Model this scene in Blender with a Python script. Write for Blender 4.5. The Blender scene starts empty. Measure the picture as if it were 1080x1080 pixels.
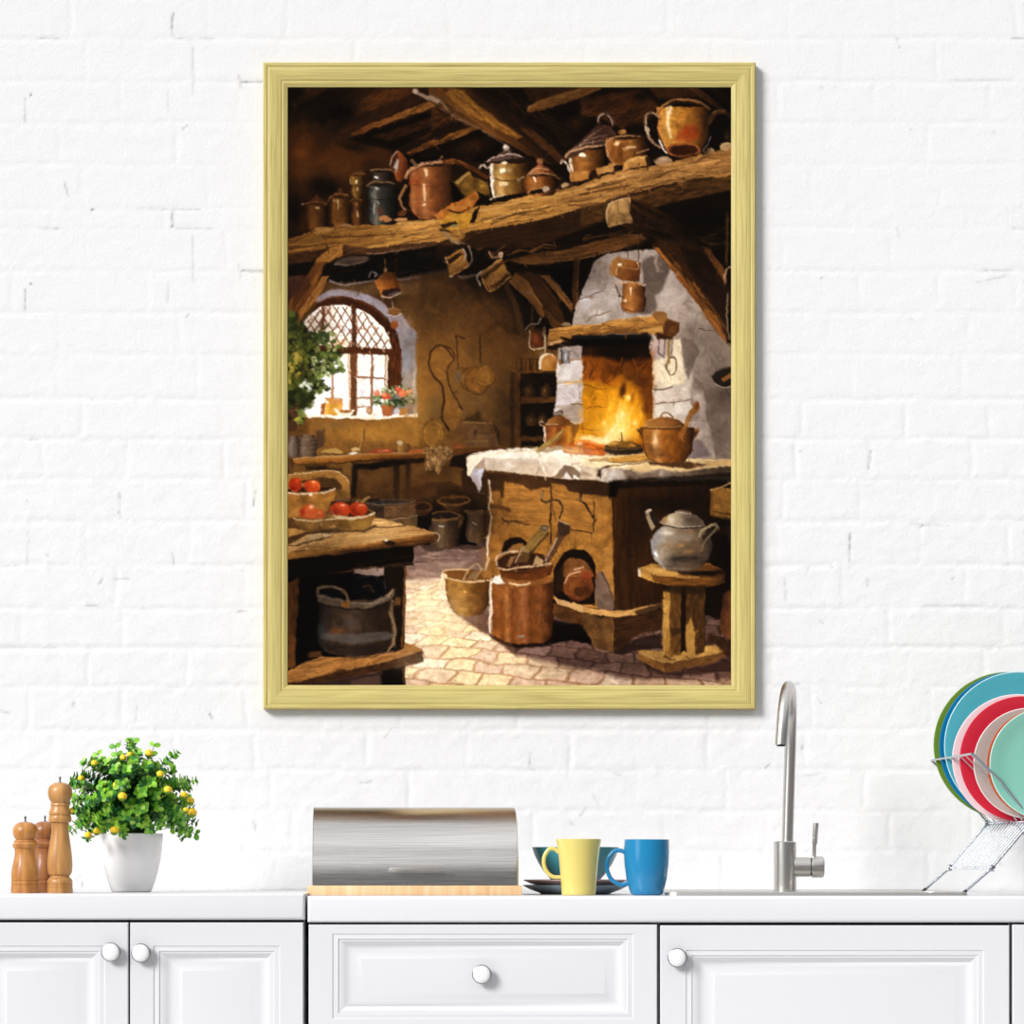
import numpy as np, math
# ---------------------------------------------------------------- picture on the print: a small painting engine
PX0, PY0, PW, PH, SS = 303, 90, 468, 634, 2
CW, CH = PW*SS, PH*SS
CAN = np.zeros((CH, CW, 3), np.float32)
rng = np.random.RandomState(7)
ORG = [0.0, 0.0, 1.0]
def org(x=None, y=0, s=6.75): ORG[:] = [0., 0., 1.] if x is None else [x, y, s]
def tp(p):
    p = np.asarray(p, float)
    return np.stack([(p[:, 0]/ORG[2]+ORG[0]-PX0)*SS, (p[:, 1]/ORG[2]+ORG[1]-PY0)*SS], 1)
def hx(c):
    if isinstance(c, str): return np.array([int(c[i:i+2], 16)/255 for i in (0, 2, 4)], np.float32)
    return np.asarray(c, np.float32)
def crom(p, closed, n=6):
    p = np.asarray(p, float); N = len(p)
    if N < 3: return p
    out = []
    for i in range(N if closed else N-1):
        if closed: a, b, c, d = p[i-1], p[i], p[(i+1) % N], p[(i+2) % N]
        else: a, b, c, d = p[max(i-1, 0)], p[i], p[i+1], p[min(i+2, N-1)]
        for k in range(n):
            t = k/n
            out.append(.5*(2*b+(c-a)*t+(2*a-5*b+4*c-d)*t*t+(3*b-a-3*c+d)*t**3))
    if not closed: out.append(p[-1])
    return np.array(out)
def grid(lo, hi):
    x0, y0 = max(int(lo[0]), 0), max(int(lo[1]), 0)
    x1, y1 = min(int(hi[0])+1, CW), min(int(hi[1])+1, CH)
    if x1 <= x0 or y1 <= y0: return None
    X, Y = np.meshgrid(np.arange(x0, x1)+.5, np.arange(y0, y1)+.5)
    return x0, y0, x1, y1, X, Y
def segd(X, Y, a, b):
    dx, dy = b[0]-a[0], b[1]-a[1]; L = dx*dx+dy*dy+1e-9
    t = np.clip(((X-a[0])*dx+(Y-a[1])*dy)/L, 0, 1)
    return np.hypot(X-a[0]-t*dx, Y-a[1]-t*dy), t
def pmask(q, soft):
    s = soft*SS
    g = grid(q.min(0)-s-1, q.max(0)+s+1)
    if g is None: return None
    x0, y0, x1, y1, X, Y = g
    ins = np.zeros(X.shape, bool); D = np.full(X.shape, 1e9)
    for i in range(len(q)):
        a, b = q[i-1], q[i]
        d, _ = segd(X, Y, a, b); np.minimum(D, d, out=D)
        if a[1] != b[1]:
            ins ^= ((Y < a[1]) != (Y < b[1])) & (X < (b[0]-a[0])*(Y-a[1])/(b[1]-a[1])+a[0])
    return g, np.clip(.5+np.where(ins, D, -D)/max(s, .5), 0, 1)
def put(g, m, col):
    x0, y0, x1, y1 = g[:4]
    R = CAN[y0:y1, x0:x1]
    R += (np.asarray(col)-R)*m[..., None]
def h2(ix, iy, seed):
    n = (ix.astype(np.int64)*374761393+iy.astype(np.int64)*668265263+seed*974634777) & 0x7fffffff
    n = ((n ^ (n >> 13))*1274126177) & 0x7fffffff
    return ((n ^ (n >> 16)) & 0xffff)/65535.
def vn(x, y, seed=0):
    ix, iy = np.floor(x), np.floor(y); fx, fy = x-ix, y-iy
    fx, fy = fx*fx*(3-2*fx), fy*fy*(3-2*fy)
    a, b, c, d = h2(ix, iy, seed), h2(ix+1, iy, seed), h2(ix, iy+1, seed), h2(ix+1, iy+1, seed)
    return (a+(b-a)*fx)*(1-fy)+(c+(d-c)*fx)*fy
def fbm(x, y, seed=0, o=4):
    s, a, t = 0, .5, 0
    for k in range(o): s = s+a*vn(x*2**k, y*2**k, seed+k*17); t += a; a *= .55
    return s/t*2-1
def streak(X, Y, ang, ln, wd, seed):
    c, s = math.cos(math.radians(ang)), math.sin(math.radians(ang))
    u, v = (X*c+Y*s)/SS, (-X*s+Y*c)/SS
    v = v+1.2*vn(u/ln*.7, v/ln, seed+5)*wd
    return (vn(u/ln, v/wd, seed)*.6+vn(u/ln*1.9, v/wd*2.1, seed+3)*.4)*2-1
def ramp(t, cols):
    cols = [hx(c) for c in cols]; xs = np.linspace(0, 1, len(cols)); t = np.clip(t, 0, 1)
    return np.stack([np.interp(t, xs, [c[k] for c in cols]) for k in range(3)], -1)
def field(g, col, gr, n, ang, nl, nw):
    X, Y = g[4], g[5]
    if gr is not None:
        a, b = tp([gr[:2], gr[2:4]]); d = b-a
        F = ramp(((X-a[0])*d[0]+(Y-a[1])*d[1])/(d@d), gr[4])
    else: F = np.broadcast_to(hx(col), X.shape+(3,))
    if n:
        sd = rng.randint(1e6)
        m = fbm(X/SS/nl, Y/SS/nl, sd) if ang is None else streak(X, Y, ang, nl, nw, sd)
        F = F*(1+n*m[..., None]*np.array([.9, 1, 1.1]))
    return np.clip(F, 0, 1)
def P(pts, col='000000', a=1., soft=.9, sm=0, g=None, n=.08, ang=None, nl=7., nw=1.4):
    q = tp(pts)
    if sm: q = crom(q, True)
    r = pmask(q, soft)
    if r is None: return
    put(r[0], r[1]*a, field(r[0], col, g, n, ang, nl, nw))
def smask(q, w, w2, soft):
    s = soft*SS; W = max(w, w2)/2+s+1
    g = grid(q.min(0)-W, q.max(0)+W)
    if g is None: return None
    X, Y = g[4], g[5]; M = np.zeros(X.shape)
    L = np.r_[0, np.cumsum(np.hypot(*np.diff(q, axis=0).T))]; L /= L[-1]+1e-9
    for i in range(len(q)-1):
        d, t = segd(X, Y, q[i], q[i+1]); l = L[i]+(L[i+1]-L[i])*t
        np.maximum(M, np.clip(.5+((w+(w2-w)*l)/2-d)/max(s, .5), 0, 1), out=M)
    return g, M
def S(pts, w, col, a=1., soft=.8, w2=None, sm=1, n=.1, ang=None):
    q = tp(pts)
    if sm and len(q) > 2: q = crom(q, False, 5)
    k = SS/ORG[2]*.88; w2 = w if w2 is None else w2; a = a*.88
    r = smask(q, w*k, w2*k, soft)
    if r is None: return
    put(r[0], r[1]*a, field(r[0], col, None, n, ang, 4., 1.))
def ell(cx, cy, rx, ry, ang=0, n=28, a0=0, a1=360):
    t = np.radians(np.linspace(a0, a1, n, endpoint=(a1-a0) != 360)); c, s = math.cos(math.radians(ang)), math.sin(math.radians(ang))
    x, y = rx*np.cos(t), ry*np.sin(t)
    return np.stack([cx+x*c-y*s, cy+x*s+y*c], 1)
def E(cx, cy, rx, ry, col, a=1., ang=0, **k): P(ell(cx, cy, rx, ry, ang), col, a, **k)
def RING(cx, cy, rx, ry, w, col, a=1., ang=0, a0=0, a1=359, **k): S(ell(cx, cy, rx, ry, ang, 26, a0, a1), w, col, a, sm=0, **k)
def B(cx, cy, rx, ry, col, a=1., ang=0, n=.25):
    c = tp([(cx, cy)])[0]; k = SS/ORG[2]; rx, ry = rx*k, ry*k; R = max(rx, ry)*1.6
    g = grid(c-R, c+R)
    if g is None: return
    X, Y = g[4]-c[0], g[5]-c[1]; co, si = math.cos(math.radians(ang)), math.sin(math.radians(ang))
    r2 = ((X*co+Y*si)/rx)**2+((-X*si+Y*co)/ry)**2
    m = np.clip(np.exp(-r2*1.4)-.03, 0, 1)/.97
    if n: m = np.clip(m*(1+n*2*fbm(g[4]/SS/4, g[5]/SS/4, rng.randint(1e6), 3)), 0, 1)
    put(g, m*a, hx(col))
def R(pts, ang, n, cols, L, w, a=.7, sm=0, jit=7):
    """loose brush strokes laid along one direction inside an outline"""
    q = tp(pts)
    if sm: q = crom(q, True)
    r = pmask(q, .8)
    if r is None: return
    g, M = r; x0, y0, x1, y1 = g[:4]; k = SS/ORG[2]
    ys, xs = np.nonzero(M > .5)
    if not len(xs): return
    for i in range(n):
        j = rng.randint(len(xs)); th = math.radians(ang+rng.normal(0, jit)); l = L*k*rng.uniform(.4, 1.2)/2
        c = np.array([xs[j]+x0, ys[j]+y0]); d = np.array([math.cos(th), math.sin(th)])*l
        b = np.array([-d[1], d[0]])*rng.normal(0, .12)
        s = smask(np.array([c-d, c+b, c+d]), w*k*rng.uniform(.5, 1.3), w*k*.3, .7)
        if s is None: continue
        gg, m = s
        X0, Y0, X1, Y1 = max(gg[0], x0), max(gg[1], y0), min(gg[2], x1), min(gg[3], y1)
        if X1 <= X0 or Y1 <= Y0: continue
        m = m[Y0-gg[1]:Y1-gg[1], X0-gg[0]:X1-gg[0]]*M[Y0-y0:Y1-y0, X0-x0:X1-x0]
        put((X0, Y0, X1, Y1), m*a*rng.uniform(.5, 1), hx(cols[rng.randint(len(cols))]))
def V(cx, prof, stops, cv=.12, ang=0, n=.14, a=1., vs=None, soft=.8, nl=5.):
    """a turned vessel: outline by (height, half width), tone by position round the body"""
    k = SS/ORG[2]; pr = np.array(prof, float)
    c = tp([(cx, pr[0, 0])])[0]; yy = (pr[:, 0]-pr[0, 0])*k; hw = pr[:, 1]*k
    H = yy[-1]; W = hw.max(); Rr = math.hypot(H+W*abs(cv), W)+4
    g = grid(c-Rr, c+Rr)
    if g is None: return
    X, Y = g[4]-c[0], g[5]-c[1]; co, si = math.cos(math.radians(ang)), math.sin(math.radians(ang))
    u, v = X*co+Y*si, -X*si+Y*co
    w = np.interp(v, yy, hw); q = np.clip(u/w, -1, 1)
    v2 = v-cv*w*np.sqrt(1-q*q); w = np.interp(v2, yy, hw); q = u/w
    s = soft*SS
    m = np.clip(.5+(w-np.abs(u))/s, 0, 1)*np.clip(.5+v/s if cv >= 0 else .5+v2/s, 0, 1)*np.clip(.5+(H-v2)/s, 0, 1)
    xs = [t for t, _ in stops]; cs = [hx(t) for _, t in stops]
    F = np.stack([np.interp(q, xs, [t[i] for t in cs]) for i in range(3)], -1)
    if vs: F = F*np.interp(v2, [(t-pr[0, 0])*k for t, _ in vs], [f for _, f in vs])[..., None]
    F = F*(1+n*fbm(X/SS/nl, Y/SS/nl, rng.randint(1e6))[..., None])
    put(g, m*a, np.clip(F, 0, 1))
def DAB(pts, n, cols, r, a=.9, sm=0, asp=.55, ang=None):
    """small leaf-like dabs inside an outline"""
    q = tp(pts)
    if sm: q = crom(q, True)
    rr = pmask(q, .8)
    if rr is None: return
    g, M = rr; ys, xs = np.nonzero(M > .5)
    for i in range(n):
        j = rng.randint(len(xs)); c = (xs[j]+g[0], ys[j]+g[1]); t = rng.uniform(0, 180) if ang is None else ang+rng.normal(0, 15)
        k = SS/ORG[2]*r*rng.uniform(.6, 1.3)
        m = pmask(ell(c[0], c[1], k, k*asp, t, 10), .7)
        if m: put(m[0], m[1]*a*rng.uniform(.6, 1), hx(cols[rng.randint(len(cols))])*rng.uniform(.85, 1.12))
def paint():
    # ---- ceiling
    org(); CAN[:] = hx('2a180b')
    P([(303,90),(771,90),(771,260),(303,260)], '2c190c', n=.3, nl=14)
    P([(440,90),(771,90),(771,200),(600,190),(520,150)], '20120a', n=.35, ang=32, nl=40, nw=2)
    org(300, 85)
    P([(20,30),(1080,30),(1080,420),(440,420),(250,250),(60,230)], '3a210f', n=.4, ang=-27, nl=30, nw=2)
    P([(60,170),(180,40),(330,40),(230,110),(70,190)], '5e3413', n=.3, ang=-30, soft=2)
    P([(230,110),(330,40),(560,40),(330,170),(240,190)], '2a160a', soft=2)
    P([(420,180),(700,60),(960,40),(930,90),(520,250)], '5a3312', n=.35, ang=-27, soft=3)
    P([(520,250),(930,110),(960,130),(560,320)], '3c220e', soft=3, n=.3, ang=-27)
    P([(470,375),(560,330),(930,185),(1080,130),(1080,195),(900,240),(500,395)], g=(470,390,1080,150,['6a3a18','8a5826','94622a']), n=.25, ang=-25)
    P([(440,420),(1080,195),(1080,340),(870,450),(760,500)], '140b06', soft=2.5)
    P([(620,400),(1080,250),(1080,310),(760,430)], '3a210e', soft=3, n=.4, ang=-25)
    P([(870,515),(960,460),(1080,410),(1080,460),(900,530)], '7a4a1e', n=.25, ang=-22)
    P([(860,540),(1080,460),(1080,600),(900,640)], '120a06', soft=2)
    # ---- upper left wall
    P([(20,240),(180,210),(450,430),(760,500),(760,1000),(20,1080)], '40240d', soft=4, n=.35, nl=16)
    B(130,420,120,160,'7a4210',.75); B(330,560,260,140,'683a10',.75); B(520,540,200,90,'5e3410',.7); B(150,640,130,110,'6e3e12',.6)
    B(420,640,110,90,'70420f',.5); B(690,540,80,60,'5a3010',.6); B(110,520,60,60,'8a4c14',.5)
    B(400,210,160,110,'0c0705',.95); B(290,290,120,50,'160c07',.8,30); B(60,100,60,60,'0c0806',.8)
    B(320,310,40,40,'6a3a18',.4); B(260,750,120,70,'180d07',.9); B(60,930,90,160,'140b07',.9); B(330,780,70,60,'120a06',.8)
    B(640,780,90,200,'120a06',.6); B(500,470,100,40,'0f0805',.6,10)
    # ---- diagonal ceiling beam and boards
    org(455, 85)
    P([(0,190),(130,250),(280,310),(0,410)], '54300f', soft=2, n=.35, ang=-20)
    P([(0,350),(140,290),(300,300),(0,420)], '2a170b', soft=2)
    P([(0,425),(230,345),(320,318),(350,345),(0,475)], g=(0,440,340,330,['8a5620','8c5c26','6a421a']), n=.25, ang=-20)
    P([(0,475),(350,350),(460,420),(520,460),(400,590),(0,570)], '120a06', soft=1.5)
    B(290,470,170,70,'4c280f',.8,-15); B(250,560,60,30,'3a200e',.7)
    P([(-20,30),(360,30),(700,290),(980,545),(960,600),(840,600),(350,350),(130,250),(-20,150)], g=(100,300,330,60,['6e4a28','5e3c1c','7a4e20','5a3614','2c190c']), n=.3, ang=35, nl=34, nw=1.6)
    P([(110,55),(220,70),(330,170),(480,290),(650,400),(610,420),(420,320),(250,220),(150,150)], '966626', soft=2, n=.3, ang=35)
    P([(360,40),(1080,40),(1080,430),(980,560),(700,330)], '1e110a', n=.4, ang=36, nl=30, nw=2, soft=2)
    R([(360,40),(700,60),(1000,330),(960,560),(700,300)], 36, 50, ['3c230f','4a2c12','120a06','2e1a0c'], 300, 16, .7)
    P([(620,330),(720,350),(960,560),(900,580)], '543216', n=.3, ang=38, soft=1.5)
    S([(-10,110),(70,150),(150,250),(350,350),(520,450)], 26, '8a705a', .9, soft=2, w2=6)
    S([(60,180),(150,265),(360,350)], 16, '6e4c30', .8, w2=8)
    P([(0,35),(180,35),(130,60),(60,110),(-5,60)], '6a3f18', n=.3, ang=35)
    org(); R([(432,95),(480,118),(478,165),(432,165)], -26, 60, ['2a170b','1c0f07','3a210f','5a3414','120a06'], 26, 2.6, .5, jit=4)
    org(300, 85); S([(925,72),(985,105),(1090,150)], 30, 'a08c7c', soft=1.2, w2=34); E(932,76,18,14,'b09c88')
    org(455, 85)
    P([(640,40),(1080,35),(1080,60),(760,140),(700,150)], '4a2c12', n=.3, ang=-20, soft=2)
    P([(680,215),(684,186),(760,140),(1000,65),(1080,45),(1080,115),(940,165),(720,228)], g=(850,90,880,190,['7a5020','92642e','6a421a']), n=.3, ang=-18)
    S([(690,200),(770,155),(1000,80)], 14, 'a87a3c', .7)
    B(960,230,100,60,'0d0805',.9); B(1040,300,80,50,'54300f',.6)
    org(612, 85)
    P([(0,40),(190,35),(0,130)], '7a5020', n=.3, ang=-22)
    P([(120,110),(420,60),(560,180),(470,300),(300,340),(120,260),(0,250),(0,150)], '4c2a11', soft=3, n=.4, ang=-25)
    R([(0,120),(420,60),(480,280),(0,260)], -25, 40, ['5e3614','3a1e0c','6a3c16','2a160a'], 160, 16, .7)
    B(430,110,80,50,'140b06',.8); B(60,320,90,60,'120a07',.7); B(390,330,80,50,'1a0f08',.8)
    P([(480,40),(760,40),(900,110),(560,130)], '452710', soft=2, n=.3, ang=20)
    P([(755,40),(830,40),(1075,235),(1075,275),(930,170)], '5a3818', n=.3, ang=40)
    P([(830,40),(1080,40),(1080,220)], '1c110a', soft=2); B(980,80,90,30,'3a2412',.7,40)
    P([(860,170),(930,170),(1075,270),(1075,480),(830,520)], '180e08', soft=2); B(1050,400,30,50,'6a5038',.6)
    # ---- dark hollow and wall below the shelf beam, back wall
    org()
    P([(303,250),(771,180),(771,420),(303,420)], '170d07', n=.2)
    P([(303,300),(330,292),(420,292),(470,285),(520,300),(545,330),(575,360),(600,340),(610,420),(600,520),(540,620),(303,620)], g=(420,290,440,480,['54391c','6a4820','8a5e26','6a4820']), n=.3, nl=14, soft=3)
    B(500,320,40,26,'382410',.8); B(470,340,50,30,'5a3e1c',.6); B(440,320,22,24,'4e361c',.7)
    B(480,360,45,22,'7c5426',.6); B(530,365,35,26,'6a441c',.6); B(455,400,40,40,'9a6c30',.7); B(432,380,14,70,'a87838',.6)
    B(520,390,50,50,'6e5028',.6); B(545,440,30,50,'54391e',.7); B(500,430,40,40,'6e5430',.7); B(530,330,30,40,'2c1a0c',.7,40)
    R([(425,300),(560,300),(580,480),(425,480)], 65, 120, ['7a5424','8e632a','5a3e1c','6e4c22','9a7034'], 16, 6, .2, jit=60)
    # ---- shelf beam (lit face, dark underside, second log)
    P([(303,262),(460,252),(771,178),(771,204),(700,218),(640,236),(600,250),(540,266),(455,274),(303,282)], '3c2410', n=.3, ang=-10, nl=20)
    P([(480,262),(560,262),(640,232),(700,216),(771,196),(771,250),(700,262),(600,272),(500,276)], '1c1109', n=.4, ang=-8, nl=20, soft=1.5)
    P([(538,276),(560,268),(600,262),(664,246),(690,250),(661,259),(617,272),(570,280)], '6c4620', n=.35, ang=-10, nl=20)
    R([(500,262),(600,250),(690,236),(700,250),(615,274),(530,280)], -12, 40, ['7a5228','4c2e14','2a180c','8a5e2c'], 40, 2.6, .7)
    S([(548,278),(610,273),(660,260)], 2, 'a0703c', .7)
    P([(303,253),(320,247),(332,241),(345,240),(365,237),(400,237),(430,233),(460,231),(480,226),(505,217),(530,212),(553,207),(585,201),(612,195),(635,186),(655,180),(675,177),(692,174),(710,170),(727,166),(750,161),(771,156),(771,184),(745,187),(720,191),(700,195),(680,201),(660,206),(640,213),(620,218),(600,223),(580,229),(560,234),(530,239),(500,243),(480,250),(460,256),(426,263),(400,266),(387,267),(364,259),(340,264),(303,268)],
      g=(310,260,640,200,['7a5222','9c6e30','b88844','b8863e','b48440','a87a42']), n=.3, ang=-11, nl=26, nw=1.8, sm=1)
    beam = [(303,253),(332,241),(460,231),(505,217),(612,195),(692,174),(771,156),(771,184),(680,201),(560,234),(460,256),(387,267),(303,268)]
    R(beam, -12, 120, ['c89a54','d0a45e','9a6c30','b88642','a8783a'], 36, 2.2, .6)
    R(beam, -12, 60, ['5c3a16','6e481c','4a2c12'], 30, 1.5, .75, jit=5)
    for q in [[(303,262),(340,258),(380,254)], [(340,250),(400,248),(440,246)], [(400,262),(440,254),(470,248)], [(612,205),(660,196),(690,190)], [(640,212),(700,192),(740,184)], [(690,189),(712,180),(735,184)], [(520,232),(580,218),(640,206)], [(620,200),(650,193),(672,187)]]:
        S(q, 2.2, '4e3014', .75, w2=.6)
    for q in [[(420,236),(455,234),(480,231)], [(510,222),(560,211),(615,200)], [(618,197),(660,186),(690,182)], [(700,180),(740,172),(771,166)], [(510,234),(550,222),(600,214)]]:
        S(q, 2.4, 'd8ae68', .65, w2=.8)
    P([(303,268),(364,259),(400,266),(460,256),(500,243),(500,250),(455,270),(400,276),(303,284)], '4a2e14', n=.3, ang=-6, soft=1.5)
    P([(612,219),(660,208),(720,193),(771,185),(771,200),(700,216),(612,238)], '5e3e1c', n=.4, ang=-13, soft=2)
    R([(612,219),(771,187),(771,200),(612,238)], -13, 30, ['2a180c','8a602c','4a2c12'], 30, 2, .7)
    # under-beam details at left
    org(300, 240)
    P([(25,265),(300,235),(430,205),(600,190),(850,165),(1080,125),(1080,310),(820,350),(640,385),(330,385),(25,345)], '16100b', n=.3, ang=-8, soft=1.5)
    R([(330,270),(1080,150),(1080,310),(640,385),(330,385)], -7, 26, ['2c2620','3a2a1c','222428','0c0a08'], 160, 16, .7)
    P([(410,120),(600,150),(1080,95),(1080,130),(850,165),(600,195),(440,185)], '5a3a20', n=.3, ang=-8, soft=1.2)
    S([(590,188),(760,170),(920,145),(1000,130)], 14, '947a68', .8, w2=4)
    P([(350,255),(430,215),(590,205),(590,240),(500,270),(370,270)], '5a4a3e', soft=2.5, n=.35, ang=-10, nl=14, sm=1)
    S([(360,265),(480,262),(580,240)], 10, 'a89888', .8, w2=4)
    P([(330,395),(420,415),(560,400),(660,390),(800,380),(960,400),(940,470),(800,480),(300,480)], '6e5230', .8, soft=4, n=.25)
    S([(325,378),(420,408),(560,388),(640,378)], 20, '9a92a0', .85, soft=1.5, w2=12)
    S([(790,362),(870,366),(960,355)], 22, '94888a', .8, soft=2, w2=8); S([(960,330),(1080,318)], 14, '5e5048', .7, soft=2)
    P([(25,350),(190,330),(120,480),(25,560)], '4a2c20', soft=2, n=.3)
    P([(415,125),(420,205),(290,255),(205,460),(110,570),(98,680),(25,600),(40,520),(120,400),(190,300),(230,230),(300,170)], g=(160,300,300,420,['6a4018','805020','5a3412']), n=.35, ang=118, nl=24)
    P([(300,160),(415,120),(410,200),(300,240),(220,260),(240,215)], '9a6a30', n=.3, ang=-20)
    P([(280,268),(355,268),(330,345),(270,355)], '1c120b')
    P([(265,345),(322,338),(240,500),(120,640),(100,665),(105,590),(195,470)], '9c6a30', n=.25, ang=118)
    P([(60,450),(180,340),(190,420),(60,590)], '4c2a18', .7, soft=3)
    # ---- window
    P([(100,700),(200,600),(330,470),(560,470),(720,560),(830,700),(850,800),(850,1345),(100,1345)], '8a8078', soft=2)
    S([(240,520),(330,470),(430,465),(560,500),(680,555),(745,640),(810,730),(900,750)], 46, '9894a4', soft=2.5, w2=80)
    P([(740,640),(830,610),(930,750),(900,775),(790,760)], '8e8690', soft=2, n=.2); B(860,680,50,40,'a89a98',.7)
    P([(735,1180),(835,1180),(825,770),(935,745),(945,1345),(735,1345)], '8c8a92', soft=2, n=.2)
    B(880,960,40,90,'8a98ac',.7); B(870,830,30,50,'7c7478',.6); B(925,1100,16,120,'d0d0d0',.8); B(870,1090,30,60,'a8a49c',.7)
    P([(150,690),(225,545),(310,505),(400,487),(520,508),(640,565),(730,640),(800,740),(832,880),(832,1180),(150,1180)], '4e2814', n=.25)
    P([(770,760),(832,880),(832,1140),(745,1140),(745,890)], '643618', n=.35, ang=90)
    S([(225,550),(310,510),(400,495),(520,520),(640,580),(720,650)], 20, '6e3c1c', .8, n=.2)
    gl = [(120,720),(150,660),(200,605),(260,566),(340,550),(440,553),(540,582),(620,632),(700,710),(745,785),(770,865),(120,850)]
    P(gl, 'fdf6ea', soft=1)
    P([(110,890),(735,905),(735,1345),(110,1345)], 'fffaf0')
    B(330,600,30,40,'f0d0b0',.6); B(400,820,60,30,'f8c890',.7); B(440,720,30,60,'dfe6f0',.8); B(640,780,50,60,'f4e8e0',.6); B(560,1170,40,70,'e0dade',.8); B(670,1160,30,60,'e8e2e4',.7); B(200,680,40,60,'f2dccc',.5)
    q = tp(gl)
    for k in range(-14, 16):
        for sl, x0 in ((1.55, 497+k*62), (-1.55, 497+k*62)):
            pts = []
            for y in range(545, 870, 12):
                x = x0+(y-690)/sl
                ok = (150 < x < 768) and (y > 560+max(0, (x-440))**2*.0028) and (y > 553+max(0, 380-x)**2*.0022)
                if ok: pts.append((x, y))
            if len(pts) > 1: S([pts[0], pts[-1]], 11, '7e4c34', .95, soft=.7, n=.15)
    S([(275,572),(275,740)], 30, '7a4a2c'); S([(497,555),(497,860)], 42, '5c2e16', n=.2)
    P([(200,842),(500,850),(770,862),(835,870),(830,905),(740,905),(500,895),(200,872)], '643418', n=.25, ang=4)
    S([(492,890),(492,1330)], 52, '6e3c1a', n=.25, ang=90); S([(515,900),(515,1330)], 6, 'c07a40', .7)
    S([(622,905),(622,1290)], 18, '8c5a34'); S([(716,905),(716,1180)], 9, '9a6a44'); S([(728,905),(728,1180)], 9, 'd8c0a0')
    S([(455,905),(462,1320)], 12, 'd8a872'); S([(470,905),(474,1330)], 10, '8a5028')
    S([(520,1068),(730,1078)], 13, '9a6440'); S([(520,1288-10),(610,1288-12)], 9, '8a5030')
    S([(340,1030),(345,1330)], 20, '9a623a', .9)
    org(303, 300)
    S([(500,805),(600,808)], 12, '9a6038'); S([(500,660),(710,672)], 12, '94603c')
    # things on the sill
    P([(140,935),(470,935),(600,925),(925,925),(925,945),(560,962),(300,952),(150,950)], 'fbf0e0', soft=1)
    P([(245,850),(270,845),(270,930),(245,930)], 'b06a30'); P([(272,850),(390,825),(395,890),(360,930),(272,930)], 'e0a840', n=.2, soft=1.4)
    P([(270,812),(390,815),(395,850),(300,850)], 'd89850', soft=1.5); S([(275,815),(340,808),(380,815)], 8, '9a5c34')
    P([(335,880),(400,900),(478,890),(455,930),(400,938),(355,925)], 'f4e4c8'); E(415,903,48,14,'b0783c'); S([(340,888),(400,925),(470,900)], 7, 'fff6e4')
    E(585,900,24,27,'b08a60'); E(578,895,12,14,'d0b088',.8); P([(610,910),(660,900),(655,930),(600,935)], 'e8dccc', soft=1.5)
    P([(665,855),(765,850),(745,935),(685,935)], 'b06a3c', n=.2); P([(790,880),(860,880),(845,935),(800,935)], 'b88440', n=.2); E(780,905,18,26,'d8d4dc',.9); P([(860,850),(895,855),(895,925),(865,930)], '7e7a80', soft=1.2)
    for c, n_, r in ((['3c5a2c','58783c','7a9456','2e4422','9aac78'], 170, 13),):
        DAB([(600,830),(640,780),(740,740),(830,720),(900,790),(915,840),(860,870),(760,870),(680,850),(610,870)], n_, c, r, sm=1)
    DAB([(740,820),(850,820),(880,860),(760,870)], 40, ['2a4420','385030'], 11)
    DAB([(610,770),(680,740),(780,720),(880,740),(880,790),(640,800)], 60, ['c8d0b0','e8e0d0','8aa060','b8c090'], 10)
    for x, y, r, c in ((705,793,30,'e06038'),(640,775,26,'e08868'),(790,748,24,'d84838'),(820,775,34,'ec7c50'),(870,760,18,'e8a070'),(690,780,14,'f0906a')): E(x, y, r, r*.8, c, soft=1.5); B(x-6, y-6, r*.5, r*.4, 'f8b090', .6)
    org(300, 240)
    # plant at the left
    plant = [(25,610),(80,620),(110,680),(180,760),(250,800),(230,900),(290,900),(330,880),(420,890),(400,920),(360,940),(420,1010),(340,1040),(300,1040),(270,1130),(330,1150),(280,1170),(200,1180),(210,1250),(150,1290),(120,1340),(140,1370),(120,1400),(40,1380),(25,1300)]
    P([(25,610),(80,640),(120,760),(190,820),(200,1000),(230,1150),(190,1250),(120,1290),(25,1330)], '33401c', soft=2, n=.4)
    DAB(plant, 420, ['4a5c26','5e7230','37481c','242c14','6e8038','2e3818'], 27, .85, asp=.6)
    DAB([(25,760),(110,700),(180,800),(180,1000),(140,1130),(25,1150)], 110, ['7e8c34','98983c','6a7c2c','4e6024'], 22, .75)
    B(100,1030,80,60,'2a2812',.7); B(80,900,30,30,'262a12',.7); B(60,700,40,50,'2c3c1e',.6); B(120,1200,90,40,'2a381a',.6)
    DAB([(190,720),(330,700),(420,860),(430,1020),(300,1080),(240,1140),(200,1000)], 110, ['5c7c38','78943e','9cb060','46642c','b8c890','6a8a3c'], 19, .85)
    DAB([(110,1080),(200,1090),(180,1180),(100,1130)], 18, ['c8d4c8','e4e8e0'], 18, .8); DAB([(200,740),(320,760),(310,820),(220,820)], 40, ['4c6a38','3c5a30','7a9450'], 20)
    DAB([(60,1310),(150,1320),(130,1390),(60,1390)], 26, ['a0a840','c8c850','78803a'], 18); DAB([(25,900),(130,880),(160,1010),(30,1100)], 34, ['a8a040','b8a848'], 22, .7)
    DAB([(25,1290),(100,1250),(90,1330),(30,1390)], 20, ['5a3c2c','6e4a34','3c2a1c'], 24)
    # hanging copper pot
    S([(712,225),(716,310)], 12, '9a6c34'); S([(792,225),(795,330)], 20, '3c2412'); S([(600,350),(618,318),(655,335),(640,350)], 13, '9a949a')
    P([(640,385),(705,312),(790,318),(820,430),(815,462),(760,500),(690,495)], g=(640,420,820,380,['c07a34','a86628','8a4c1a','5a2e10']), n=.2)
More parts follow.
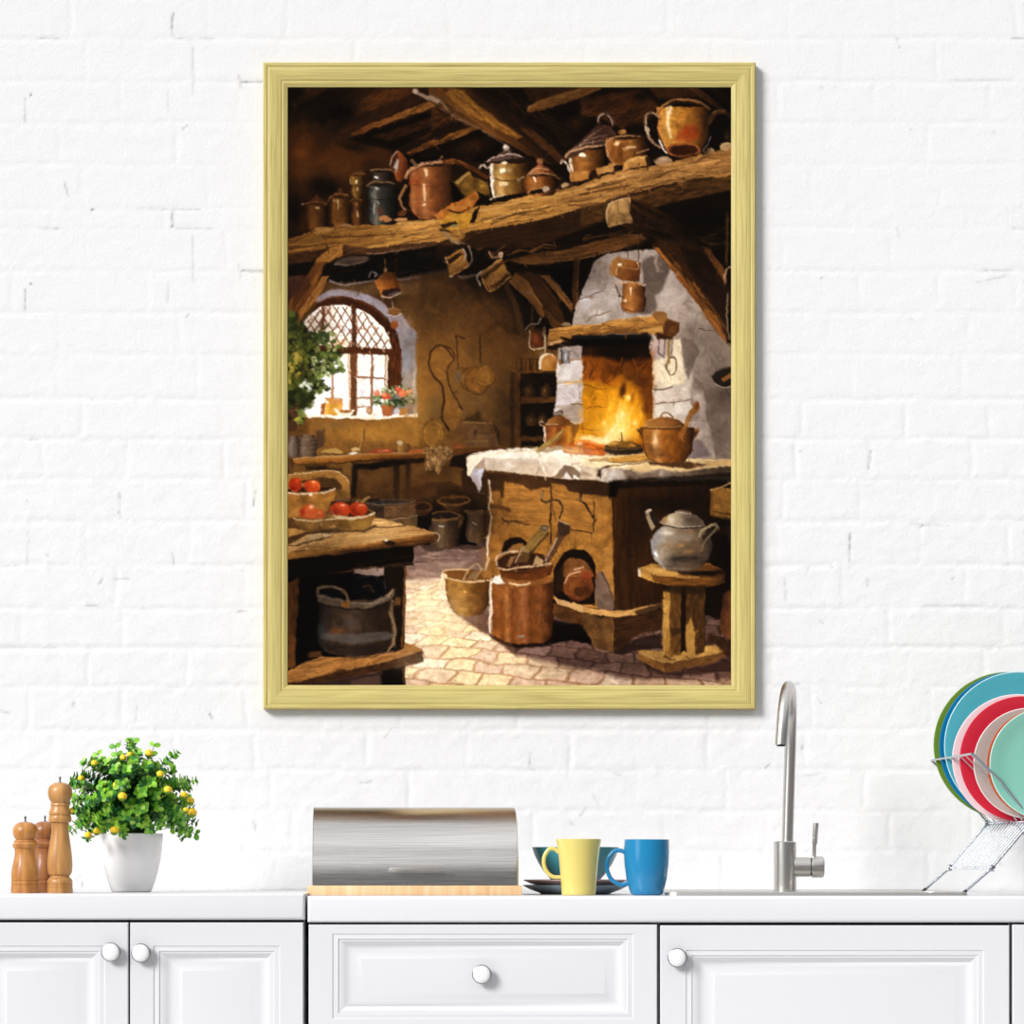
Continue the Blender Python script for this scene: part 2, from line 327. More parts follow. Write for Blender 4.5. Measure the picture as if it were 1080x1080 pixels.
    E(757,458,66,26,'3a2418',ang=-12); E(775,470,40,12,'6a6068',.7,ang=-14); S([(690,492),(760,494),(825,462)], 11, 'b8a8a4'); E(718,300,14,16,'b89060')
    S([(770,512),(776,575)], 5, 'c0c0c0'); E(783,602,50,30,'80582c',n=.3); S([(738,580),(785,575),(830,590)], 6, 'a89080',.8); S([(735,625),(785,636),(830,615)], 8, 'd0c4b8'); E(783,690,28,32,'a05a26')
    # ---- framed things hanging from the beam
    org(455, 240)
    P([(60,0),(210,0),(240,60),(180,120),(110,70)], 'a07438', soft=1.5, n=.25, ang=40); S([(90,30),(150,100),(240,115)], 30, '94846c', .8, soft=1.5, w2=14)
    P([(0,130),(240,120),(260,250),(0,330)], '1c130d', .6, soft=3); S([(0,325),(130,300)], 30, '54453c', .8, soft=2); S([(200,350),(320,345)], 24, '8a7c74', .85, soft=1.5)
    P([(240,370),(420,340),(560,400),(650,760),(540,740),(400,600)], '1e130b', .85, soft=5)
    P([(300,450),(380,420),(600,650),(640,760),(540,740)], '3a2412', .8, soft=3, n=.3, ang=50); P([(560,400),(640,480),(720,560),(700,720),(660,740),(600,560)], '0e0907', soft=1.5)
    S([(540,410),(600,560),(650,760)], 48, '543a1c', .9, soft=1.2, n=.25)
    P([(95,215),(215,150),(275,265),(140,352)], 'a87434', n=.2); P([(112,228),(208,168),(226,192),(130,262)], '3c2410'); P([(118,272),(212,200),(248,246),(140,322)], 'bc8640', n=.2, ang=-35); S([(140,345),(272,265)], 12, 'd8a058'); S([(97,215),(112,250)], 14, 'c0a888'); S([(135,345),(150,345)], 14, 'd8c0a0')
    S([(228,155),(242,190),(230,232)], 15, 'b0a294'); S([(265,130),(290,230),(268,268)], 14, '8a7a68')
    P([(340,330),(498,215),(562,332),(420,458)], 'a06e30', n=.2); S([(365,360),(512,245)], 22, '54300f'); P([(372,378),(515,265),(548,318),(425,410)], 'bc8840', n=.25, ang=-36); S([(425,420),(560,338)], 20, '4a2a10'); S([(350,330),(500,220)], 13, 'd0a060'); S([(362,365),(418,455),(566,350)], 12, 'e0ac64'); S([(505,235),(562,340)], 10, '8a5c28')
    S([(412,172),(438,212),(478,208),(496,188)], 16, 'a88a6c'); E(492,192,18,20,'c0a488'); S([(355,318),(326,348),(346,412)], 15, 'c4bcb0')
    # brace and posts left of the chimney
    P([(560,290),(820,310),(1010,540),(1000,690),(900,720),(780,650)], '20140b', soft=1.5)
    P([(600,320),(760,330),(900,520),(960,680),(860,710),(800,600)], '4c2e14', n=.35, ang=50, nl=24)
    P([(770,335),(850,342),(1012,545),(1000,600),(900,480)], '80562a', n=.3, ang=50)
    P([(840,300),(1010,280),(1010,540),(860,350)], '0f0a07', soft=1.5)
    S([(1030,230),(1022,560)], 46, '5c3a18', n=.3, ang=90); S([(1046,230),(1040,540)], 10, '7e542a', .8); P([(1050,260),(1080,250),(1080,430),(1050,500)], '181009')
    P([(550,385),(600,318),(690,390),(790,540),(812,640),(780,640),(690,520)], '8a5c2a', n=.3, ang=52, nl=20); S([(660,465),(700,462),(725,480)], 12, '7a706c',.8)
    P([(800,580),(840,600),(930,700),(870,715)], '6a4420', soft=1.2)
    # hanging cup, ladle, mantel end
    S([(720,570),(714,680)], 15, '60401f'); S([(670,722),(705,690),(760,684),(782,650)], 13, 'b8b0a6'); P([(698,728),(790,720),(802,850),(735,868),(700,850)], '6a3216', n=.2); B(742,790,34,50,'b0602c',.9); S([(702,735),(702,845),(735,866),(800,852)], 12, 'd8c8a8'); S([(725,700),(720,740)], 22, '7a4a24')
    S([(803,720),(806,775)], 26, '988468'); S([(812,770),(812,890)], 16, 'c4b090')
    E(832,972,70,80,'e8dac0'); E(842,975,60,72,'b8803a',n=.2); B(815,950,30,40,'cf9a50',.7); B(880,990,20,50,'7a5022',.6); S([(770,915),(785,890),(810,890)], 16, '8c7456')
    # far wall: ring, pans, sticks, small shelf with jars
    S([(345,770),(348,960)], 14, '412a12'); S([(178,780),(192,1000)], 12, '45301a'); S([(180,775),(240,790)], 16, '3a2612',.8)
    org(455, 400)
    org(300, 300, 4.5)
    P([(690,340),(745,296),(800,335),(776,410),(785,470),(840,590),(800,690),(765,650),(748,560),(755,490),(720,445),(690,390)], '96682c', .8, soft=3, sm=1, n=.25)
    S([(800,345),(745,288),(700,318),(687,370),(705,430),(748,485),(756,550),(745,630),(780,690)], 13, '33200f')
    S([(745,290),(790,308),(806,345),(776,395),(775,445),(800,510),(842,595)], 11, '3a2411')
    P([(640,640),(700,520),(735,520),(745,620),(700,650)], '7e6a3c', .5, soft=4)
    S([(815,245),(826,380)], 8, '3e2712'); S([(815,243),(858,256)], 10, '38220f', .8); S([(930,240),(932,370)], 10, '3e2610')
    for x, y, r_ in ((872,440,44),(890,452,58),(915,458,62)): E(x, y, r_, r_*1.06, '503413'); E(x+1, y-2, r_*.92, r_*.96, '8c5e24', n=.3, nl=4); RING(x, y-2, r_*.8, r_*.84, 4, '5e3e16', .8)
    E(955,437,46,52,'5a3a14'); E(954,435,42,48,'a0702a',n=.3,nl=4); RING(954,435,30,36,4,'6e4a1a',.8); B(948,425,16,18,'b8883a',.7)
    E(828,440,20,30,'645c4e',.8,n=.4); S([(815,400),(845,395)], 12, '5a4020')
    org(455, 400)
    # cupboard
    P([(560,-60),(890,-60),(890,480),(560,480)], '4a3016', soft=1.5); P([(630,-40),(890,-40),(900,480),(640,480)], '1f140c', n=.4)
    S([(612,-60),(612,480)], 44, '6e4820', n=.3, ang=90); P([(560,-70),(790,-75),(790,-45),(560,-50)], '7e5022', n=.2)
    P([(640,122),(885,128),(882,166),(640,172)], '6e4820', n=.25, ang=0); P([(640,405),(800,410),(800,438),(640,440)], '643f1a', n=.25)
    for x, y, s in ((700,90,48),(820,90,45),(720,300,55),(800,300,45)):
        V(x, [(y-45, s*.4), (y-25, s), (y+28, s*.9)], [(-1,'33220f'),(-.5,'64461f'),(0,'543a1a'),(1,'22160b')], cv=.1); E(x, y-50, s*.4, 14, '3e2a14'); B(x-10, y-10, 9, 7, 'b89860', .5)
    for x in (625,690,740): V(x, [(-130+(-20), 20), (-60, 26)], [(-1,'4a2c10'),(-.3,'86581f'),(1,'33200e')])
    E(625,-152,20,12,'5a3a18')
    P([(640,450),(780,445),(700,480),(640,480)], '1a1210')
    # back bench: box, lid, straw cloth
    P([(225,300),(430,308),(465,400),(490,482),(240,470)], '6e5030', n=.25); S([(225,305),(430,312)], 12, '9a7848'); S([(240,440),(400,440)], 10, '9a7444',.8); S([(340,385),(450,385)], 8, '4a3018',.9); B(315,380,16,22,'3a2c20',.9); B(270,400,30,60,'7e5c36',.7); P([(440,320),(490,360),(490,482),(465,400)], '4c3418', soft=1.3)
    P([(215,300),(300,250),(330,220),(360,290),(400,300)], '3a2814', .8, soft=3)
    P([(140,500),(250,490),(560,485),(560,515),(150,545)], '6a401a', n=.25, ang=-3); B(190,478,60,16,'9a5428',.9)
    P([(150,545),(330,515),(250,640),(130,620)], '1e130b', .9, soft=2)
    E(20,388,88,106,'5a3a16'); E(16,388,76,94,'8c642a',n=.3); RING(20,388,82,100,10,'a87c3c',.8,a0=-90,a1=90); RING(16,390,52,66,6,'6a481e',.6)
    straw = [(-60,490),(60,480),(140,490),(155,540),(110,590),(80,620),(50,680),(20,640),(-50,650),(-70,560)]
    P(straw, '8e6c40', sm=1, n=.3, nl=3); DAB(straw, 130, ['b08c5c','8a683c','6e5230','c4a06c','5a4024'], 14, .8, sm=1)
    # ---- chimney
    org(612, 240)
    P([(108,232),(200,180),(420,160),(540,150),(640,260),(760,430),(880,600),(960,740),(1070,830),(1075,2250),(-60,2250),(-60,690),(-30,560)], g=(100,300,950,1500,['a49a94','aea49c','a89c90','8e8078','9a8e84']), soft=.9, n=.16, nl=9)
    for x, y, rx, ry, c in ((100,480,90,60,'b8b4b8'),(40,540,50,60,'c8c8cc'),(200,540,90,50,'b4acaa'),(130,620,70,40,'d0c8c4'),(180,290,50,60,'a89a8c'),(160,400,60,40,'948880'),(640,520,90,110,'b8aca6'),(700,600,60,90,'b4a49a'),(900,800,90,120,'8c8076'),(780,740,60,90,'7c6e68'),(1000,900,80,120,'887c70'),(860,560,60,90,'a69a92'),(930,640,80,60,'988c82'),(840,960,80,80,'a0968e'),(700,400,60,60,'a89c98')):
        B(x, y, rx, ry, c, .7)
    R([(0,690),(110,240),(420,170),(400,640)], -30, 60, ['bcb4b4','8e8480','c4bcb8','9c9088'], 60, 16, .5, jit=50)
    R([(640,300),(1060,830),(1060,1200),(760,1200),(700,700)], 70, 70, ['b4a8a0','867a72','a09488','94887e'], 90, 18, .45, jit=40)
    P([(440,250),(520,200),(580,200),(640,280),(580,440),(530,490),(545,560),(500,610),(380,610),(300,590),(400,590),(460,560),(460,440)], '62564f', .85, soft=3, sm=1, n=.2)
    S([(545,205),(535,250),(555,310)], 22, 'a89c90', .8, soft=2)
    S([(-10,510),(60,490),(110,470),(165,440),(180,400)], 9, '6e5a48', w2=5); S([(40,670),(100,630),(170,610),(220,590)], 9, '7a604a'); B(80,495,30,14,'7a5a3c',.6); S([(0,520),(60,510),(70,560)], 9, 'e4e0e0', .8)
    S([(840,720),(890,730),(950,738)], 8, '4c4038', w2=4); S([(100,250),(170,260),(180,340)], 12, '8c7c6c', .5, soft=2)
    # fireplace stones, right jamb
    org(612, 400)
    P([(512,-160),(720,-180),(800,-60),(780,300),(800,330),(850,570),(560,570),(510,260)], 'cabfb2', soft=2, n=.12)
    for q, c in (([(480,-282),(600,-290),(605,-190),(520,-140),(488,-170)],'c4aca4'),([(655,-280),(715,-290),(735,-150),(700,-120),(650,-180)],'dccdb0'),([(512,-130),(560,-145),(720,-150),(755,20),(520,70)],'e4d6b6'),([(518,85),(640,70),(770,50),(775,145),(540,175)],'d4c8bc'),([(515,190),(760,165),(800,190),(780,250),(540,265)],'d8d0c4'),([(780,300),(900,300),(920,360),(900,420),(800,420)],'bdb2aa')):
        P(q, c, sm=0, soft=1.5, n=.12)
    B(500,-180,24,30,'d89040',.8); B(520,-110,20,40,'f0e0c0',.7)
    S([(525,70),(600,68),(650,48)], 10, '5e4c3c'); S([(530,175),(640,165),(770,150),(800,150)], 9, '6e5a48'); S([(820,300),(900,290),(960,280)], 11, '5e4c40'); S([(960,285),(1070,270)], 7, '6a5a50')
    B(560,30,50,30,'c8b8a4',.7); B(680,110,70,24,'c4b4a8',.6)
    P([(770,60),(880,90),(900,220),(930,380),(960,560),(830,570),(790,330),(860,260)], 'b4a8a0', .7, soft=3)
    P([(885,70),(1075,90),(1075,570),(955,540),(925,360),(885,230)], '85786f', soft=3, n=.15); B(1010,400,70,100,'786c64',.8)
    P([(720,-300),(800,-280),(850,-200),(770,0),(745,-80)], '7c6e66', .9, soft=2.5); P([(800,440),(860,430),(930,540),(800,570),(760,560)], '7a6e74', .8, soft=2)
    B(860,200,40,80,'cfc4bc',.7); B(830,130,40,50,'d8ccc0',.7)
    # iron hooks, ladle, ring
    org(612, 240)
    S([(560,785),(560,890),(590,920),(600,880),(600,785)], 11, '5e5a60', sm=0); S([(582,800),(582,890)], 10, 'b8aca8'); RING(652,985,36,66,13,'6e5c44'); S([(630,785),(625,880),(628,970)], 22, '96743e'); S([(618,800),(615,960)], 6, 'd0b888', .8); S([(655,790),(650,900)], 12, '6a6256', .8)
    # big brace at right
    P([(640,0),(1075,-90),(1075,560),(1000,480),(860,150)], '170e08', soft=1.5, n=.3, ang=-8)
    R([(720,20),(1060,-60),(1060,200),(880,150)], -10, 30, ['4e3214','2e1c0e','6a4420'], 150, 16, .7)
    P([(440,60),(560,-20),(760,20),(900,140),(1060,330),(1060,560),(860,400),(640,200)], '2a190c', soft=2, n=.5, ang=45, nl=24)
    P([(515,120),(640,20),(870,150),(1050,410),(1050,820),(960,735),(860,580),(720,400),(600,240)], '4a2c14', n=.35, ang=52, nl=30)
    P([(700,130),(900,190),(1050,420),(1050,700),(950,560),(800,330)], '2c1a0d', .8, soft=3, n=.4, ang=52)
    P([(520,130),(560,140),(640,240),(740,360),(860,510),(960,620),(1045,780),(1045,825),(960,735),(850,570),(720,400),(610,250)], 'a0642a', n=.3, ang=52, nl=24)
    R([(540,140),(760,300),(1045,700),(1045,800),(850,560)], 54, 40, ['c08038','7a4818','5e3614','b0702c'], 120, 14, .65)
    P([(860,130),(920,140),(1045,330),(1030,400)], '8a5626', n=.3, ang=55); S([(780,50),(960,130)], 22, '7a5022', .9, soft=1.5); S([(800,65),(870,75),(960,50)], 18, '6a461e', .9)
    S([(1045,-100),(1040,260)], 26, '5e4022'); S([(1050,-90),(1046,250)], 7, '94703c', .7)
    P([(1045,300),(1075,290),(1075,400),(1040,380)], '1a1110'); S([(1080,280),(1042,300),(1028,340),(1036,385)], 17, 'c0a080'); S([(1055,470),(1042,560),(1048,680),(1062,790)], 12, '948470'); S([(1062,420),(1058,600)], 10, '3a2818')
    # stub end of the cross log
    org(612, 85)
    P([(200,870),(350,835),(470,870),(640,960),(800,1070),(860,1150),(600,1140),(420,1090),(250,1020)], '482c13', n=.35, ang=28, nl=24); R([(350,850),(700,1000),(700,1100),(400,1070)], 32, 30, ['5e3c1a','2a180b','6e4820','1c1009'], 140, 14, .7); B(760,1080,120,60,'1c1009',.8,30); B(560,1090,160,30,'170d07',.8,10)
    P([(185,930),(200,880),(250,860),(330,835),(358,850),(352,930),(378,1010),(320,1015),(250,1030),(205,1045),(188,1000)], 'b89058', n=.3, nl=4, sm=1)
    S([(195,1030),(186,950),(205,885),(255,860),(330,840)], 12, 'dcc8a0', .8); S([(275,860),(270,930),(310,960)], 8, '7a5830', .8); B(310,900,30,40,'cca468',.8); B(220,980,25,45,'9c7440',.7)
    # ---- jars on the shelf
    org(300, 85)
    V(232, [(885,80),(920,78),(1005,80),(1052,68)], [(-1,'3a1f0b'),(-.6,'82501e'),(-.2,'8a5822'),(.3,'6c401a'),(.7,'40240e'),(1,'1e1008')])
    P([(145,888),(190,850),(215,825),(235,818),(262,838),(312,876),(300,895),(230,872),(180,880)], '6e3c1c'); S([(150,885),(200,862),(240,862),(300,880)], 9, 'a0683c'); E(228,824,16,8,'7a4422'); E(232,906,14,9,'e0c098',.8); E(133,883,10,5,'a89c90',.8)
    V(402, [(838,72),(900,76),(980,76),(1042,60)], [(-1,'48290d'),(-.65,'a66f2c'),(-.2,'9a6426'),(.4,'6e4416'),(1,'261408')])
    P([(318,838),(335,815),(390,800),(440,808),(455,830),(400,822),(340,845)], '704020'); S([(318,836),(350,818),(400,806),(446,814)], 11, 'b07848'); E(395,785,18,15,'6a4222'); S([(378,852),(380,915)], 12, 'f4dcb0', w2=5); B(352,858,8,10,'e8c898',.8)
    V(518, [(852,52),(900,36),(960,46),(1025,42)], [(-1,'482a10'),(-.5,'825026'),(0,'7a4c22'),(.6,'442810'),(1,'1c0f07')]); P([(455,865),(490,835),(545,845),(560,865),(500,858)], '5a3418'); S([(460,858),(500,842),(550,850)], 9, '9c6c40'); S([(515,930),(516,970)], 9, 'e4c898'); E(512,880,8,10,'b88a50',.8)
    V(517, [(680,54),(730,58),(752,46),(765,48),(805,46),(842,28)], [(-1,'5c4418'),(-.6,'a07c34'),(-.2,'8c682a'),(.3,'6a4c1c'),(1,'241608')], n=.25); P([(460,680),(490,650),(520,632),(560,645),(585,672),(520,684)], '5a3818'); S([(465,676),(520,660),(570,670)], 9, '8a5c30'); E(515,720,9,14,'f0dca0',.9); S([(462,745),(520,756),(565,745)], 6, '3a2610'); E(515,775,7,14,'d8bc80',.8); S([(465,700),(468,735)], 7, 'd0b888', .7)
    V(700, [(740,112),(828,114),(850,106),(985,112),(1015,98)], [(-1,'1a1a19'),(-.75,'525452'),(-.45,'777872'),(-.15,'444542'),(.4,'2a2a28'),(1,'0c0c0b')], n=.2)
    S([(592,830),(650,845),(740,845),(810,828)], 7, '1c1e1e'); V(688, [(642,76),(715,72)], [(-1,'221a12'),(-.4,'54463a'),(0,'4a3e34'),(1,'140e0a')]); E(690,640,80,15,'8a6a48'); E(692,646,64,10,'2a1c12'); E(702,735,118,20,'2a231c'); S([(585,750),(620,728),(700,720),(780,728)], 14, '8a6c48'); E(655,690,14,9,'e0e0e0',.9); E(660,762,14,8,'dcdcd8',.9)
    S([(635,880),(632,950)], 12, 'ccd8d8', .9, w2=4); S([(665,855),(672,880)], 8, 'd8e0e0', .8); B(678,930,24,30,'783828',.8)
    P([(742,605),(765,540),(808,495),(850,520),(880,575),(875,640),(845,725),(800,710),(770,650)], g=(740,600,880,620,['6a3416','9a5024','8a4820','4a240e']), n=.15); P([(748,610),(772,545),(808,502),(815,560),(800,620),(785,652),(762,635)], '54301c'); P([(772,620),(806,555),(818,560),(795,655)], 'b0a49c'); S([(746,608),(768,545),(808,498)], 8, 'c0a898')
    P([(830,720),(890,690),(900,960),(840,960)], '20120a', soft=2)
    V(1046, [(612,152),(700,157),(735,158),(752,150),(860,160),(930,146),(975,96)], [(-1,'7a4624'),(-.85,'b0703f'),(-.6,'9a5a2e'),(-.25,'ac7040'),(0,'92542a'),(.35,'784420'),(.75,'543016'),(1,'301a0c')], n=.18)
    B(925,725,50,45,'a83a1c',.5); P([(900,745),(1040,740),(1045,850),(900,840)], 'b06e38', .35, soft=4); S([(890,738),(960,752),(1060,755),(1190,735)], 7, '6a3214', .7); S([(900,862),(1000,858),(1070,850)], 10, 'c88858', .6)
    S([(862,688),(882,645),(955,603),(1080,580),(1200,582)], 24, 'c8986e', n=.15); S([(858,690),(900,655),(1000,612),(1190,604)], 8, '6a3a20', .8)
    S([(1005,630),(1012,672)], 20, 'f8e0c0', .8, soft=1.5); S([(995,745),(996,850)], 24, 'f8dcb4', .85, soft=1.6, w2=16); E(995,882,18,9,'f4d8b8',.8); B(1060,950,20,14,'d08060',.6)
    S([(862,748),(825,825),(832,878),(860,925)], 24, 'a87c50', w2=18); S([(905,568),(945,602)], 26, '7c5e40'); E(835,945,30,20,'7a4420',.9)
    P([(670,980),(700,962),(745,972),(770,990),(730,1005),(690,1000)], 'b47c4a',sm=1); E(828,990,52,13,'c0905c'); E(430,1030,46,14,'a8804e')
    P([(215,1065),(240,1045),(330,1045),(360,1055),(300,1075),(225,1090)], 'b08448', sm=1)
    org(455, 85)
    S([(45,575),(80,540)], 16, '8a6c50'); S([(0,585),(50,578),(100,590)], 16, 'b08460')
    P([(150,720),(270,645),(300,690),(400,720),(420,820),(330,800),(240,825),(190,770)], '76551f', n=.3); P([(165,725),(262,648),(275,662),(190,735)], 'a88850'); B(365,745,36,30,'b88e3c',.9); B(240,750,30,24,'9a7430',.8); B(320,720,30,40,'5a4218',.7); P([(130,720),(165,735),(235,830),(160,880)], '160d07', soft=1.5)
    S([(95,580),(180,572),(260,612),(400,690)], 46, '6e3a14', n=.2, w2=26); S([(110,572),(180,562),(250,595)], 14, 'a06426', .8)
    P([(320,790),(420,840),(440,880),(330,890)], '1a1009', soft=1.5)
    P([(15,965),(60,930),(150,872),(230,840),(315,785),(345,830),(300,890),(260,945),(170,930),(100,990),(50,985)], 'b46e2c', n=.25)
    P([(60,1010),(120,945),(280,945),(300,1000),(240,1060),(140,1060),(70,1050)], 'bc8a30', n=.25); P([(100,910),(300,850),(290,880),(120,930)], 'c88a40', .6)
    S([(120,925),(190,938),(260,915)], 18, '30200e', w2=10); B(215,880,40,14,'8a4c1c',.5)
    P([(270,1020),(300,930),(345,890),(335,940),(305,1010)], '24140a'); P([(55,1030),(170,1000),(185,1020),(80,1055)], '3a2e12'); S([(60,1060),(130,1075)], 14, '302010'); E(160,1035,22,12,'8a8458')
    V(560, [(592,138),(640,145),(690,138),(705,132),(722,138),(790,132),(825,110)], [(-1,'ece0d0'),(-.9,'d8c8ac'),(-.82,'94743e'),(-.45,'c8a060'),(-.15,'a47c3c'),(.2,'8a6428'),(.6,'5c3c16'),(1,'281608')], n=.2)
    S([(425,700),(500,712),(600,706),(690,680)], 7, '4e3416', .9); P([(392,585),(420,555),(480,530),(540,514),(610,525),(665,548),(560,560),(440,580)], '64504a'); S([(397,580),(440,550),(520,528),(600,530),(660,548)], 13, 'c8b0a4', w2=8); S([(420,590),(520,575),(640,570)], 10, '3a281a', .9); E(530,478,22,25,'a09088'); E(524,470,10,12,'e8e0dc',.9); S([(495,520),(530,500),(560,510)], 14, '8a7468')
    S([(345,618),(368,602),(400,622),(418,618)], 16, 'd8c8b8'); S([(425,625),(420,700),(445,805)], 13, 'f4ece0', n=.05); S([(422,845),(455,828),(560,815)], 13, 'd8c4a8', w2=8); P([(450,835),(560,815),(690,790),(640,830),(500,865),(440,865)], '1c1008', soft=1.2)
    E(515,588,24,10,'fff0d0',.9); P([(485,630),(520,622),(530,650),(495,660)], 'fff4cc', soft=1.5); P([(480,725),(540,722),(545,745),(490,750)], 'f0dcb0', .85, soft=1.5); B(555,640,22,16,'b8b0a0',.7)
    V(778, [(682,112),(740,124),(795,104),(812,88)], [(-1,'6c3c16'),(-.65,'a8682e'),(-.3,'b87a3c'),(.2,'8a5020'),(.7,'4a280e'),(1,'1e0f07')])
    P([(680,672),(715,635),(765,595),(795,595),(830,620),(885,672),(780,655)], g=(690,640,880,650,['b88058','a86c40','7a4422','4a2810']), n=.15); S([(705,650),(770,622),(830,640)], 9, 'd0a880', .8); E(775,575,24,20,'9c6640'); E(770,568,10,8,'c89a70',.8); S([(690,678),(780,658),(885,680)], 11, 'b88a5c')
    P([(690,805),(715,782),(780,768),(795,790),(740,810)], '2c160a'); S([(690,800),(715,778),(780,764)], 7, 'c8a070'); S([(735,690),(745,720)], 20, 'fcf0dc', w2=10); P([(785,780),(800,752),(840,760),(835,785),(800,792)], 'b4a08a', sm=1); S([(612,706),(662,685)], 16, '9a8a70'); S([(890,690),(920,700)], 12, '7a5838')
    P([(920,745),(950,722),(980,735),(960,755),(930,762)], 'b4946c', sm=1)
    org(612, 85)
    V(50, [(490,125),(560,126),(620,118),(690,102)], [(-1,'f0dcc0'),(-.9,'d8b488'),(-.8,'8a5424'),(-.5,'aa6e34'),(-.1,'a46a2c'),(.3,'7c4a1c'),(.7,'50300f'),(1,'261408')], n=.2)
    P([(-105,535),(-70,490),(0,430),(70,365),(125,322),(205,325),(250,370),(265,420),(190,460),(60,490),(-80,560)], '54382a', n=.25, sm=1)
    for q in ([(30,425),(80,390),(145,345)], [(-10,460),(60,420),(120,400),(190,385)], [(-50,488),(20,455),(120,430),(225,420)], [(-70,510),(10,478),(100,462),(200,452)]): S(q, 10, 'b49c8c', .8, w2=4)
    S([(-103,545),(-70,510),(0,485),(60,470),(150,462)], 22, 'c49a72', w2=12); S([(128,305),(130,258),(165,236),(210,250),(238,285),(232,322)], 24, '5c4438'); S([(124,290),(135,255),(170,236)], 9, 'b8a498'); S([(200,250),(228,285),(230,310)], 9, 'c0b0a4', .8)
    S([(-140,590),(-125,568),(-95,590),(-82,640)], 15, 'd8c8b8'); E(15,530,26,16,'fff0dc',.9); E(50,560,12,30,'8a7050',.6); S([(-75,560),(-70,690)], 11, 'e8d8c0')
    P([(-75,650),(-20,640),(80,645),(60,705),(0,715),(-70,720)], 'b8803c', n=.2); P([(60,650),(110,640),(120,680),(60,710)], '34200f')
    V(325, [(400,138),(450,146),(520,142),(590,108)], [(-1,'ac7a48'),(-.7,'9a6028'),(-.3,'8c5220'),(.2,'a06a30'),(.6,'6a3e18'),(1,'2a160a')], n=.2)
    E(330,400,140,18,'3c2414'); S([(180,465),(195,430),(240,403),(330,388),(430,398)], 18, 'b88c5c', w2=10); E(300,362,28,17,'ac7c40'); P([(235,450),(258,425),(290,432),(270,460)], 'ffe8b4', .85, soft=2); P([(300,478),(395,466),(398,480),(310,494)], 'e8c898', .8, soft=2); S([(195,500),(200,540)], 8, 'f0d8b0', .8); B(400,520,40,40,'6a3c16',.7); S([(400,520),(460,500),(485,490)], 12, 'c89868', .8)
    P([(480,510),(600,500),(660,560),(500,590)], '1e120a', soft=1.5)
    P([(312,580),(360,553),(465,536),(490,560),(485,600),(350,625),(300,645)], 'c08e4a', n=.2); P([(455,545),(490,545),(500,600),(470,605)], '3c2410'); S([(330,580),(390,560),(450,550)], 10, 'd8b070'); P([(112,628),(240,590),(258,600),(250,640),(120,672)], 'bc8c4c', n=.2); P([(235,610),(265,595),(265,645),(240,650)], '34200f')
    E(590,572,62,28,'a88868',ang=-8); B(590,560,40,14,'c4ac94',.8); E(915,500,38,17,'ac8e64',ang=-6); E(1032,470,42,26,'b8986c',ang=-10); S([(995,475),(1030,452),(1060,450)], 8, 'd8c098')
    S([(898,330),(925,285),(955,235),(1020,215)], 36, '84562a'); S([(950,230),(985,212),(1025,215)], 14, 'b88850')
    V(735, [(190,194),(235,184),(350,182),(420,166),(480,135),(530,100)], [(-1,'8e6034'),(-.93,'c88c40'),(-.6,'cc963e'),(-.2,'c08634'),(.2,'b07228'),(.6,'8c561c'),(.88,'5a3412'),(1,'4c3a28')], cv=-.02, n=.22)
    P([(660,425),(700,370),(760,308),(830,330),(850,400),(790,430)], 'a83c14', .65, soft=6); B(780,370,60,50,'b04014',.5); E(690,320,8,24,'985818',.8); S([(715,300),(712,340)], 8, '985818',.8); S([(600,240),(740,260),(890,230)], 6, 'a06a24', .6); S([(620,215),(760,235)], 6, 'a87028', .6)
    S([(552,235),(575,190),(630,150),(700,135),(780,138),(860,160),(925,205)], 20, 'b07c48', n=.15); S([(560,240),(600,190),(700,155),(800,160),(900,205)], 7, '6a4018', .8)
    E(732,490,122,50,'a8622c'); E(735,494,104,40,'4a220c',n=.3); S([(600,505),(680,540),(800,545),(870,510)], 10, '7a4420', .9); B(900,500,30,40,'1a0f08',.8)
    S([(636,195),(622,290),(640,400)], 36, 'fff2d0', .8, soft=2.2, w2=14); S([(562,425),(585,480),(615,520)], 13, 'f4ece4'); S([(928,400),(905,460),(875,495)], 9, '98948c', .9); S([(556,250),(560,420)], 7, 'c88a4c', .8)
    S([(550,250),(508,232),(466,255),(470,330),(490,400),(520,445),(565,475)], 20, 'a88c70'); S([(470,260),(468,330),(485,380)], 8, 'dccab0', .8); E(480,345,18,22,'b8a488')
    # ---- mantel, mugs on the hood
    org(612, 240)
    S([(340,60),(340,220)], 8, '5c4430'); S([(418,60),(412,250)], 8, '54402e'); S([(300,100),(420,110)], 30, '6a3e1a', .7, soft=2)
    P([(215,300),(222,240),(255,213),(340,228),(432,252),(420,390),(350,390),(250,355)], g=(220,250,400,390,['c08644','a4682e','8a5224','5e3416']), n=.18); E(238,285,30,68,'bc8444',.7,ang=8); E(278,268,16,13,'fff0d0',.9); S([(290,285),(400,300)], 10, 'c89060', .6); S([(262,290),(258,340)], 8, 'f0d0a0', .7); S([(405,250),(415,285),(400,300)], 10, 'd8c8b8')
    V(382, [(398,84),(470,82),(550,90),(595,72)], [(-1,'8a5426'),(-.6,'b4763a'),(-.2,'b87c3e'),(.3,'8e5626'),(.7,'64381a'),(1,'3a1e0e')], n=.2)
    S([(248,398),(300,388),(380,396),(450,408)], 13, 'c8a07c'); S([(252,405),(265,450),(290,490),(312,505)], 10, '5a483c'); E(278,490,10,8,'3a3028'); S([(362,430),(358,480)], 16, 'ffe4bc', w2=8); E(320,520,14,10,'f8dcb0',.9); S([(300,575),(380,595),(450,570)], 9, '6a4a34'); S([(450,410),(470,405)], 12, 'b8aca4')
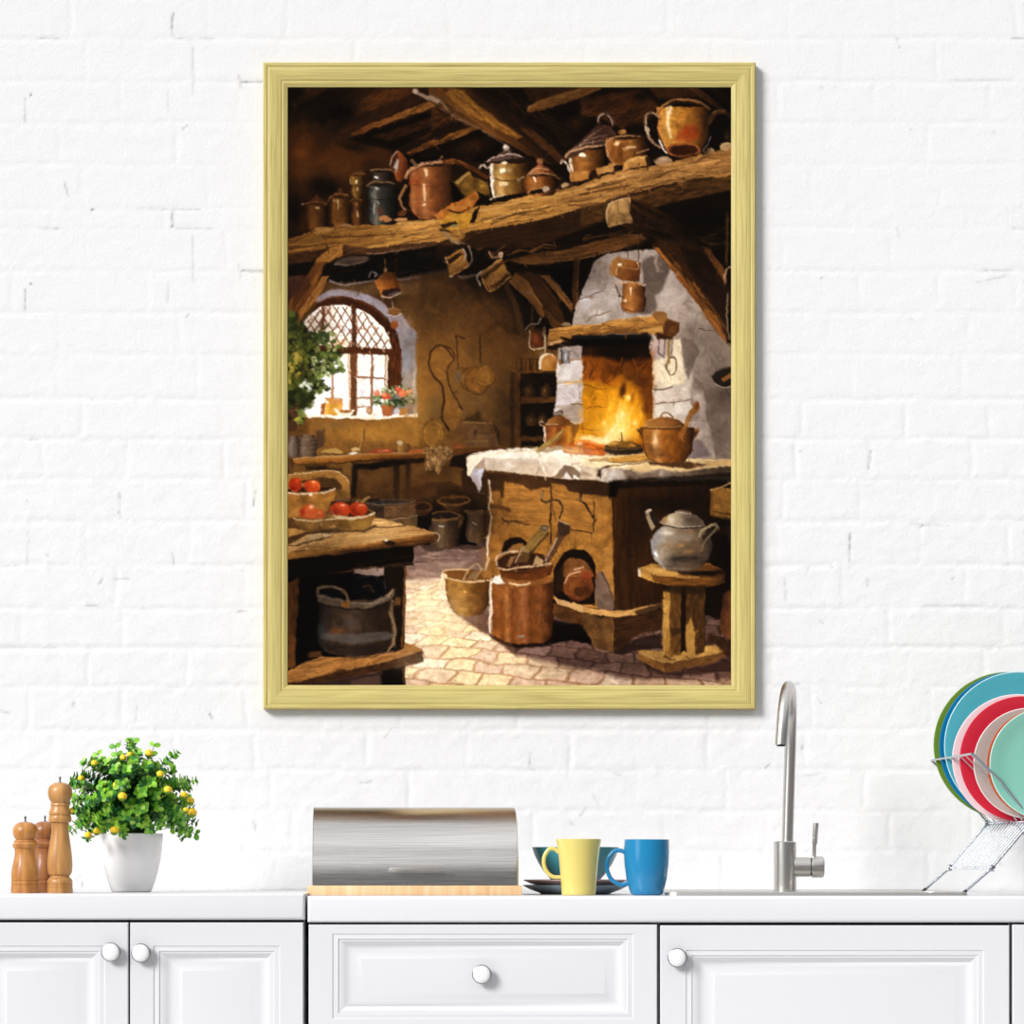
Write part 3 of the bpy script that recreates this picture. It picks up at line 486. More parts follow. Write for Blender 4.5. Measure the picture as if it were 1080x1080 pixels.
    P([(0,692),(120,690),(240,655),(360,642),(470,630),(560,620),(620,645),(710,682),(706,745),(660,782),(590,792),(470,752),(300,752),(120,765),(0,772),(-160,785),(-160,745),(-150,715)], g=(0,690,10,770,['c8964e','b4803c','8a5c28']), n=.28, ang=-6, nl=24)
    R([(-150,720),(240,660),(560,630),(600,740),(300,745),(-150,775)], -7, 46, ['d8aa60','9a6c30','c4924c','6e4820'], 130, 11, .6)
    P([(600,640),(710,682),(706,745),(660,782),(585,790),(600,700)], '6e4420', n=.25); P([(510,615),(560,598),(612,605),(620,650),(580,670),(540,660)], '9a6c38', sm=1); P([(430,735),(580,700),(590,745),(520,760)], 'd4a458', .8, soft=1.5); S([(380,670),(450,660)], 9, '54341a', .8)
    P([(540,745),(660,782),(640,800),(540,790)], '4a2c14')
    org(455, 240); P([(838,722),(1080,690),(1080,765),(950,795),(830,802)], 'b4803a', n=.28, ang=-7, nl=20); S([(850,730),(1070,700)], 13, 'd0a058', .8); P([(920,700),(950,675),(985,680),(990,698)], '8e7858', sm=1); P([(832,812),(925,803),(930,828),(830,840)], 'c49a68'); P([(830,842),(1080,790),(1080,830),(900,870),(830,862)], '2a1a10', soft=1.2)
    # fire opening
    org(612, 400)
    P([(-170,-300),(0,-395+110),(480,-300),(495,-200),(512,-130),(512,260),(470,480),(-60,480),(-60,-260)], '241308')
    P([(-40,-280),(490,-285),(490,-250),(-40,-230)], '0e0c10', soft=2)
    P([(-60,-150),(100,-170),(300,-120),(512,-150),(512,520),(-60,520)], 'a8580f', soft=5, n=.3, nl=8)
    B(40,-60,110,90,'b4651c',.8); B(120,-100,120,50,'8a4a12',.7); B(400,-100,120,100,'5a2c0c',.9); B(300,-190,200,60,'1e0f08',.9); B(60,-200,80,40,'4a280e',.8); B(470,100,50,180,'6e360e',.9); B(440,-20,80,60,'7e4410',.7); B(330,-60,60,60,'7a4014',.7); B(380,10,60,50,'6e3a14',.7)
    R([(0,-160),(480,-160),(480,50),(0,50)], 100, 60, ['c06e18','7a3e0e','a85c14','4e260a'], 90, 16, .5, jit=25)
    P([(-60,20),(120,10),(250,60),(240,420),(-60,440)], 'd08a14', soft=4, n=.2)
    for q in ([(-60,40),(60,45),(130,70),(210,60)], [(40,210),(110,195),(200,200)], [(0,350),(90,360),(160,355)], [(90,150),(110,130)]): S(q, 9, '74400a', .85, w2=5)
    P([(20,220),(230,210),(250,340),(30,350)], 'dc9a1c', .7, soft=3)
    for x, y, rx, ry, c, a, an in ((300,160,90,190,'f0a414',.85,10),(380,230,80,130,'eca818',.8,-10),(240,150,50,130,'f4b020',.7,25),(330,60,60,90,'c87810',.6,10),(300,280,110,110,'ffc828',.8,0),(250,350,130,70,'ffe070',.9,0),(260,370,60,70,'fffbe0',.9,20),(130,440,150,28,'fff2b8',.95,0),(290,240,24,60,'fff0a0',.8,10),(380,380,60,60,'f8b428',.8,0),(220,200,24,60,'fcd048',.6,20),(320,170,20,70,'ffd850',.7,10),(430,330,30,70,'d88814',.7,0),(40,420,70,24,'fff0b0',.8,0),(310,320,30,50,'fffce8',.8,-15)):
        B(x, y, rx, ry, c, a, an)
    for q, c, w in (([(200,430),(240,340),(290,270),(285,200),(300,120)],'fff6c8',40),([(310,420),(330,330),(380,280),(390,220)],'ffe890',30),([(240,330),(215,240),(240,150),(230,80)],'fcc838',26),([(340,230),(400,160),(400,90)],'f4b428',26),([(290,140),(330,80),(320,20)],'e89c1c',24)): S(q, w, c, .55, soft=4, w2=4, n=.2)
    for x, y, rx, ry, c, a, an in ((330,200,150,200,'f4a818',.6,0),(300,320,170,130,'fcc030',.6,0),(270,390,120,60,'fff0b0',.75,0),(400,300,70,120,'f0a820',.6,-8),(120,440,150,30,'fff4cc',.8,0),(290,300,50,110,'fff0a0',.7,14),(230,300,40,60,'fcd860',.6,30)): B(x, y, rx, ry, c, a, an, n=.4)
    for q, c, w in (([(180,440),(235,350),(270,300),(262,240),(290,180)],'fffbe0',34),([(250,430),(300,360),(350,330),(345,260),(375,200)],'fff2b4',28),([(300,400),(390,340),(430,260),(425,190)],'fcd860',24),([(210,320),(190,250),(215,180),(205,110)],'fbc43c',20),([(260,220),(300,150),(285,80),(320,30)],'f4b02c',22),([(380,180),(360,110),(390,50)],'e0901c',20)): S(q, w, c, .6, soft=3, w2=3, n=.2)
    for x, y, rx, ry, c, a, an in ((310,70,22,60,'4a220a',.75,8),(430,20,60,70,'4e260c',.6,0),(250,-60,90,50,'3a1a09',.6,0),(370,130,16,40,'8a4a10',.6,0),(470,200,24,90,'6e380e',.7,0)): B(x, y, rx, ry, c, a, an)
    for x, y in ((170,310),(385,310),(345,130),(300,250)): B(x, y, 18, 22, 'fff4b0', .8)
    B(300,90,24,50,'5c2c0c',.7); B(350,-10,50,40,'4a220a',.6)
    P([(-60,450),(60,430),(180,470),(180,490),(-60,500)], 'e87820', .8, soft=2); S([(-60,440),(40,450),(110,465)], 20, 'ec8830', .8, soft=2)
    org(612, 240); P([(-60,770),(480,752),(505,785),(490,835),(-60,850)], '120d0b', .9, soft=2)
    # left jamb stones
    org(455, 400)
    P([(895,-20),(1075,-40),(1075,300),(1010,330),(880,240),(895,30)], 'b8ac9c', soft=1)
    P([(900,-100),(985,-135),(1075,-140),(1075,-60),(985,-70),(905,-60)], 'b4aaa8', soft=1.5, n=.15); S([(905,-58),(1000,-68),(1075,-62)], 8, '6e6058', .8)
    P([(900,-225),(1010,-240),(1072,-235),(1072,-145),(985,-138),(905,-142)], 'a49894', soft=1.5, n=.2); B(960,-190,40,24,'c0b6b2',.7)
    for q, c in (([(905,-90),(980,-130),(1070,-140),(1075,-20),(1050,15),(900,5)],'cfc6c2'),([(895,70),(920,38),(1060,38),(1062,150),(1000,180),(885,190)],'cac2c2'),([(930,190),(1075,190),(1070,300),(980,300),(925,240)],'a89c94'),([(905,-140),(920,-70),(895,-20),(890,-60)],'d8d0c8'),([(875,215),(900,205),(920,240),(870,250)],'d0c8c4')): P(q, c, n=.14, soft=1.4)
    S([(900,60),(920,38),(1000,30)], 9, 'f0eaea'); S([(1050,40),(1058,150)], 8, '7a624c', .7); S([(1000,178),(1075,182)], 10, '6e4a20'); S([(945,22),(1070,18)], 14, 'd8a850', .8); B(985,30,30,10,'f0c070',.7); B(1060,250,20,60,'e0b060',.6); B(980,-60,40,40,'e0dcd8',.7); P([(870,240),(930,215),(940,245),(880,262)], '6a5c54')
    org(455, 240); P([(922,868),(975,868),(978,965),(930,962)], '8c8a8e'); S([(928,868),(935,960)], 12, '37322e'); S([(980,880),(984,960)], 16, '5e5450', .8); S([(955,880),(960,940)], 9, 'd0d0d4')
    # ladle bowl hanging at the right edge
    org(612, 400)
    B(1040,110,80,110,'54473e',.8); P([(935,-10),(960,-50),(1075,-90),(1075,50),(1000,50),(955,30)], '2a2119', sm=0, n=.3); P([(1000,0),(1075,-50),(1075,-10),(1020,20)], 'a06a34'); S([(960,38),(1020,56),(1075,52)], 8, 'c8bca8'); S([(940,-20),(970,-60),(1060,-92)], 8, '6e6258')
    # ---- floor
    org()
    fl = [(423,600),(440,560),(470,578),(515,572),(520,640),(590,660),(640,690),(680,640),(771,660),(771,724),(423,724)]
    g, M = pmask(tp([(400,574),(470,572),(520,560),(580,640),(645,688),(700,640),(771,655),(771,724),(303,724),(303,640)]), 1)
    X, Y = g[4]/SS+PX0, g[5]/SS+PY0
    v = 1/(Y-488.); u = (X-470)*v
    Bq = v*3500+u*1.6; A = u*6.4-v*1500
    A, Bq = A+.28*fbm(A*.9, Bq*.9, 3, 2), Bq+.30*fbm(A*.9+9, Bq*.9, 4, 2)
    row = np.floor(Bq); A2 = A+.5*(row % 2)
    fa, fb = A2-np.floor(A2), Bq-row
    ed = np.minimum(np.minimum(fa, 1-fa)*1.25, np.minimum(fb, 1-fb))
    j = np.clip((.10-ed)/.09, 0, 1); j = j*np.clip((Y-585)/40, .15, 1)
    hs = h2(np.floor(A2), row, 11)[..., None]
    lit = np.array([hx('f6dfae'), hx('ecd2ae'), hx('e2c4a8'), hx('f4e6c6')])[(h2(np.floor(A2), row, 5)*3.99).astype(int)]
    shd = np.array([hx('7c5e56'), hx('8a6a60'), hx('72544a'), hx('8e7068')])[(h2(np.floor(A2), row, 6)*3.99).astype(int)]
    # sunlit patch
    def band(p, s): r = pmask(tp(p), s); m = np.zeros((CH, CW)); gg = r[0]; m[gg[1]:gg[3], gg[0]:gg[2]] = r[1]; return m[g[1]:g[3], g[0]:g[2]]
    L = band([(425,612),(470,608),(474,640),(490,655),(512,668),(530,680),(546,692),(575,697),(600,703),(630,708),(660,716),(771,718),(771,724),(423,724)], 5)
    L = np.clip(L*np.clip(1.1-(np.abs(X-470)/260)**2, .6, 1)*np.clip(1.45-(Y-600)/230, .75, 1.1), 0, 1)
    col = shd+(lit-shd)*L[..., None]
    far = np.clip((612-Y)/20, 0, 1)[..., None]
    col = col*(1-far)+hx('846a62')*far
    col = col*(1+.16*fbm(X/5, Y/2.5, 9)[..., None]) 
    jc = hx('4c332a')+(hx('b0825a')-hx('4c332a'))*L[..., None]
    col = col+(jc-col)*j[..., None]*.8
    put(g, M, np.clip(col, 0, 1))
    R([(425,610),(520,640),(640,690),(771,700),(771,724),(425,724)], 12, 70, ['fff0d0','c8a488','a08478','e8cca8'], 12, 1.6, .3)
    R([(420,588),(470,578),(515,575),(515,605),(425,612)], 0, 46, ['9a827a','6e544c','b09a90','5e463e','a88c7c'], 26, 3, .6)
    B(485,600,24,10,'8c7268',.6); P([(425,600),(500,588),(470,612),(425,625)], 'c4a898', .35, soft=5)
    B(450,640,26,24,'fff0c8',.5); B(470,660,30,14,'ffe8b0',.4); B(437,680,16,20,'e8d8cc',.4)
    P([(440,573),(470,568),(515,568),(515,578),(450,582)], '3c2a20', .6, soft=3)
    # ---- pots by the back wall
    org(380, 480)
    P([(380,300),(430,240),(520,200),(640,190),(760,240),(830,300),(860,420),(400,420)], '2c1b0e', soft=2); P([(420,320),(520,260),(640,240),(780,280),(840,380),(830,640),(400,640)], '0f0a08', soft=1.5); S([(400,300),(520,215),(640,205),(770,250),(825,310)], 22, '5a3a1a', .7, soft=2)
    P([(720,120),(790,60),(870,250),(920,400),(740,400)], '2c1b0d', .8, soft=3); P([(840,150),(925,150),(925,380),(840,380)], '3c2611', .8, soft=2)
    V(665, [(330,110),(360,80),(440,72),(540,66)], [(-1,'3a2612'),(-.5,'6a4820'),(0,'5a3a18'),(1,'24150b')]); E(668,325,122,32,'7e5a2c'); E(670,322,100,22,'24160c'); P([(610,300),(650,285),(750,292),(740,310),(640,315)], '6a4620'); S([(550,320),(580,350),(670,358),(780,330)], 9, 'a07840'); 
    V(600, [(440,128),(480,118),(560,110),(645,100)], [(-1,'4a3826'),(-.6,'6e5840'),(-.2,'7e684e'),(.3,'604830'),(1,'2c1d10')], n=.25); E(590,436,134,34,'94703a'); E(594,434,106,24,'36221a'); S([(458,440),(500,462),(600,466),(700,440)], 10, 'a8824a'); E(580,505,24,8,'d0d0c8',.8); P([(690,440),(740,430),(720,500),(690,530)], '70502a')
    V(838, [(405,85),(440,78),(560,84),(615,76)], [(-1,'4a3826'),(-.6,'7a6448'),(-.1,'6e5236'),(.5,'543a1e'),(1,'3a2614')], n=.22); S([(745,405),(830,415),(915,408)], 20, '7a5c34'); S([(745,395),(830,400),(915,395)], 7, 'a88858'); S([(800,480),(825,495)], 10, 'd8d4c8', .9)
    P([(395,380),(520,350),(500,500),(400,520)], '17100b', soft=1.2); E(440,368,80,36,'744a26'); E(436,366,62,26,'24150c'); P([(400,400),(500,390),(480,420),(400,440)], '4a2e16')
    P([(30,330),(200,315),(390,315),(395,430),(160,450),(90,430)], '4c3a2c', n=.2); P([(165,375),(392,355),(395,428),(170,446)], '77583a', n=.2); E(215,332,178,20,'66605c',ang=1); E(215,334,160,13,'39393a',ang=1); S([(170,372),(280,368),(392,350)], 9, 'a87a48'); S([(45,340),(180,355),(300,352),(395,322)], 9, '84786c'); S([(80,420),(160,375)], 20, '2e241c', .7, soft=2)
    P([(190,470),(408,432),(405,505),(330,520),(200,490)], '6e5636', n=.2); S([(180,465),(300,450),(410,430)], 9, 'a09078'); P([(30,270),(130,262),(140,320),(40,330)], '24180f', .9, soft=1.5)
    # wall under the bench
    org(300, 400)
    P([(470,600),(1000,560),(1000,760),(900,800),(800,850),(480,850)], '6a4820', .85, n=.3, soft=3); P([(480,600),(620,600),(760,570),(900,570),(1000,560),(1000,590),(900,600),(640,640),(490,640)], '20140b', soft=2.5); S([(795,610),(800,840)], 46, '2a1a0d', .9, soft=2); S([(880,590),(885,830)], 46, '2c1c0e', .8, soft=2.5); B(640,740,100,70,'80562a',.6); B(930,700,60,70,'7a5428',.5); P([(480,620),(520,620),(510,840),(470,850)], '1e130b', .8, soft=2); P([(830,800),(1000,740),(1080,740),(1080,830),(860,850)], '38230f', .9, soft=2)
    # back bench top and things
    P([(150,270),(500,290),(930,270),(960,480),(800,500),(200,540),(120,540),(180,350)], 'a87834', .6, soft=4, n=.2); B(600,380,200,60,'b4843a',.5); B(370,330,150,30,'8a7040',.5); B(640,470,200,40,'6a4a28',.6); P([(215,370),(290,350),(280,480),(225,500)], '4e3a30', .8, soft=2.5); B(900,380,50,60,'6e5024',.5)
    P([(60,565),(250,550),(520,535),(800,525),(1010,520),(1010,560),(800,565),(520,580),(300,600),(80,612)], g=(500,540,505,590,['b07a36','9c6426','6a3e16']), n=.2, ang=-3, nl=20); S([(70,565),(300,548),(520,535),(1000,518)], 7, 'd0b090', .8); S([(85,612),(300,602),(520,584),(1000,562)], 10, '2a180c', .9)
    P([(60,610),(480,590),(470,760),(60,700)], '7c5826', .8, n=.25, soft=2); P([(150,620),(300,610),(290,650),(170,650)], '33210f', .8, soft=2); S([(250,630),(400,640)], 20, '2e1d0e', .7, soft=2)
    V(165, [(395,45),(430,65),(480,68),(545,64)], [(-1,'4a3a30'),(-.5,'80705f'),(0,'74624e'),(.6,'5a4a3a'),(1,'3a2c22')]); [S([(100,y),(165,y+10),(230,y)], 5, 'a08c74', .5) for y in (420,450,480,510)]
    V(60, [(400,30),(440,44),(500,48),(550,40)], [(-1,'54453c'),(-.3,'8a7a6e'),(.3,'6e5c50'),(1,'3c2e26')]); E(55,330,45,40,'5a3a28',.9)
    E(340,518,75,24,'94743a'); P([(270,520),(320,495),(370,492),(412,518),(340,530)], 'bc9a54', sm=1); S([(280,530),(400,535)], 8, '5a3c1c')
    E(505,498,32,14,'d0b478'); P([(440,530),(490,515),(530,525),(490,540)], 'd8d0bc'); P([(540,470),(560,410),(575,410),(580,460),(610,470),(600,530),(540,530)], '8a5e2c', n=.2); S([(565,360),(567,420)], 15, '33302c'); S([(552,420),(535,520)], 8, 'd0b888', .8)
    P([(620,505),(680,495),(770,505),(770,525),(620,530)], '9a4828', sm=1); E(730,510,40,10,'b85030'); S([(670,515),(740,512)], 6, 'e8b090', .8); V(850, [(455,30),(475,48),(515,42)], [(-1,'a88a54'),(-.4,'9a6e34'),(1,'4a2f14')]); E(820,450,24,18,'b8b4a8'); P([(890,500),(980,495),(985,520),(895,525)], 'a8582c', sm=1)
    # ---- worktop of the stove
    org()
    P([(493,482),(507,477),(540,473),(568,472),(612,470),(640,478),(690,484),(771,484),(771,502),(720,504),(660,511),(640,510),(612,506),(578,504),(530,497),(508,494),(495,500)], 'b8a88e')
    P([(496,481),(520,476),(545,473),(590,471),(615,474),(625,487),(560,488),(510,485)], 'f4ead6', n=.08, soft=1.2)
    P([(605,484),(640,480),(690,482),(771,485),(771,494),(720,492),(670,496),(640,492),(615,493)], 'e8cf98', n=.12, soft=1.2)
    org(455, 400)
    P([(380,560),(520,565),(760,560),(820,700),(690,680),(520,655),(370,645)], 'd0c2ae', n=.14, soft=1.5)
    B(550,610,40,30,'f4ece0',.9); B(460,600,60,24,'b8aca0',.7); B(640,620,60,30,'dccdb8',.7); B(700,660,60,16,'e0d4c0',.7)
    P([(250,560),(280,540),(370,545),(385,575),(330,600),(275,690),(258,680)], 'ecdfc4', n=.1); P([(275,690),(300,620),(380,560),(372,640),(340,810),(310,760)], 'b4b0bc', n=.1); P([(330,640),(370,630),(345,790)], 'ccd0e0', soft=1.5); P([(300,620),(380,560),(375,640),(330,640)], 'b09a80', .8, soft=1.5); S([(260,685),(300,620),(350,580)], 6, 'fff8e8', .8)
    S([(280,535),(400,515),(560,500),(700,495)], 10, 'fffaf0', .9); S([(400,545),(520,525),(640,515),(700,520)], 7, 'd8b880', .7); S([(560,520),(680,505)], 6, 'c8a870', .6)
    P([(745,545),(900,535),(1000,560),(1080,560),(1080,720),(1000,715),(860,690),(830,712)], 'ece0cc', n=.1, soft=1.2); P([(780,580),(920,600),(850,690),(830,705)], 'd4c6b4', .8, soft=2)
    P([(870,695),(950,610),(1000,620),(1080,690),(1080,720),(1010,680),(1000,710),(960,660),(930,700)], '8c7866', soft=1.2); P([(930,700),(965,660),(995,705)], 'd8d4d4'); S([(755,545),(800,640),(828,705)], 6, 'fff8ec', .9); S([(1000,610),(1080,585)], 12, 'b09068', .8)
    org(612, 400)
    P([(0,560),(70,552),(440,545),(560,590),(360,640),(150,620),(60,640),(0,610)], 'f2e2bc', soft=2, n=.1); P([(0,610),(100,630),(120,715),(0,720)], 'd0c0a8', n=.15)
    P([(0,650),(60,665),(90,690),(0,690)], 'a89880', .8, soft=2)
    P([(122,660),(150,625),(310,635),(400,660),(470,645),(560,640),(700,625),(900,615),(1075,610),(1075,690),(800,695),(560,705),(330,750),(170,735),(115,700)], g=(150,640,1000,660,['c0b4a8','b0a498','94867a','6c5c4e','4e3e30']), n=.25, nl=5)
    B(230,680,60,36,'d4ccc8',.8); P([(310,650),(350,640),(440,680),(560,650),(560,705),(330,748)], '6a584a', .6, soft=2.5); P([(118,690),(130,640),(200,612),(230,618),(150,640),(145,700)], '4e3a2c', soft=1.2)
    P([(300,640),(400,610),(560,590),(880,580),(920,600),(1075,600),(1075,620),(900,630),(720,660),(560,640),(440,665),(360,640)], 'e0c48c', .9, soft=1.5, n=.1); P([(490,590),(760,585),(900,605),(760,640),(620,620),(500,610)], '54341a', .9, soft=2); P([(880,580),(1075,572),(1075,612),(910,615)], 'd4b070', .9, n=.1); S([(180,620),(320,605),(500,590)], 12, '6a4828', .8)
    P([(60,570),(200,555),(220,585),(70,590)], 'b89a70'); P([(205,560),(460,530),(510,560),(500,580),(220,590)], 'c89848', n=.2, ang=-4); S([(210,588),(350,588),(490,578)], 8, '6a4418', .9); S([(230,548),(400,540),(470,535)], 8, 'e8c478', .8)
    # red food, pan, small pot, paddle
    P([(0,470),(60,455),(150,480),(180,500),(170,540),(0,540)], 'b84814', soft=1.2); B(60,480,60,20,'e87020',.9); B(120,520,40,18,'dc7018',.8); S([(0,492),(90,495),(180,490)], 8, '7a3010', .8); B(30,515,40,16,'7a2c10',.8)
    E(310,505,140,34,'1e1a18'); E(305,478,132,32,'33291d'); P([(190,475),(240,445),(330,442),(420,478),(320,490)], '8a6428', soft=1.5, n=.2); B(240,460,40,10,'e0b860',.8); B(370,470,30,10,'c89040',.8); S([(175,490),(310,500),(440,488)], 7, '7c6c58', .8); S([(292,380),(292,440)], 15, '6a5638'); S([(190,520),(310,535),(430,520)], 7, '5a5048', .8)
    org(455, 400)
    V(908, [(330,108),(400,105),(475,98)], [(-1,'e8d0b8'),(-.92,'c8a080'),(-.84,'8a4c20'),(-.4,'b06a30'),(-.1,'8a4a1c'),(.3,'a05a20'),(.65,'d08828'),(1,'6a380f')], n=.2)
    P([(805,330),(830,290),(880,262),(930,258),(980,290),(1018,325),(910,335)], g=(810,300,1010,310,['a8784c','96602c','7a4618','8a5420']), n=.18); S([(808,325),(910,335),(1018,325)], 11, '7a4c28'); S([(815,318),(900,322)], 6, 'd8b890',.8); P([(870,262),(880,238),(930,240),(940,262)], '6a5848'); S([(880,245),(925,245)], 8, 'b8aca0'); S([(795,330),(770,318),(775,300),(800,302)], 11, 'b0a090'); S([(800,345),(802,440)], 8, 'f4e8d8'); P([(985,320),(1050,315),(1040,360),(1010,450),(985,460)], '8a5a2c', .8, soft=1.5); B(985,400,24,70,'e09a30',.8)
    P([(760,515),(830,490),(900,475),(950,480),(940,500),(820,525)], '9a8464', n=.15); P([(735,505),(870,410),(938,350),(952,362),(905,430),(760,528)], 'a88a48', n=.2, ang=-38); S([(760,525),(880,440),(945,365)], 7, '5e4620', .8); S([(700,520),(750,490)], 18, 'd8c8a0', .8)
    P([(930,490),(980,460),(1080,470),(1080,530),(1000,540),(940,520)], 'b06a2c', n=.25); B(1000,465,24,20,'c84820',.9); B(1055,460,24,16,'f0d8c0',.8); B(1020,500,50,24,'dc9444',.8)
    # cooking pot with lid and spoon
    org(612, 400)
    P([(400,360),(440,340),(470,350),(460,440)], '5e3c18'); S([(398,356),(440,345)], 14, '9a6c34')
    P([(775,350),(845,348),(846,372),(810,440),(770,470)], '84562a', n=.2); S([(785,352),(845,356)], 12, 'b08448'); P([(800,375),(838,375),(800,430)], '4a2c12', .8)
    V(622, [(345,186),(400,184),(480,176),(530,162),(560,145),(580,126)], [(-1,'4e2c10'),(-.9,'9a6228'),(-.65,'a86e30'),(-.45,'c08a50'),(-.2,'a8682a'),(.2,'925618'),(.55,'7c4614'),(.85,'54300e'),(1,'321a0a')], n=.22)
    B(515,500,40,30,'5a3a20',.5); B(560,540,60,20,'5e3a1c',.5); B(530,430,22,60,'f4d8b0',.8); B(650,480,40,40,'a8681e',.6); E(500,470,8,6,'6a5a4a',.8)
    P([(440,342),(462,308),(500,285),(560,270),(640,268),(700,290),(735,318),(750,345),(600,356)], g=(450,320,750,330,['b88648','a87238','8e5a28','6a4018']), n=.15); S([(470,308),(560,285),(690,290)], 7, '7a4c20', .7); S([(470,298),(540,275)], 8, 'd0a468', .7); S([(432,345),(520,352),(640,352),(760,346)], 12, '5e3a18'); S([(445,335),(560,342),(720,336)], 6, 'c89c5c', .8); S([(570,270),(580,245),(620,240),(652,262),(655,272)], 12, '7e5a34'); S([(580,250),(620,243)], 5, 'd0b890', .8)
    S([(718,412),(750,330),(790,240),(826,190)], 42, 'a4682a', w2=34, n=.2); P([(790,235),(805,180),(835,158),(852,175),(845,215),(800,255)], 'ac7030', sm=1); E(832,190,12,24,'7a4818',.8,ang=20); S([(735,350),(785,250)], 8, 'd09a50', .7); S([(745,410),(790,310)], 10, '6a4018', .6)
    B(720,470,60,60,'7a4a1c',.5)
    # ---- stove front and side
    org(500, 490)
    P([(95,60),(500,95),(860,120),(985,135),(995,1010),(880,1030),(560,960),(140,960),(85,700)], g=(100,500,990,560,['a06c2e','b07a34','ac7630','b07c36','a87432']), n=.25, nl=7)
    R([(110,100),(985,140),(990,1000),(140,950)], 4, 180, ['c08c40','8e5e26','b8823a','7a4e1e','a06a2a'], 60, 10, .5, jit=20)
    P([(205,130),(530,150),(545,440),(370,430),(210,405)], 'b67e36', .8, n=.25, ang=2, nl=20); P([(560,140),(840,200),(840,480),(680,470),(560,430)], 'b27c36', .7, n=.25, ang=10, nl=14)
    R([(210,130),(545,150),(545,440),(210,405)], 3, 50, ['c89244','966426','d09c50','84561f'], 90, 8, .5)
    P([(85,55),(500,90),(860,115),(1000,130),(985,230),(880,220),(760,210),(680,190),(640,150),(560,130),(540,160),(400,180),(360,150),(205,115),(195,190),(110,190)], '3e2614', .9, soft=2, n=.2)
    P([(60,50),(105,55),(115,400),(90,560),(70,500),(60,200)], '40290f', .6, soft=2)
    S([(108,110),(118,240),(105,300),(122,380),(115,470),(100,540),(95,640)], 14, 'e8dcc8', .9, n=.2); S([(205,110),(200,230)], 26, '3a2210', .85, soft=1.5); S([(125,300),(200,305),(250,325)], 34, '5e3a18', .9, soft=2); S([(120,185),(200,190)], 20, '5e3a18', .8, soft=1.5)
    S([(160,200),(165,900)], 50, 'b07a36', .35, soft=3)
    S([(205,380),(215,402),(300,405),(380,425),(540,442)], 9, '3a2210'); S([(220,412),(380,438),(530,450)], 6, 'd09a58', .7); S([(548,150),(545,300),(545,560)], 13, '33200f'); S([(690,465),(770,478),(840,488)], 9, '3c2410'); S([(858,270),(850,480)], 11, '402812', .9)
    S([(490,190),(482,240),(500,268),(560,250),(610,260),(630,310),(610,380)], 17, '4a3626'); S([(486,195),(480,240)], 6, 'd8ccc0', .9); S([(555,270),(560,330),(590,390)], 12, '6a4a2a', .9); S([(765,200),(760,260),(800,290),(850,380)], 17, '3a2818'); S([(758,240),(766,280)], 6, 'b0a498', .8)
    P([(400,420),(545,440),(545,480),(430,560),(350,470)], 'ba8238', .7, soft=2)
    # niches
    P([(195,600),(215,550),(260,520),(330,520),(385,555),(400,640),(200,640)], '2a170b', sm=0); P([(235,610),(270,570),(340,560),(380,600),(380,640),(235,640)], '9c6c34')
    for t in range(200, 345, 14):
        r0, r1 = 170, 225; c, s = math.cos(math.radians(t)), math.sin(math.radians(t)); S([(715+150*c*1.05, 790+205*s),(715+185*c*1.1, 790+265*s)], 9, ('c89a4c','7e521f')[t//14 % 2], .6, soft=1.5)
    P([(565,760),(590,700),(640,625),(700,597),(780,605),(840,650),(862,720),(860,1000),(760,1000),(600,960),(565,930)], '22130a'); P([(640,700),(700,665),(780,680),(830,740),(830,800),(640,800)], '86562a', sm=1, n=.2); P([(575,780),(640,690),(640,900),(575,930)], '3c2412', .8, soft=2)
    E(742,860,108,112,'8a4a20',n=.2); P([(660,760),(740,720),(810,750),(840,800),(700,800)], '9a6436', .9, sm=1, n=.2); B(800,790,50,40,'a8401c',.8); S([(645,840),(665,800),(720,765),(760,760)], 13, 'e0b890', .9); S([(720,745),(780,725)], 10, 'f0d8b8', .8); B(690,860,50,60,'a0602c',.7); B(800,900,40,60,'4c260f',.8); E(750,905,28,24,'5e3416'); RING(748,905,30,26,6,'3a1e0c'); RING(745,880,75,75,5,'6a3416',.6); S([(660,930),(740,970),(810,950)], 12, '4a260f', .8)
    P([(862,850),(875,780),(900,755),(940,800),(985,940),(990,1030),(885,1030),(868,960)], '7e685a', n=.2, sm=1); S([(905,770),(950,850),(985,950)], 12, '4e3424', .8)
    P([(925,600),(985,560),(992,960),(960,860),(930,780)], 'c48e44', .7, soft=2)
    # side
    P([(975,150),(1000,125),(1800,110),(1800,1080),(1000,1030)], g=(990,500,1700,560,['54300f','442811','321c0c','24140a']), n=.22, ang=90, nl=26, nw=2)
    R([(1000,130),(1700,120),(1700,1000),(1000,1020)], 90, 90, ['6a3c14','2a170b','4e2c10','7a4616','1c0f08'], 150, 18, .25)
    P([(960,120),(1050,120),(1010,230),(960,240)], '110b07', soft=3); P([(985,110),(1830,60),(1830,140),(1000,170)], '1a1009', .8, soft=3); B(1400,280,300,70,'1a1009',.7); B(1600,900,120,260,'140c07',.8); B(1180,700,120,200,'6a3c16',.5)
    # ---- plinth
    org(612, 565)
    P([(-60,470),(0,490),(100,525),(235,530),(340,530),(580,480),(585,510),(460,560),(240,580),(120,565),(0,540),(-60,520)], 'c89a58', n=.2); P([(-60,515),(0,545),(100,565),(150,580),(235,580),(235,832),(85,790),(70,730),(30,670),(-60,640)], '74502a', n=.3, nl=5); P([(235,580),(470,560),(585,505),(585,670),(440,690),(370,730),(320,800),(240,832)], '4c2e16', n=.35, ang=-14, nl=14); B(190,700,40,70,'8a6434',.7); S([(232,590),(232,820)], 8, '9a6e38', .8); P([(380,540),(580,480),(585,530),(420,580)], '2c1a0d', .7, soft=2)
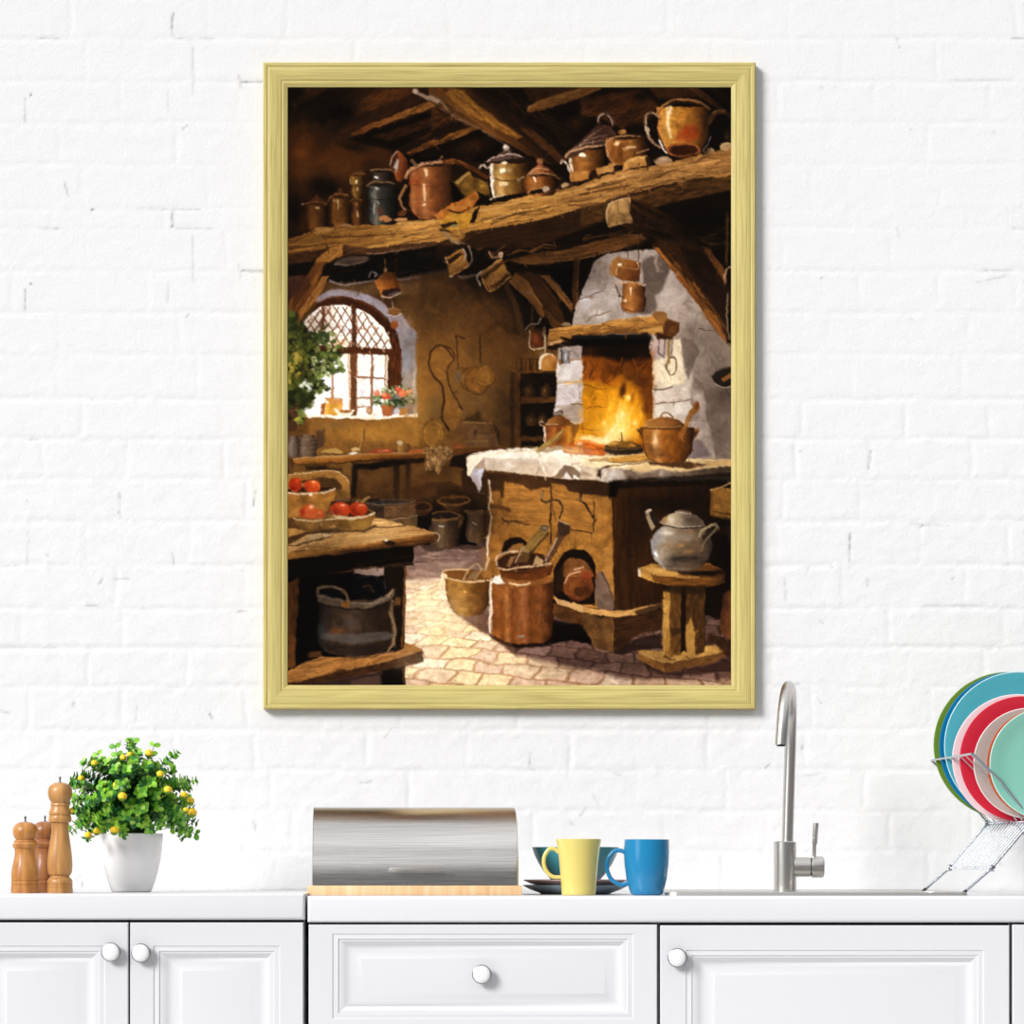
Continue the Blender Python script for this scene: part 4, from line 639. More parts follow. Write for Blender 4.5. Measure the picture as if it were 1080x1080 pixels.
    org(455, 565); P([(870,480),(1080,545),(1080,650),(960,610),(870,575)], '6a421e', n=.3); P([(875,445),(960,465),(1080,505),(1080,555),(1000,520),(900,490)], 'd0a870', n=.15); S([(900,560),(1060,545)], 10, '4a2c14', .6)
    # ---- front table
    org(300, 480)
    P([(20,540),(200,520),(400,480),(650,450),(720,455),(860,500),(940,512),(1075,550),(1085,575),(1000,575),(760,610),(600,625),(400,655),(100,690),(20,740)], g=(100,600,1000,540,['c4924e','c89c5c','cca468','bc8e50']), n=.22, ang=-7, nl=20)
    R([(20,560),(650,460),(940,512),(1075,550),(760,605),(400,650),(20,720)], -8, 80, ['dcb87c','a87a40','c89856','8a602e','e4c48c'], 150, 9, .55)
    S([(640,512),(760,512),(860,502)], 12, '54371a', .85); P([(20,580),(140,550),(320,540),(380,545),(330,580),(240,620),(120,640),(20,650)], '5c3c1c', .9, soft=1.5); P([(25,640),(150,570),(260,555),(385,535),(330,575),(230,605),(130,620),(60,640)], 'c8a468', sm=0, n=.15); P([(150,580),(260,555),(380,540),(310,580),(200,600)], 'd4b888', soft=1.5); S([(20,690),(120,640),(260,615)], 14, 'e0bc80', .8); S([(80,685),(150,675)], 10, '4a2e14', .8); P([(20,520),(70,515),(130,550),(20,580)], 'c09048', n=.2)
    P([(20,700),(130,680),(400,650),(600,625),(720,608),(1000,572),(1085,560),(1085,600),(900,645),(700,660),(420,700),(20,745)], g=(500,640,510,690,['b4803c','94602a','6e441c']), n=.25, ang=-7, nl=18); S([(400,655),(540,640),(720,610)], 6, 'd8ac6c', .8); P([(690,615),(730,605),(790,625),(780,650),(740,640)], '2c1a0c', soft=1.2); E(722,605,14,7,'e8dcc0'); P([(390,680),(700,650),(900,640),(1080,598),(1085,610),(920,660),(420,710)], '54341a', .9, soft=1.2)
    org(380,480); P([(530,548),(556,550),(566,580),(556,620),(535,625),(520,590)], '6a4a28'); S([(525,550),(552,555),(562,580),(552,615)], 9, 'd8c4a0')
    org(300,480)
    P([(20,745),(400,705),(700,665),(920,645),(920,780),(700,800),(520,815),(100,880),(20,900)], '140d08', n=.3); S([(110,870),(300,850),(500,815)], 12, '6a4420', .9); S([(500,808),(700,790),(910,765)], 20, '4a2f16', .9, n=.25); S([(500,780),(900,720)], 12, '2c1c0f', .9)
    org(300, 565)
    P([(20,300),(520,250),(700,225),(720,500),(850,500),(860,800),(20,1000)], '0f0a07'); P([(500,245),(705,222),(705,280),(640,290),(505,280)], 'a08c84', soft=1.2); S([(510,240),(620,225),(700,225)], 10, '7a5c50', .8)
    P([(25,330),(105,310),(100,480),(80,720),(75,940),(25,950)], '6a4018', n=.3, ang=90); P([(25,720),(85,720),(75,930),(25,940)], '7e5022', .8, soft=1.5)
    P([(705,225),(865,215),(862,500),(850,800),(780,830),(705,500)], '24160c', n=.3, ang=90); S([(858,225),(852,500),(838,790)], 18, '8a5a28', .9); P([(790,440),(830,445),(825,495),(780,500)], '7a542c', soft=1.5)
    P([(690,960),(860,930),(860,1075),(690,1075)], '130c08'); S([(850,950),(848,1070)], 14, '6e4a22', .8)
    # cauldron
    P([(100,320),(500,270),(700,290),(720,400),(740,480),(240,460),(220,700),(100,900)], '0c0807')
    E(600,370,125,90,'0e0d10'); S([(500,300),(620,290),(700,330),(720,380)], 8, '2a2c34'); S([(708,310),(722,375)], 7, '3c4658', .9); S([(560,365),(610,360),(635,400)], 14, '4a3420')
    V(515, [(455,270),(500,262),(600,272),(680,284),(760,280),(830,230),(850,150)], [(-1,'241c18'),(-.85,'3c332d'),(-.6,'4c3a2c'),(-.2,'5a4638'),(.1,'50402f'),(.5,'3c2a1c'),(.85,'342417'),(.94,'8a7458'),(1,'4a3826')], n=.3, cv=.12, nl=6)
    P([(240,420),(300,440),(480,470),(620,470),(720,420),(760,390),(780,380),(790,410),(760,450),(620,510),(480,515),(300,490),(240,470)], '6c5e4e', n=.2); S([(480,480),(620,480),(740,430)], 12, '8c8274', .8); S([(300,500),(480,525),(640,515),(740,465)], 10, '1e1610', .8); S([(735,430),(775,380)], 22, 'a08c70', w2=12)
    S([(240,430),(245,375),(300,360),(380,375),(440,420),(450,480)], 26, '7c6a50', n=.15); S([(250,372),(320,358),(400,385)], 8, 'a8987c', .8); P([(265,385),(390,385),(410,440),(300,425),(255,410)], '0c0b10', soft=1.2); S([(250,425),(330,445),(410,460)], 24, '7a6c58'); P([(405,470),(465,465),(460,515),(405,505)], '94622e', n=.2)
    P([(250,690),(480,700),(720,680),(780,700),(740,740),(560,770),(380,760),(260,730)], '605c5a', .8, soft=2.5, n=.2); B(370,680,70,30,'8a5a2c',.7); B(470,610,50,40,'5c5c60',.6); B(260,680,30,60,'3c4a54',.8); B(600,580,60,40,'3a2c1a',.7); S([(745,540),(765,600),(790,680),(780,760)], 14, '94805f', .8, soft=1.5); P([(260,780),(740,780),(650,850),(400,860)], '2c221c', .6, soft=2.5)
    # lower shelf
    P([(20,970),(130,910),(260,860),(420,870),(620,865),(780,830),(850,800),(860,760),(990,810),(985,830),(760,890),(540,930),(360,980),(120,1040),(20,1050)], 'a8743a', n=.25, ang=-12, nl=18); R([(130,910),(400,880),(840,800),(980,815),(540,925),(60,1035)], -12, 40, ['c8904a','8a5c2a','b88040','d8a460'], 120, 9, .6); P([(20,1045),(120,1035),(360,975),(540,930),(760,888),(990,822),(988,900),(860,935),(690,960),(440,1010),(100,1075),(20,1075)], '4e3016', n=.3, ang=-12); S([(370,965),(430,955)], 8, '24150a'); S([(440,960),(560,928),(760,890)], 6, 'c89858', .7); P([(180,830),(260,820),(270,860),(170,870)], '6a4420', soft=1.3); P([(940,830),(990,818),(988,900),(945,910)], '3a2412', soft=1.3)
    P([(100,1075),(440,1012),(690,965),(690,1076),(100,1076)], '3a2a24', .9, soft=1.5); P([(470,1030),(680,990),(685,1076),(480,1076)], '6a5048', .7, soft=3)
    # bowls of tomatoes
    org(300, 480)
    P([(20,140),(160,130),(260,112),(370,112),(430,150),(460,200),(465,310),(380,320),(360,250),(20,250)], 'a87a3a', n=.25); P([(60,190),(260,160),(370,170),(410,220),(400,310),(360,250)], '54391a', .9, soft=1.5); S([(20,140),(160,128),(260,112),(370,114),(430,155),(452,190)], 10, 'd8b88c', .9); P([(370,240),(440,260),(440,320),(370,320)], '7e5a28', .8, soft=1.5); S([(35,60),(50,130)], 12, '7a5430')
    P([(20,240),(200,225),(355,235),(350,250),(20,265)], '3a2412')
    E(75,212,48,50,'b83410',soft=1); E(198,224,62,46,'d04a18',soft=1); B(215,205,36,30,'f07030',.8); B(205,190,22,8,'ffc890',.8); B(90,185,24,20,'e85020',.8); B(60,235,24,20,'7a1408',.7); B(150,240,18,20,'8a1c08',.7); S([(240,205),(250,240)], 6, 'f8a868', .6)
    P([(20,265),(180,275),(300,265),(362,240),(360,290),(350,340),(300,400),(200,430),(100,440),(60,520),(20,520)], 'a87430', n=.25); B(320,310,40,50,'c89040',.7); B(130,310,50,50,'7a5020',.7); P([(20,440),(70,450),(100,520),(20,520)], '54361a', .8, soft=2); S([(20,268),(180,275),(300,262),(358,240)], 13, 'dccab0', n=.08); E(185,283,11,10,'e8d8c0')
    P([(330,330),(420,315),(480,330),(560,350),(600,400),(320,400)], '46301a', soft=1.5); S([(365,325),(400,318),(460,325)], 10, '8a8478'); S([(540,340),(600,295)], 18, 'b8965c'); S([(510,340),(530,315)], 16, 'a89878'); E(420,325,50,10,'7a5a3c',.8)
    P([(300,430),(350,400),(600,385),(650,405),(650,440),(610,515),(500,550),(420,550),(380,530),(340,470)], '8a6428', n=.28); P([(320,420),(600,395),(640,410),(580,440),(400,450)], '40280f')
    for x, y, rx, ry in ((398,390,72,54),(525,388,64,52)): E(x, y, rx, ry, 'cc4218', soft=1); B(x+10, y-20, rx*.7, ry*.5, 'e85830', .8); B(x-rx*.5, y+10, rx*.4, ry*.6, '8e1a0a', .7); B(x+20, y-32, rx*.35, 8, 'ffc8a0', .8); B(x, y+38, rx*.7, 10, '8a1c08', .7)
    P([(340,420),(480,440),(600,425),(640,405),(650,420),(600,445),(480,462),(370,455)], 'c0a680', n=.15); S([(370,445),(480,452),(600,432),(648,410)], 8, 'e4d0ac', .9); B(560,490,60,30,'b08c40',.6); B(420,510,50,30,'5a3e18',.6)
    E(245,418,48,36,'b83c14'); B(255,405,26,18,'ec7838',.8); E(168,408,66,60,'cc4616',soft=1); B(185,375,40,24,'f07838',.7); B(190,365,18,16,'ffe4c8',.9); B(125,410,24,40,'961c08',.7); B(170,450,44,14,'8a1c08',.7)
    P([(62,445),(100,435),(160,455),(290,455),(360,455),(370,470),(340,500),(290,540),(200,550),(130,540),(90,500)], '7c5624', n=.28); S([(64,446),(110,462),(200,468),(300,462),(362,456)], 11, 'd8c4a0'); B(170,510,50,20,'9a7434',.7); B(310,500,40,20,'94702e',.7); P([(200,548),(320,520),(380,520),(420,552),(300,560)], '2c1a0c', .7, soft=2); P([(420,548),(560,530),(640,500),(660,515),(560,550)], '2c1a0c', .8, soft=1.5)
    # ---- crate, teapot, stool at the right
    org(612, 400)
    P([(1000,770),(1075,740),(1075,785)], '22140c'); P([(925,785),(1000,770),(1075,785),(1075,1012),(1000,1005),(930,975)], 'a07230', n=.25, nl=6); S([(928,785),(1000,772),(1075,738)], 11, 'd8b070'); S([(950,942),(1075,965)], 8, '54300f'); P([(925,790),(945,790),(950,980),(930,970)], '7a5220', .8); P([(930,975),(1075,1010),(1075,1040),(930,1000)], '1e120a')
    org(660, 520, 9.643)
    P([(860,230),(1080,260),(1080,1080),(830,1080)], '1c100a', .8, soft=3); B(1000,380,70,50,'5a2c10',.7)
    P([(125,790),(150,755),(250,725),(420,720),(700,730),(860,715),(1010,780),(1020,850),(1000,920),(800,965),(560,960),(400,930),(240,890),(140,850)], g=(150,800,1000,850,['d0a050','bc8a40','9a6a30','6e4820','6a3c18']), n=.22)
    P([(255,820),(420,845),(540,855),(740,865),(900,850),(1010,820),(1010,915),(800,965),(560,958),(400,928),(270,880)], '80521f', n=.28, ang=4, nl=14); S([(255,815),(400,835),(540,852),(740,858)], 12, 'd8a860', .8); P([(125,760),(150,760),(155,850),(135,830)], 'f0e4cc'); P([(190,760),(380,755),(520,800),(540,840),(420,830),(250,800)], 'd4aa5c', .8, soft=2); P([(500,790),(700,800),(880,790),(1000,800),(880,845),(720,840),(560,825)], '1c1008', .9, soft=2); S([(810,745),(850,725),(970,780)], 14, 'a86c30', .8)
    S([(240,180),(330,260),(350,300)], 10, 'a89878'); P([(195,200),(255,165),(300,215),(355,285),(300,350),(275,380),(240,300)], '332a22'); P([(190,195),(225,175),(265,280),(305,340),(268,385),(230,300)], 'a8967a', n=.2); E(232,180,34,14,'d8c8ae',ang=-25)
    E(570,570,318,0.1,'000000'); P(ell(565,546,312,256,0,40), g=(270,480,860,640,['8c8c94','aaa08e','86745e','7a644c','62503f','443830']), n=.2, nl=6)
    B(560,450,200,60,'968c7c',.7); B(420,410,70,26,'d8d0b8',.9); B(420,540,130,40,'9a8464',.8); B(560,530,40,24,'b08850',.8); B(600,680,220,50,'3c3634',.8); B(500,740,180,30,'5a5048',.8); B(540,660,90,24,'2c2a2e',.7,-8); B(760,560,70,60,'7e684c',.6); B(700,660,60,20,'2c2824',.8); B(320,480,60,70,'9c9a9a',.7); S([(268,480),(270,570),(320,660),(400,760)], 26, 'aeb4c4', .8, soft=3, w2=14); B(308,620,20,34,'ffffff',.95,-25); B(650,590,60,20,'a07a48',.7); S([(420,780),(560,795),(720,780)], 10, '2a211c', .8, soft=2); B(600,770,160,14,'847868',.7); B(820,640,30,70,'5a5254',.7)
    P([(345,300),(380,255),(450,215),(530,195),(640,195),(720,225),(780,280),(810,335),(640,362),(480,355)], g=(350,290,800,300,['a08864','c0b090','8e8470','6a5e50','5c5248']), n=.2); B(450,270,50,50,'d0c8b4',.8); B(660,270,70,36,'54493e',.8); B(400,260,24,24,'b87a38',.6); S([(350,305),(460,348),(620,362),(800,340)], 12, '1e1816'); S([(420,322),(560,345),(760,336)], 12, 'b4a89c', .8); P([(500,190),(530,178),(640,180),(680,195),(650,212),(530,212)], '7a6a58'); S([(505,192),(560,205),(660,200)], 9, 'e0d8cc', .8)
    S([(745,440),(770,395),(830,350),(900,325),(940,350)], 40, '948a68', n=.15, w2=34); S([(745,420),(790,370),(880,325)], 10, 'c8be98', .8); S([(930,350),(910,390),(850,430),(800,500),(770,590)], 26, '8a7c64', w2=12); P([(770,440),(860,370),(900,380),(840,430),(790,490)], '3a2e26', soft=1.3)
    org(612, 565)
    P([(580,350),(640,365),(880,365),(890,390),(890,820),(790,880),(600,860)], '281709', soft=1.2)
    P([(585,385),(640,385),(640,870),(590,855)], 'b0843c', n=.25, ang=90); P([(640,365),(720,370),(718,845),(640,870)], '6e4a20', n=.3, ang=90); P([(588,460),(635,460),(635,660),(590,640)], 'd0a050', .8, soft=1.5); P([(640,660),(715,660),(715,700),(640,720)], '3a2412', .6, soft=2)
    P([(750,370),(890,365),(885,860),(800,880),(752,860)], '5c3c1a', n=.35, ang=90); P([(752,640),(790,580),(820,700),(815,870),(755,850)], 'c09448', .9, soft=1.5); P([(580,350),(890,355),(890,420),(580,400)], '30200f', .7, soft=2.5)
    P([(410,825),(440,812),(590,825),(600,850),(720,840),(740,820),(790,850),(880,830),(890,785),(960,780),(1038,820),(1040,860),(880,920),(600,975),(410,880)], 'c0964e', n=.2); P([(412,840),(590,905),(600,975),(412,882)], 'a06e30', n=.2); P([(590,905),(800,880),(1038,825),(1040,865),(880,925),(600,975)], '80562a', n=.25, ang=-8); S([(430,830),(595,900),(700,890)], 8, 'e0bc78', .8); P([(600,850),(690,890),(590,870)], '4a2e14', .8)
    P([(590,820),(640,865),(720,848),(710,825),(640,850)], '8a6028'); S([(750,860),(800,882),(880,862)], 12, '7a5426')
    P([(1000,560),(1030,400),(1075,390),(1075,740),(1020,720),(990,650)], '824e28', sm=0, n=.25); B(1040,600,26,60,'9a5c34',.7); S([(1010,420),(1070,400)], 14, '7a4a3c', .7); P([(990,640),(1000,720),(1075,740),(1075,760),(1000,740)], '1c0f08', .8, soft=2); P([(920,690),(1075,750),(1075,900),(1040,860),(960,770),(890,780)], '42240f', .8, soft=3)
    P([(410,885),(600,978),(880,930),(1040,870),(1075,900),(1075,960),(700,1000),(560,990)], '3a221a', .7, soft=3); P([(240,832),(380,740),(580,690),(585,800),(410,815),(300,850)], '2c1914', .8, soft=2.5); P([(-240,640),(-60,630),(30,670),(75,740),(84,775),(20,765),(-60,740),(-240,780)], '0e0806', soft=2)
    # ---- wooden bowl, milk can, paddles before the stove
    org(455, 565)
    P([(160,540),(420,560),(560,760),(610,860),(420,720),(360,690)], '7c5a46', .8, soft=2.5); P([(560,760),(870,600),(1080,640),(1080,700),(900,740),(860,780),(600,800)], '140c08', .9, soft=2.5)
    V(270, [(285,190),(330,174),(400,170),(470,150),(530,115),(562,84)], [(-1,'6a4218'),(-.85,'9a6828'),(-.4,'ac7a30'),(0,'8e5e22'),(.5,'74481a'),(1,'4a2c10')], n=.28); B(240,400,14,10,'f0c880',.8); B(180,420,40,60,'b88436',.6)
    P([(75,285),(105,245),(250,238),(430,250),(430,300),(280,325),(120,310)], '84521f', n=.2); S([(78,290),(130,310),(280,328),(430,318)], 14, 'd8bc90'); S([(72,285),(95,252),(180,240),(260,240)], 14, 'd8b888'); E(88,288,26,18,'e8d4b0')
    S([(225,310),(270,240),(320,205),(345,215),(350,250),(310,310)], 13, 'bca078'); P([(245,310),(300,255),(340,240),(320,310)], '8c7450', .9, soft=1.5); S([(370,90),(370,280)], 18, '94682e'); S([(410,165),(375,245)], 20, 'c8b088'); P([(350,270),(420,220),(430,300),(370,310)], 'a87438')
    S([(405,0),(395,60),(400,160)], 10, 'e4d8c4', .9)
    V(640, [(300,222),(360,228),(600,226),(700,222),(730,200)], [(-1,'d8c8b0'),(-.96,'c8a880'),(-.9,'8a4e1e'),(-.75,'a8642a'),(-.6,'8e5020'),(-.45,'b87a42'),(-.3,'8c4e1e'),(-.1,'a06030'),(.1,'a8683a'),(.3,'804618'),(.55,'94582a'),(.8,'6a3a16'),(1,'4a260e')], n=.2, cv=.22)
    R([(430,380),(860,380),(860,700),(430,700)], 90, 60, ['c08850','7a4418','a8662c','8e5222'], 120, 10, .4); B(520,640,60,60,'a4601f',.5); B(700,690,120,40,'80481a',.6); B(500,400,30,60,'b87840',.5)
    P([(430,330),(450,290),(490,275),(640,310),(860,290),(860,330),(650,370),(440,360)], '98602c', n=.15); P([(425,330),(450,285),(490,278),(500,310),(525,340),(470,345)], 'e8e0d4', soft=1.5); S([(560,340),(640,352),(700,340)], 14, 'f4dcb8', .9); S([(425,330),(425,450),(430,540),(412,600),(418,700)], 14, 'ece4d8', n=.05)
    P([(470,215),(520,260),(640,250),(850,215),(840,280),(740,320),(600,320),(500,295)], '7c4218', n=.2); P([(850,205),(870,200),(850,280),(820,290)], '6a3614')
    E(650,195,195,78,'5e3418',ang=-3,n=.25); E(650,185,180,60,'4a2814',ang=-3,n=.3); P([(530,215),(560,150),(590,150),(560,220)], '9a7448', .9); S([(460,200),(462,160),(500,130),(570,115),(630,118)], 15, 'd4bc9c'); S([(458,200),(480,235),(560,240),(640,225),(760,212),(850,200)], 17, 'd4b48c'); P([(720,210),(750,140),(800,180),(790,210)], 'b0966a', soft=1.5)
    P([(590,190),(620,120),(660,70),(720,10),(790,-60),(830,-20),(740,100),(700,140),(680,190)], '6a4c28', n=.2); P([(640,110),(680,50),(720,0),(790,-70),(830,-30),(760,60),(690,130)], '94763c', n=.2, ang=-50); S([(595,190),(625,130),(660,75)], 9, 'd8c0a0', .9); S([(640,90),(680,105)], 24, 'a08860', .8); S([(690,140),(760,70),(830,-20)], 20, '54391c', .8); E(805,-55,26,22,'8a7a64'); RING(805,-55,20,17,6,'3a2c20')
    P([(805,180),(830,120),(880,30),(900,-60),(910,-110),(990,-70),(985,-20),(940,20),(880,120),(850,190)], '6a4a30', n=.2); S([(815,175),(850,100),(890,20)], 14, 'c4ac8c', .9); P([(905,-110),(990,-70),(985,-20),(920,10),(895,-40)], '4e3826'); S([(905,-112),(985,-72)], 10, 'b0a08a', .9)
    E(640,718,28,9,'948c84',.9)
    P([(415,700),(520,755),(640,772),(780,765),(860,720),(860,760),(700,800),(560,790),(430,740)], '2c180c', .6, soft=2)
    # ---- tonal masses
    org()
    for x, y, rx, ry, c, a in ((320,110,40,40,'0a0604',.6),(345,220,40,30,'140a05',.35),(560,100,90,16,'120a05',.4),(760,110,30,40,'0e0704',.5),(700,235,70,20,'0e0704',.45),(745,250,40,50,'0e0704',.5),(600,285,50,22,'0a0604',.4),(520,300,60,30,'1c1008',.4),(540,420,30,60,'1e1209',.4),(560,340,26,26,'120a05',.4),(420,285,90,12,'0a0706',.4),(500,545,60,26,'0e0704',.35),(420,520,60,20,'160c06',.3),(668,560,20,60,'140a05',.35),(764,580,10,60,'0c0603',.45),(640,700,90,14,'1c100c',.35),(760,640,14,40,'1a0f0a',.35),(345,600,50,60,'080504',.3),(320,640,20,80,'0a0604',.3),(750,420,30,120,'3c322c',.25),(330,350,26,30,'1a0f08',.3)):
        B(x, y, rx, ry, c, a)
    for x, y, rx, ry, c, a in ((440,430,16,50,'d09a44',.4),(505,330,50,26,'8c5e2e',.45),(490,400,50,50,'96682e',.35),(530,370,30,40,'7a4e22',.4),(400,460,60,14,'b88434',.4),(470,520,50,20,'7a5024',.35),(440,520,40,20,'805426',.4),(400,455,50,12,'c89038',.3),(470,370,26,26,'a06c30',.3),(470,650,36,40,'fff0c0',.3),(440,700,30,16,'fff0d8',.3),(520,700,40,10,'ffe8c8',.25),(560,520,40,30,'d09448',.2),(330,545,30,14,'e8c080',.25),(390,560,50,10,'e0b878',.2),(645,460,50,30,'ffb020',.2),(600,478,40,8,'fff6e0',.4),(540,480,30,6,'fffaf0',.4)):
        B(x, y, rx, ry, c, a)
    # ---- final brushwork over everything
    X, Y = np.meshgrid(np.arange(CW)/SS, np.arange(CH)/SS)
    CAN[:] = CAN*(1+.06*fbm(X/1.6, Y/1.6, 71, 3)+.05*fbm(X/6, Y/6, 72, 3))[..., None]
    L = np.clip(CAN.mean(2, keepdims=True), 0, 1); w = 1-L**1.5
    lum = CAN.mean(2); gy_, gx_ = np.gradient(lum[::4, ::4]+.03*fbm(X[::4, ::4]/14, Y[::4, ::4]/14, 90, 2))
    for i in range(7000):
        x, y = rng.uniform(3, CW-3), rng.uniform(3, CH-3); a, b = int(y)//4, int(x)//4
        a, b = min(a, gx_.shape[0]-1), min(b, gx_.shape[1]-1); th = math.atan2(gx_[a, b], -gy_[a, b])+rng.normal(0, .25)+math.pi
        l = rng.uniform(4, 11); d = np.array([math.cos(th), math.sin(th)])*l; c = np.array([x, y]); w_ = rng.uniform(2.6, 5)
        m = smask(np.array([c-d, c+d]), w_, w_*.4, .8)
        if m is None: continue
        k = CAN[int(y), int(x)]*(1+np.clip(rng.normal(0, .08), -.16, .16)); put(m[0], m[1]*rng.uniform(.3, .6), np.clip(k, 0, 1))
    wx, wy = fbm(X/3.4, Y/3.4, 81, 2)*1.1+fbm(X/9, Y/9, 83, 2)*2, fbm(X/3.4, Y/3.4, 82, 2)*1.1+fbm(X/9, Y/9, 84, 2)*2
    gx, gy = np.meshgrid(np.arange(CW), np.arange(CH))
    CAN[:] = CAN[np.clip(gy+wy, 0, CH-1).round().astype(int), np.clip(gx+wx, 0, CW-1).round().astype(int)]
    L = np.clip(CAN.mean(2, keepdims=True), 0, 1); w = 1-L**1.5
    CAN[:] = CAN*(np.maximum(L, 1e-3)**(.33*w))*1.06*(1-w*np.array([-.07, .045, .14]))
    CAN[:] = np.clip(CAN, 0, 1)
    lo = CAN.reshape(PH, SS, PW, SS, 3).mean((1, 3))
    return lo
WS, SS_ = 0.54, 3.6
# ================================================================= the kitchen wall
import bpy, bmesh, random
from mathutils import Vector, Matrix
random.seed(4)
SC = bpy.context.scene; COL = SC.collection
D, F, HZ, ZC = 6.0, 3257.0, 908.0, 0.96          # camera distance to wall, focal length in pixels, eye level row, eye height
def at(px, py, y): d = D+y; return Vector(((px-540)*d/F, y, ZC+(HZ-py)*d/F))
def mm(px, y): return px*(D+y)/F                  # a length in picture pixels at depth y
def lin(c):
    c = hx(c); return tuple(float(v/12.92 if v <= .04045 else ((v+.055)/1.055)**2.4) for v in c)
def mat(name, col, rough=.5, metal=0., spec=.5, coat=0.):
    m = bpy.data.materials.new(name); m.use_nodes = True; b = m.node_tree.nodes['Principled BSDF']
    b.inputs['Base Color'].default_value = (*lin(col), 1); b.inputs['Roughness'].default_value = rough
    b.inputs['Metallic'].default_value = metal; b.inputs['Specular IOR Level'].default_value = spec; b.inputs['Coat Weight'].default_value = coat
    return m
def nd(m, t, **k):
    n = m.node_tree.nodes.new(t)
    for a, v in k.items(): setattr(n, a, v)
    return n
def noise_bump(m, scale, dist, strength=.5, stretch=(1, 1, 1), detail=4):
    L = m.node_tree.links; tc = nd(m, 'ShaderNodeTexCoord'); mp = nd(m, 'ShaderNodeMapping'); mp.inputs['Scale'].default_value = stretch
    n = nd(m, 'ShaderNodeTexNoise'); n.inputs['Scale'].default_value = scale; n.inputs['Detail'].default_value = detail
    b = nd(m, 'ShaderNodeBump'); b.inputs['Distance'].default_value = dist; b.inputs['Strength'].default_value = strength
    L.new(tc.outputs['Object'], mp.inputs['Vector']); L.new(mp.outputs['Vector'], n.inputs['Vector']); L.new(n.outputs['Fac'], b.inputs['Height'])
    L.new(b.outputs['Normal'], m.node_tree.nodes['Principled BSDF'].inputs['Normal']); return n
def noise_col(m, c1, c2, scale, stretch=(1, 1, 1), detail=4, lo=.35, hi=.65, dist=0.):
    L = m.node_tree.links; tc = nd(m, 'ShaderNodeTexCoord'); mp = nd(m, 'ShaderNodeMapping'); mp.inputs['Scale'].default_value = stretch
    n = nd(m, 'ShaderNodeTexNoise'); n.inputs['Scale'].default_value = scale; n.inputs['Detail'].default_value = detail; n.inputs['Distortion'].default_value = dist
    r = nd(m, 'ShaderNodeValToRGB'); r.color_ramp.elements[0].position = lo; r.color_ramp.elements[1].position = hi
    r.color_ramp.elements[0].color = (*lin(c1), 1); r.color_ramp.elements[1].color = (*lin(c2), 1)
    L.new(tc.outputs['Object'], mp.inputs['Vector']); L.new(mp.outputs['Vector'], n.inputs['Vector']); L.new(n.outputs['Fac'], r.inputs['Fac'])
    L.new(r.outputs['Color'], m.node_tree.nodes['Principled BSDF'].inputs['Base Color'])
def attr_col(m, name='Col'):
    a = nd(m, 'ShaderNodeVertexColor', layer_name=name); m.node_tree.links.new(a.outputs['Color'], m.node_tree.nodes['Principled BSDF'].inputs['Base Color'])

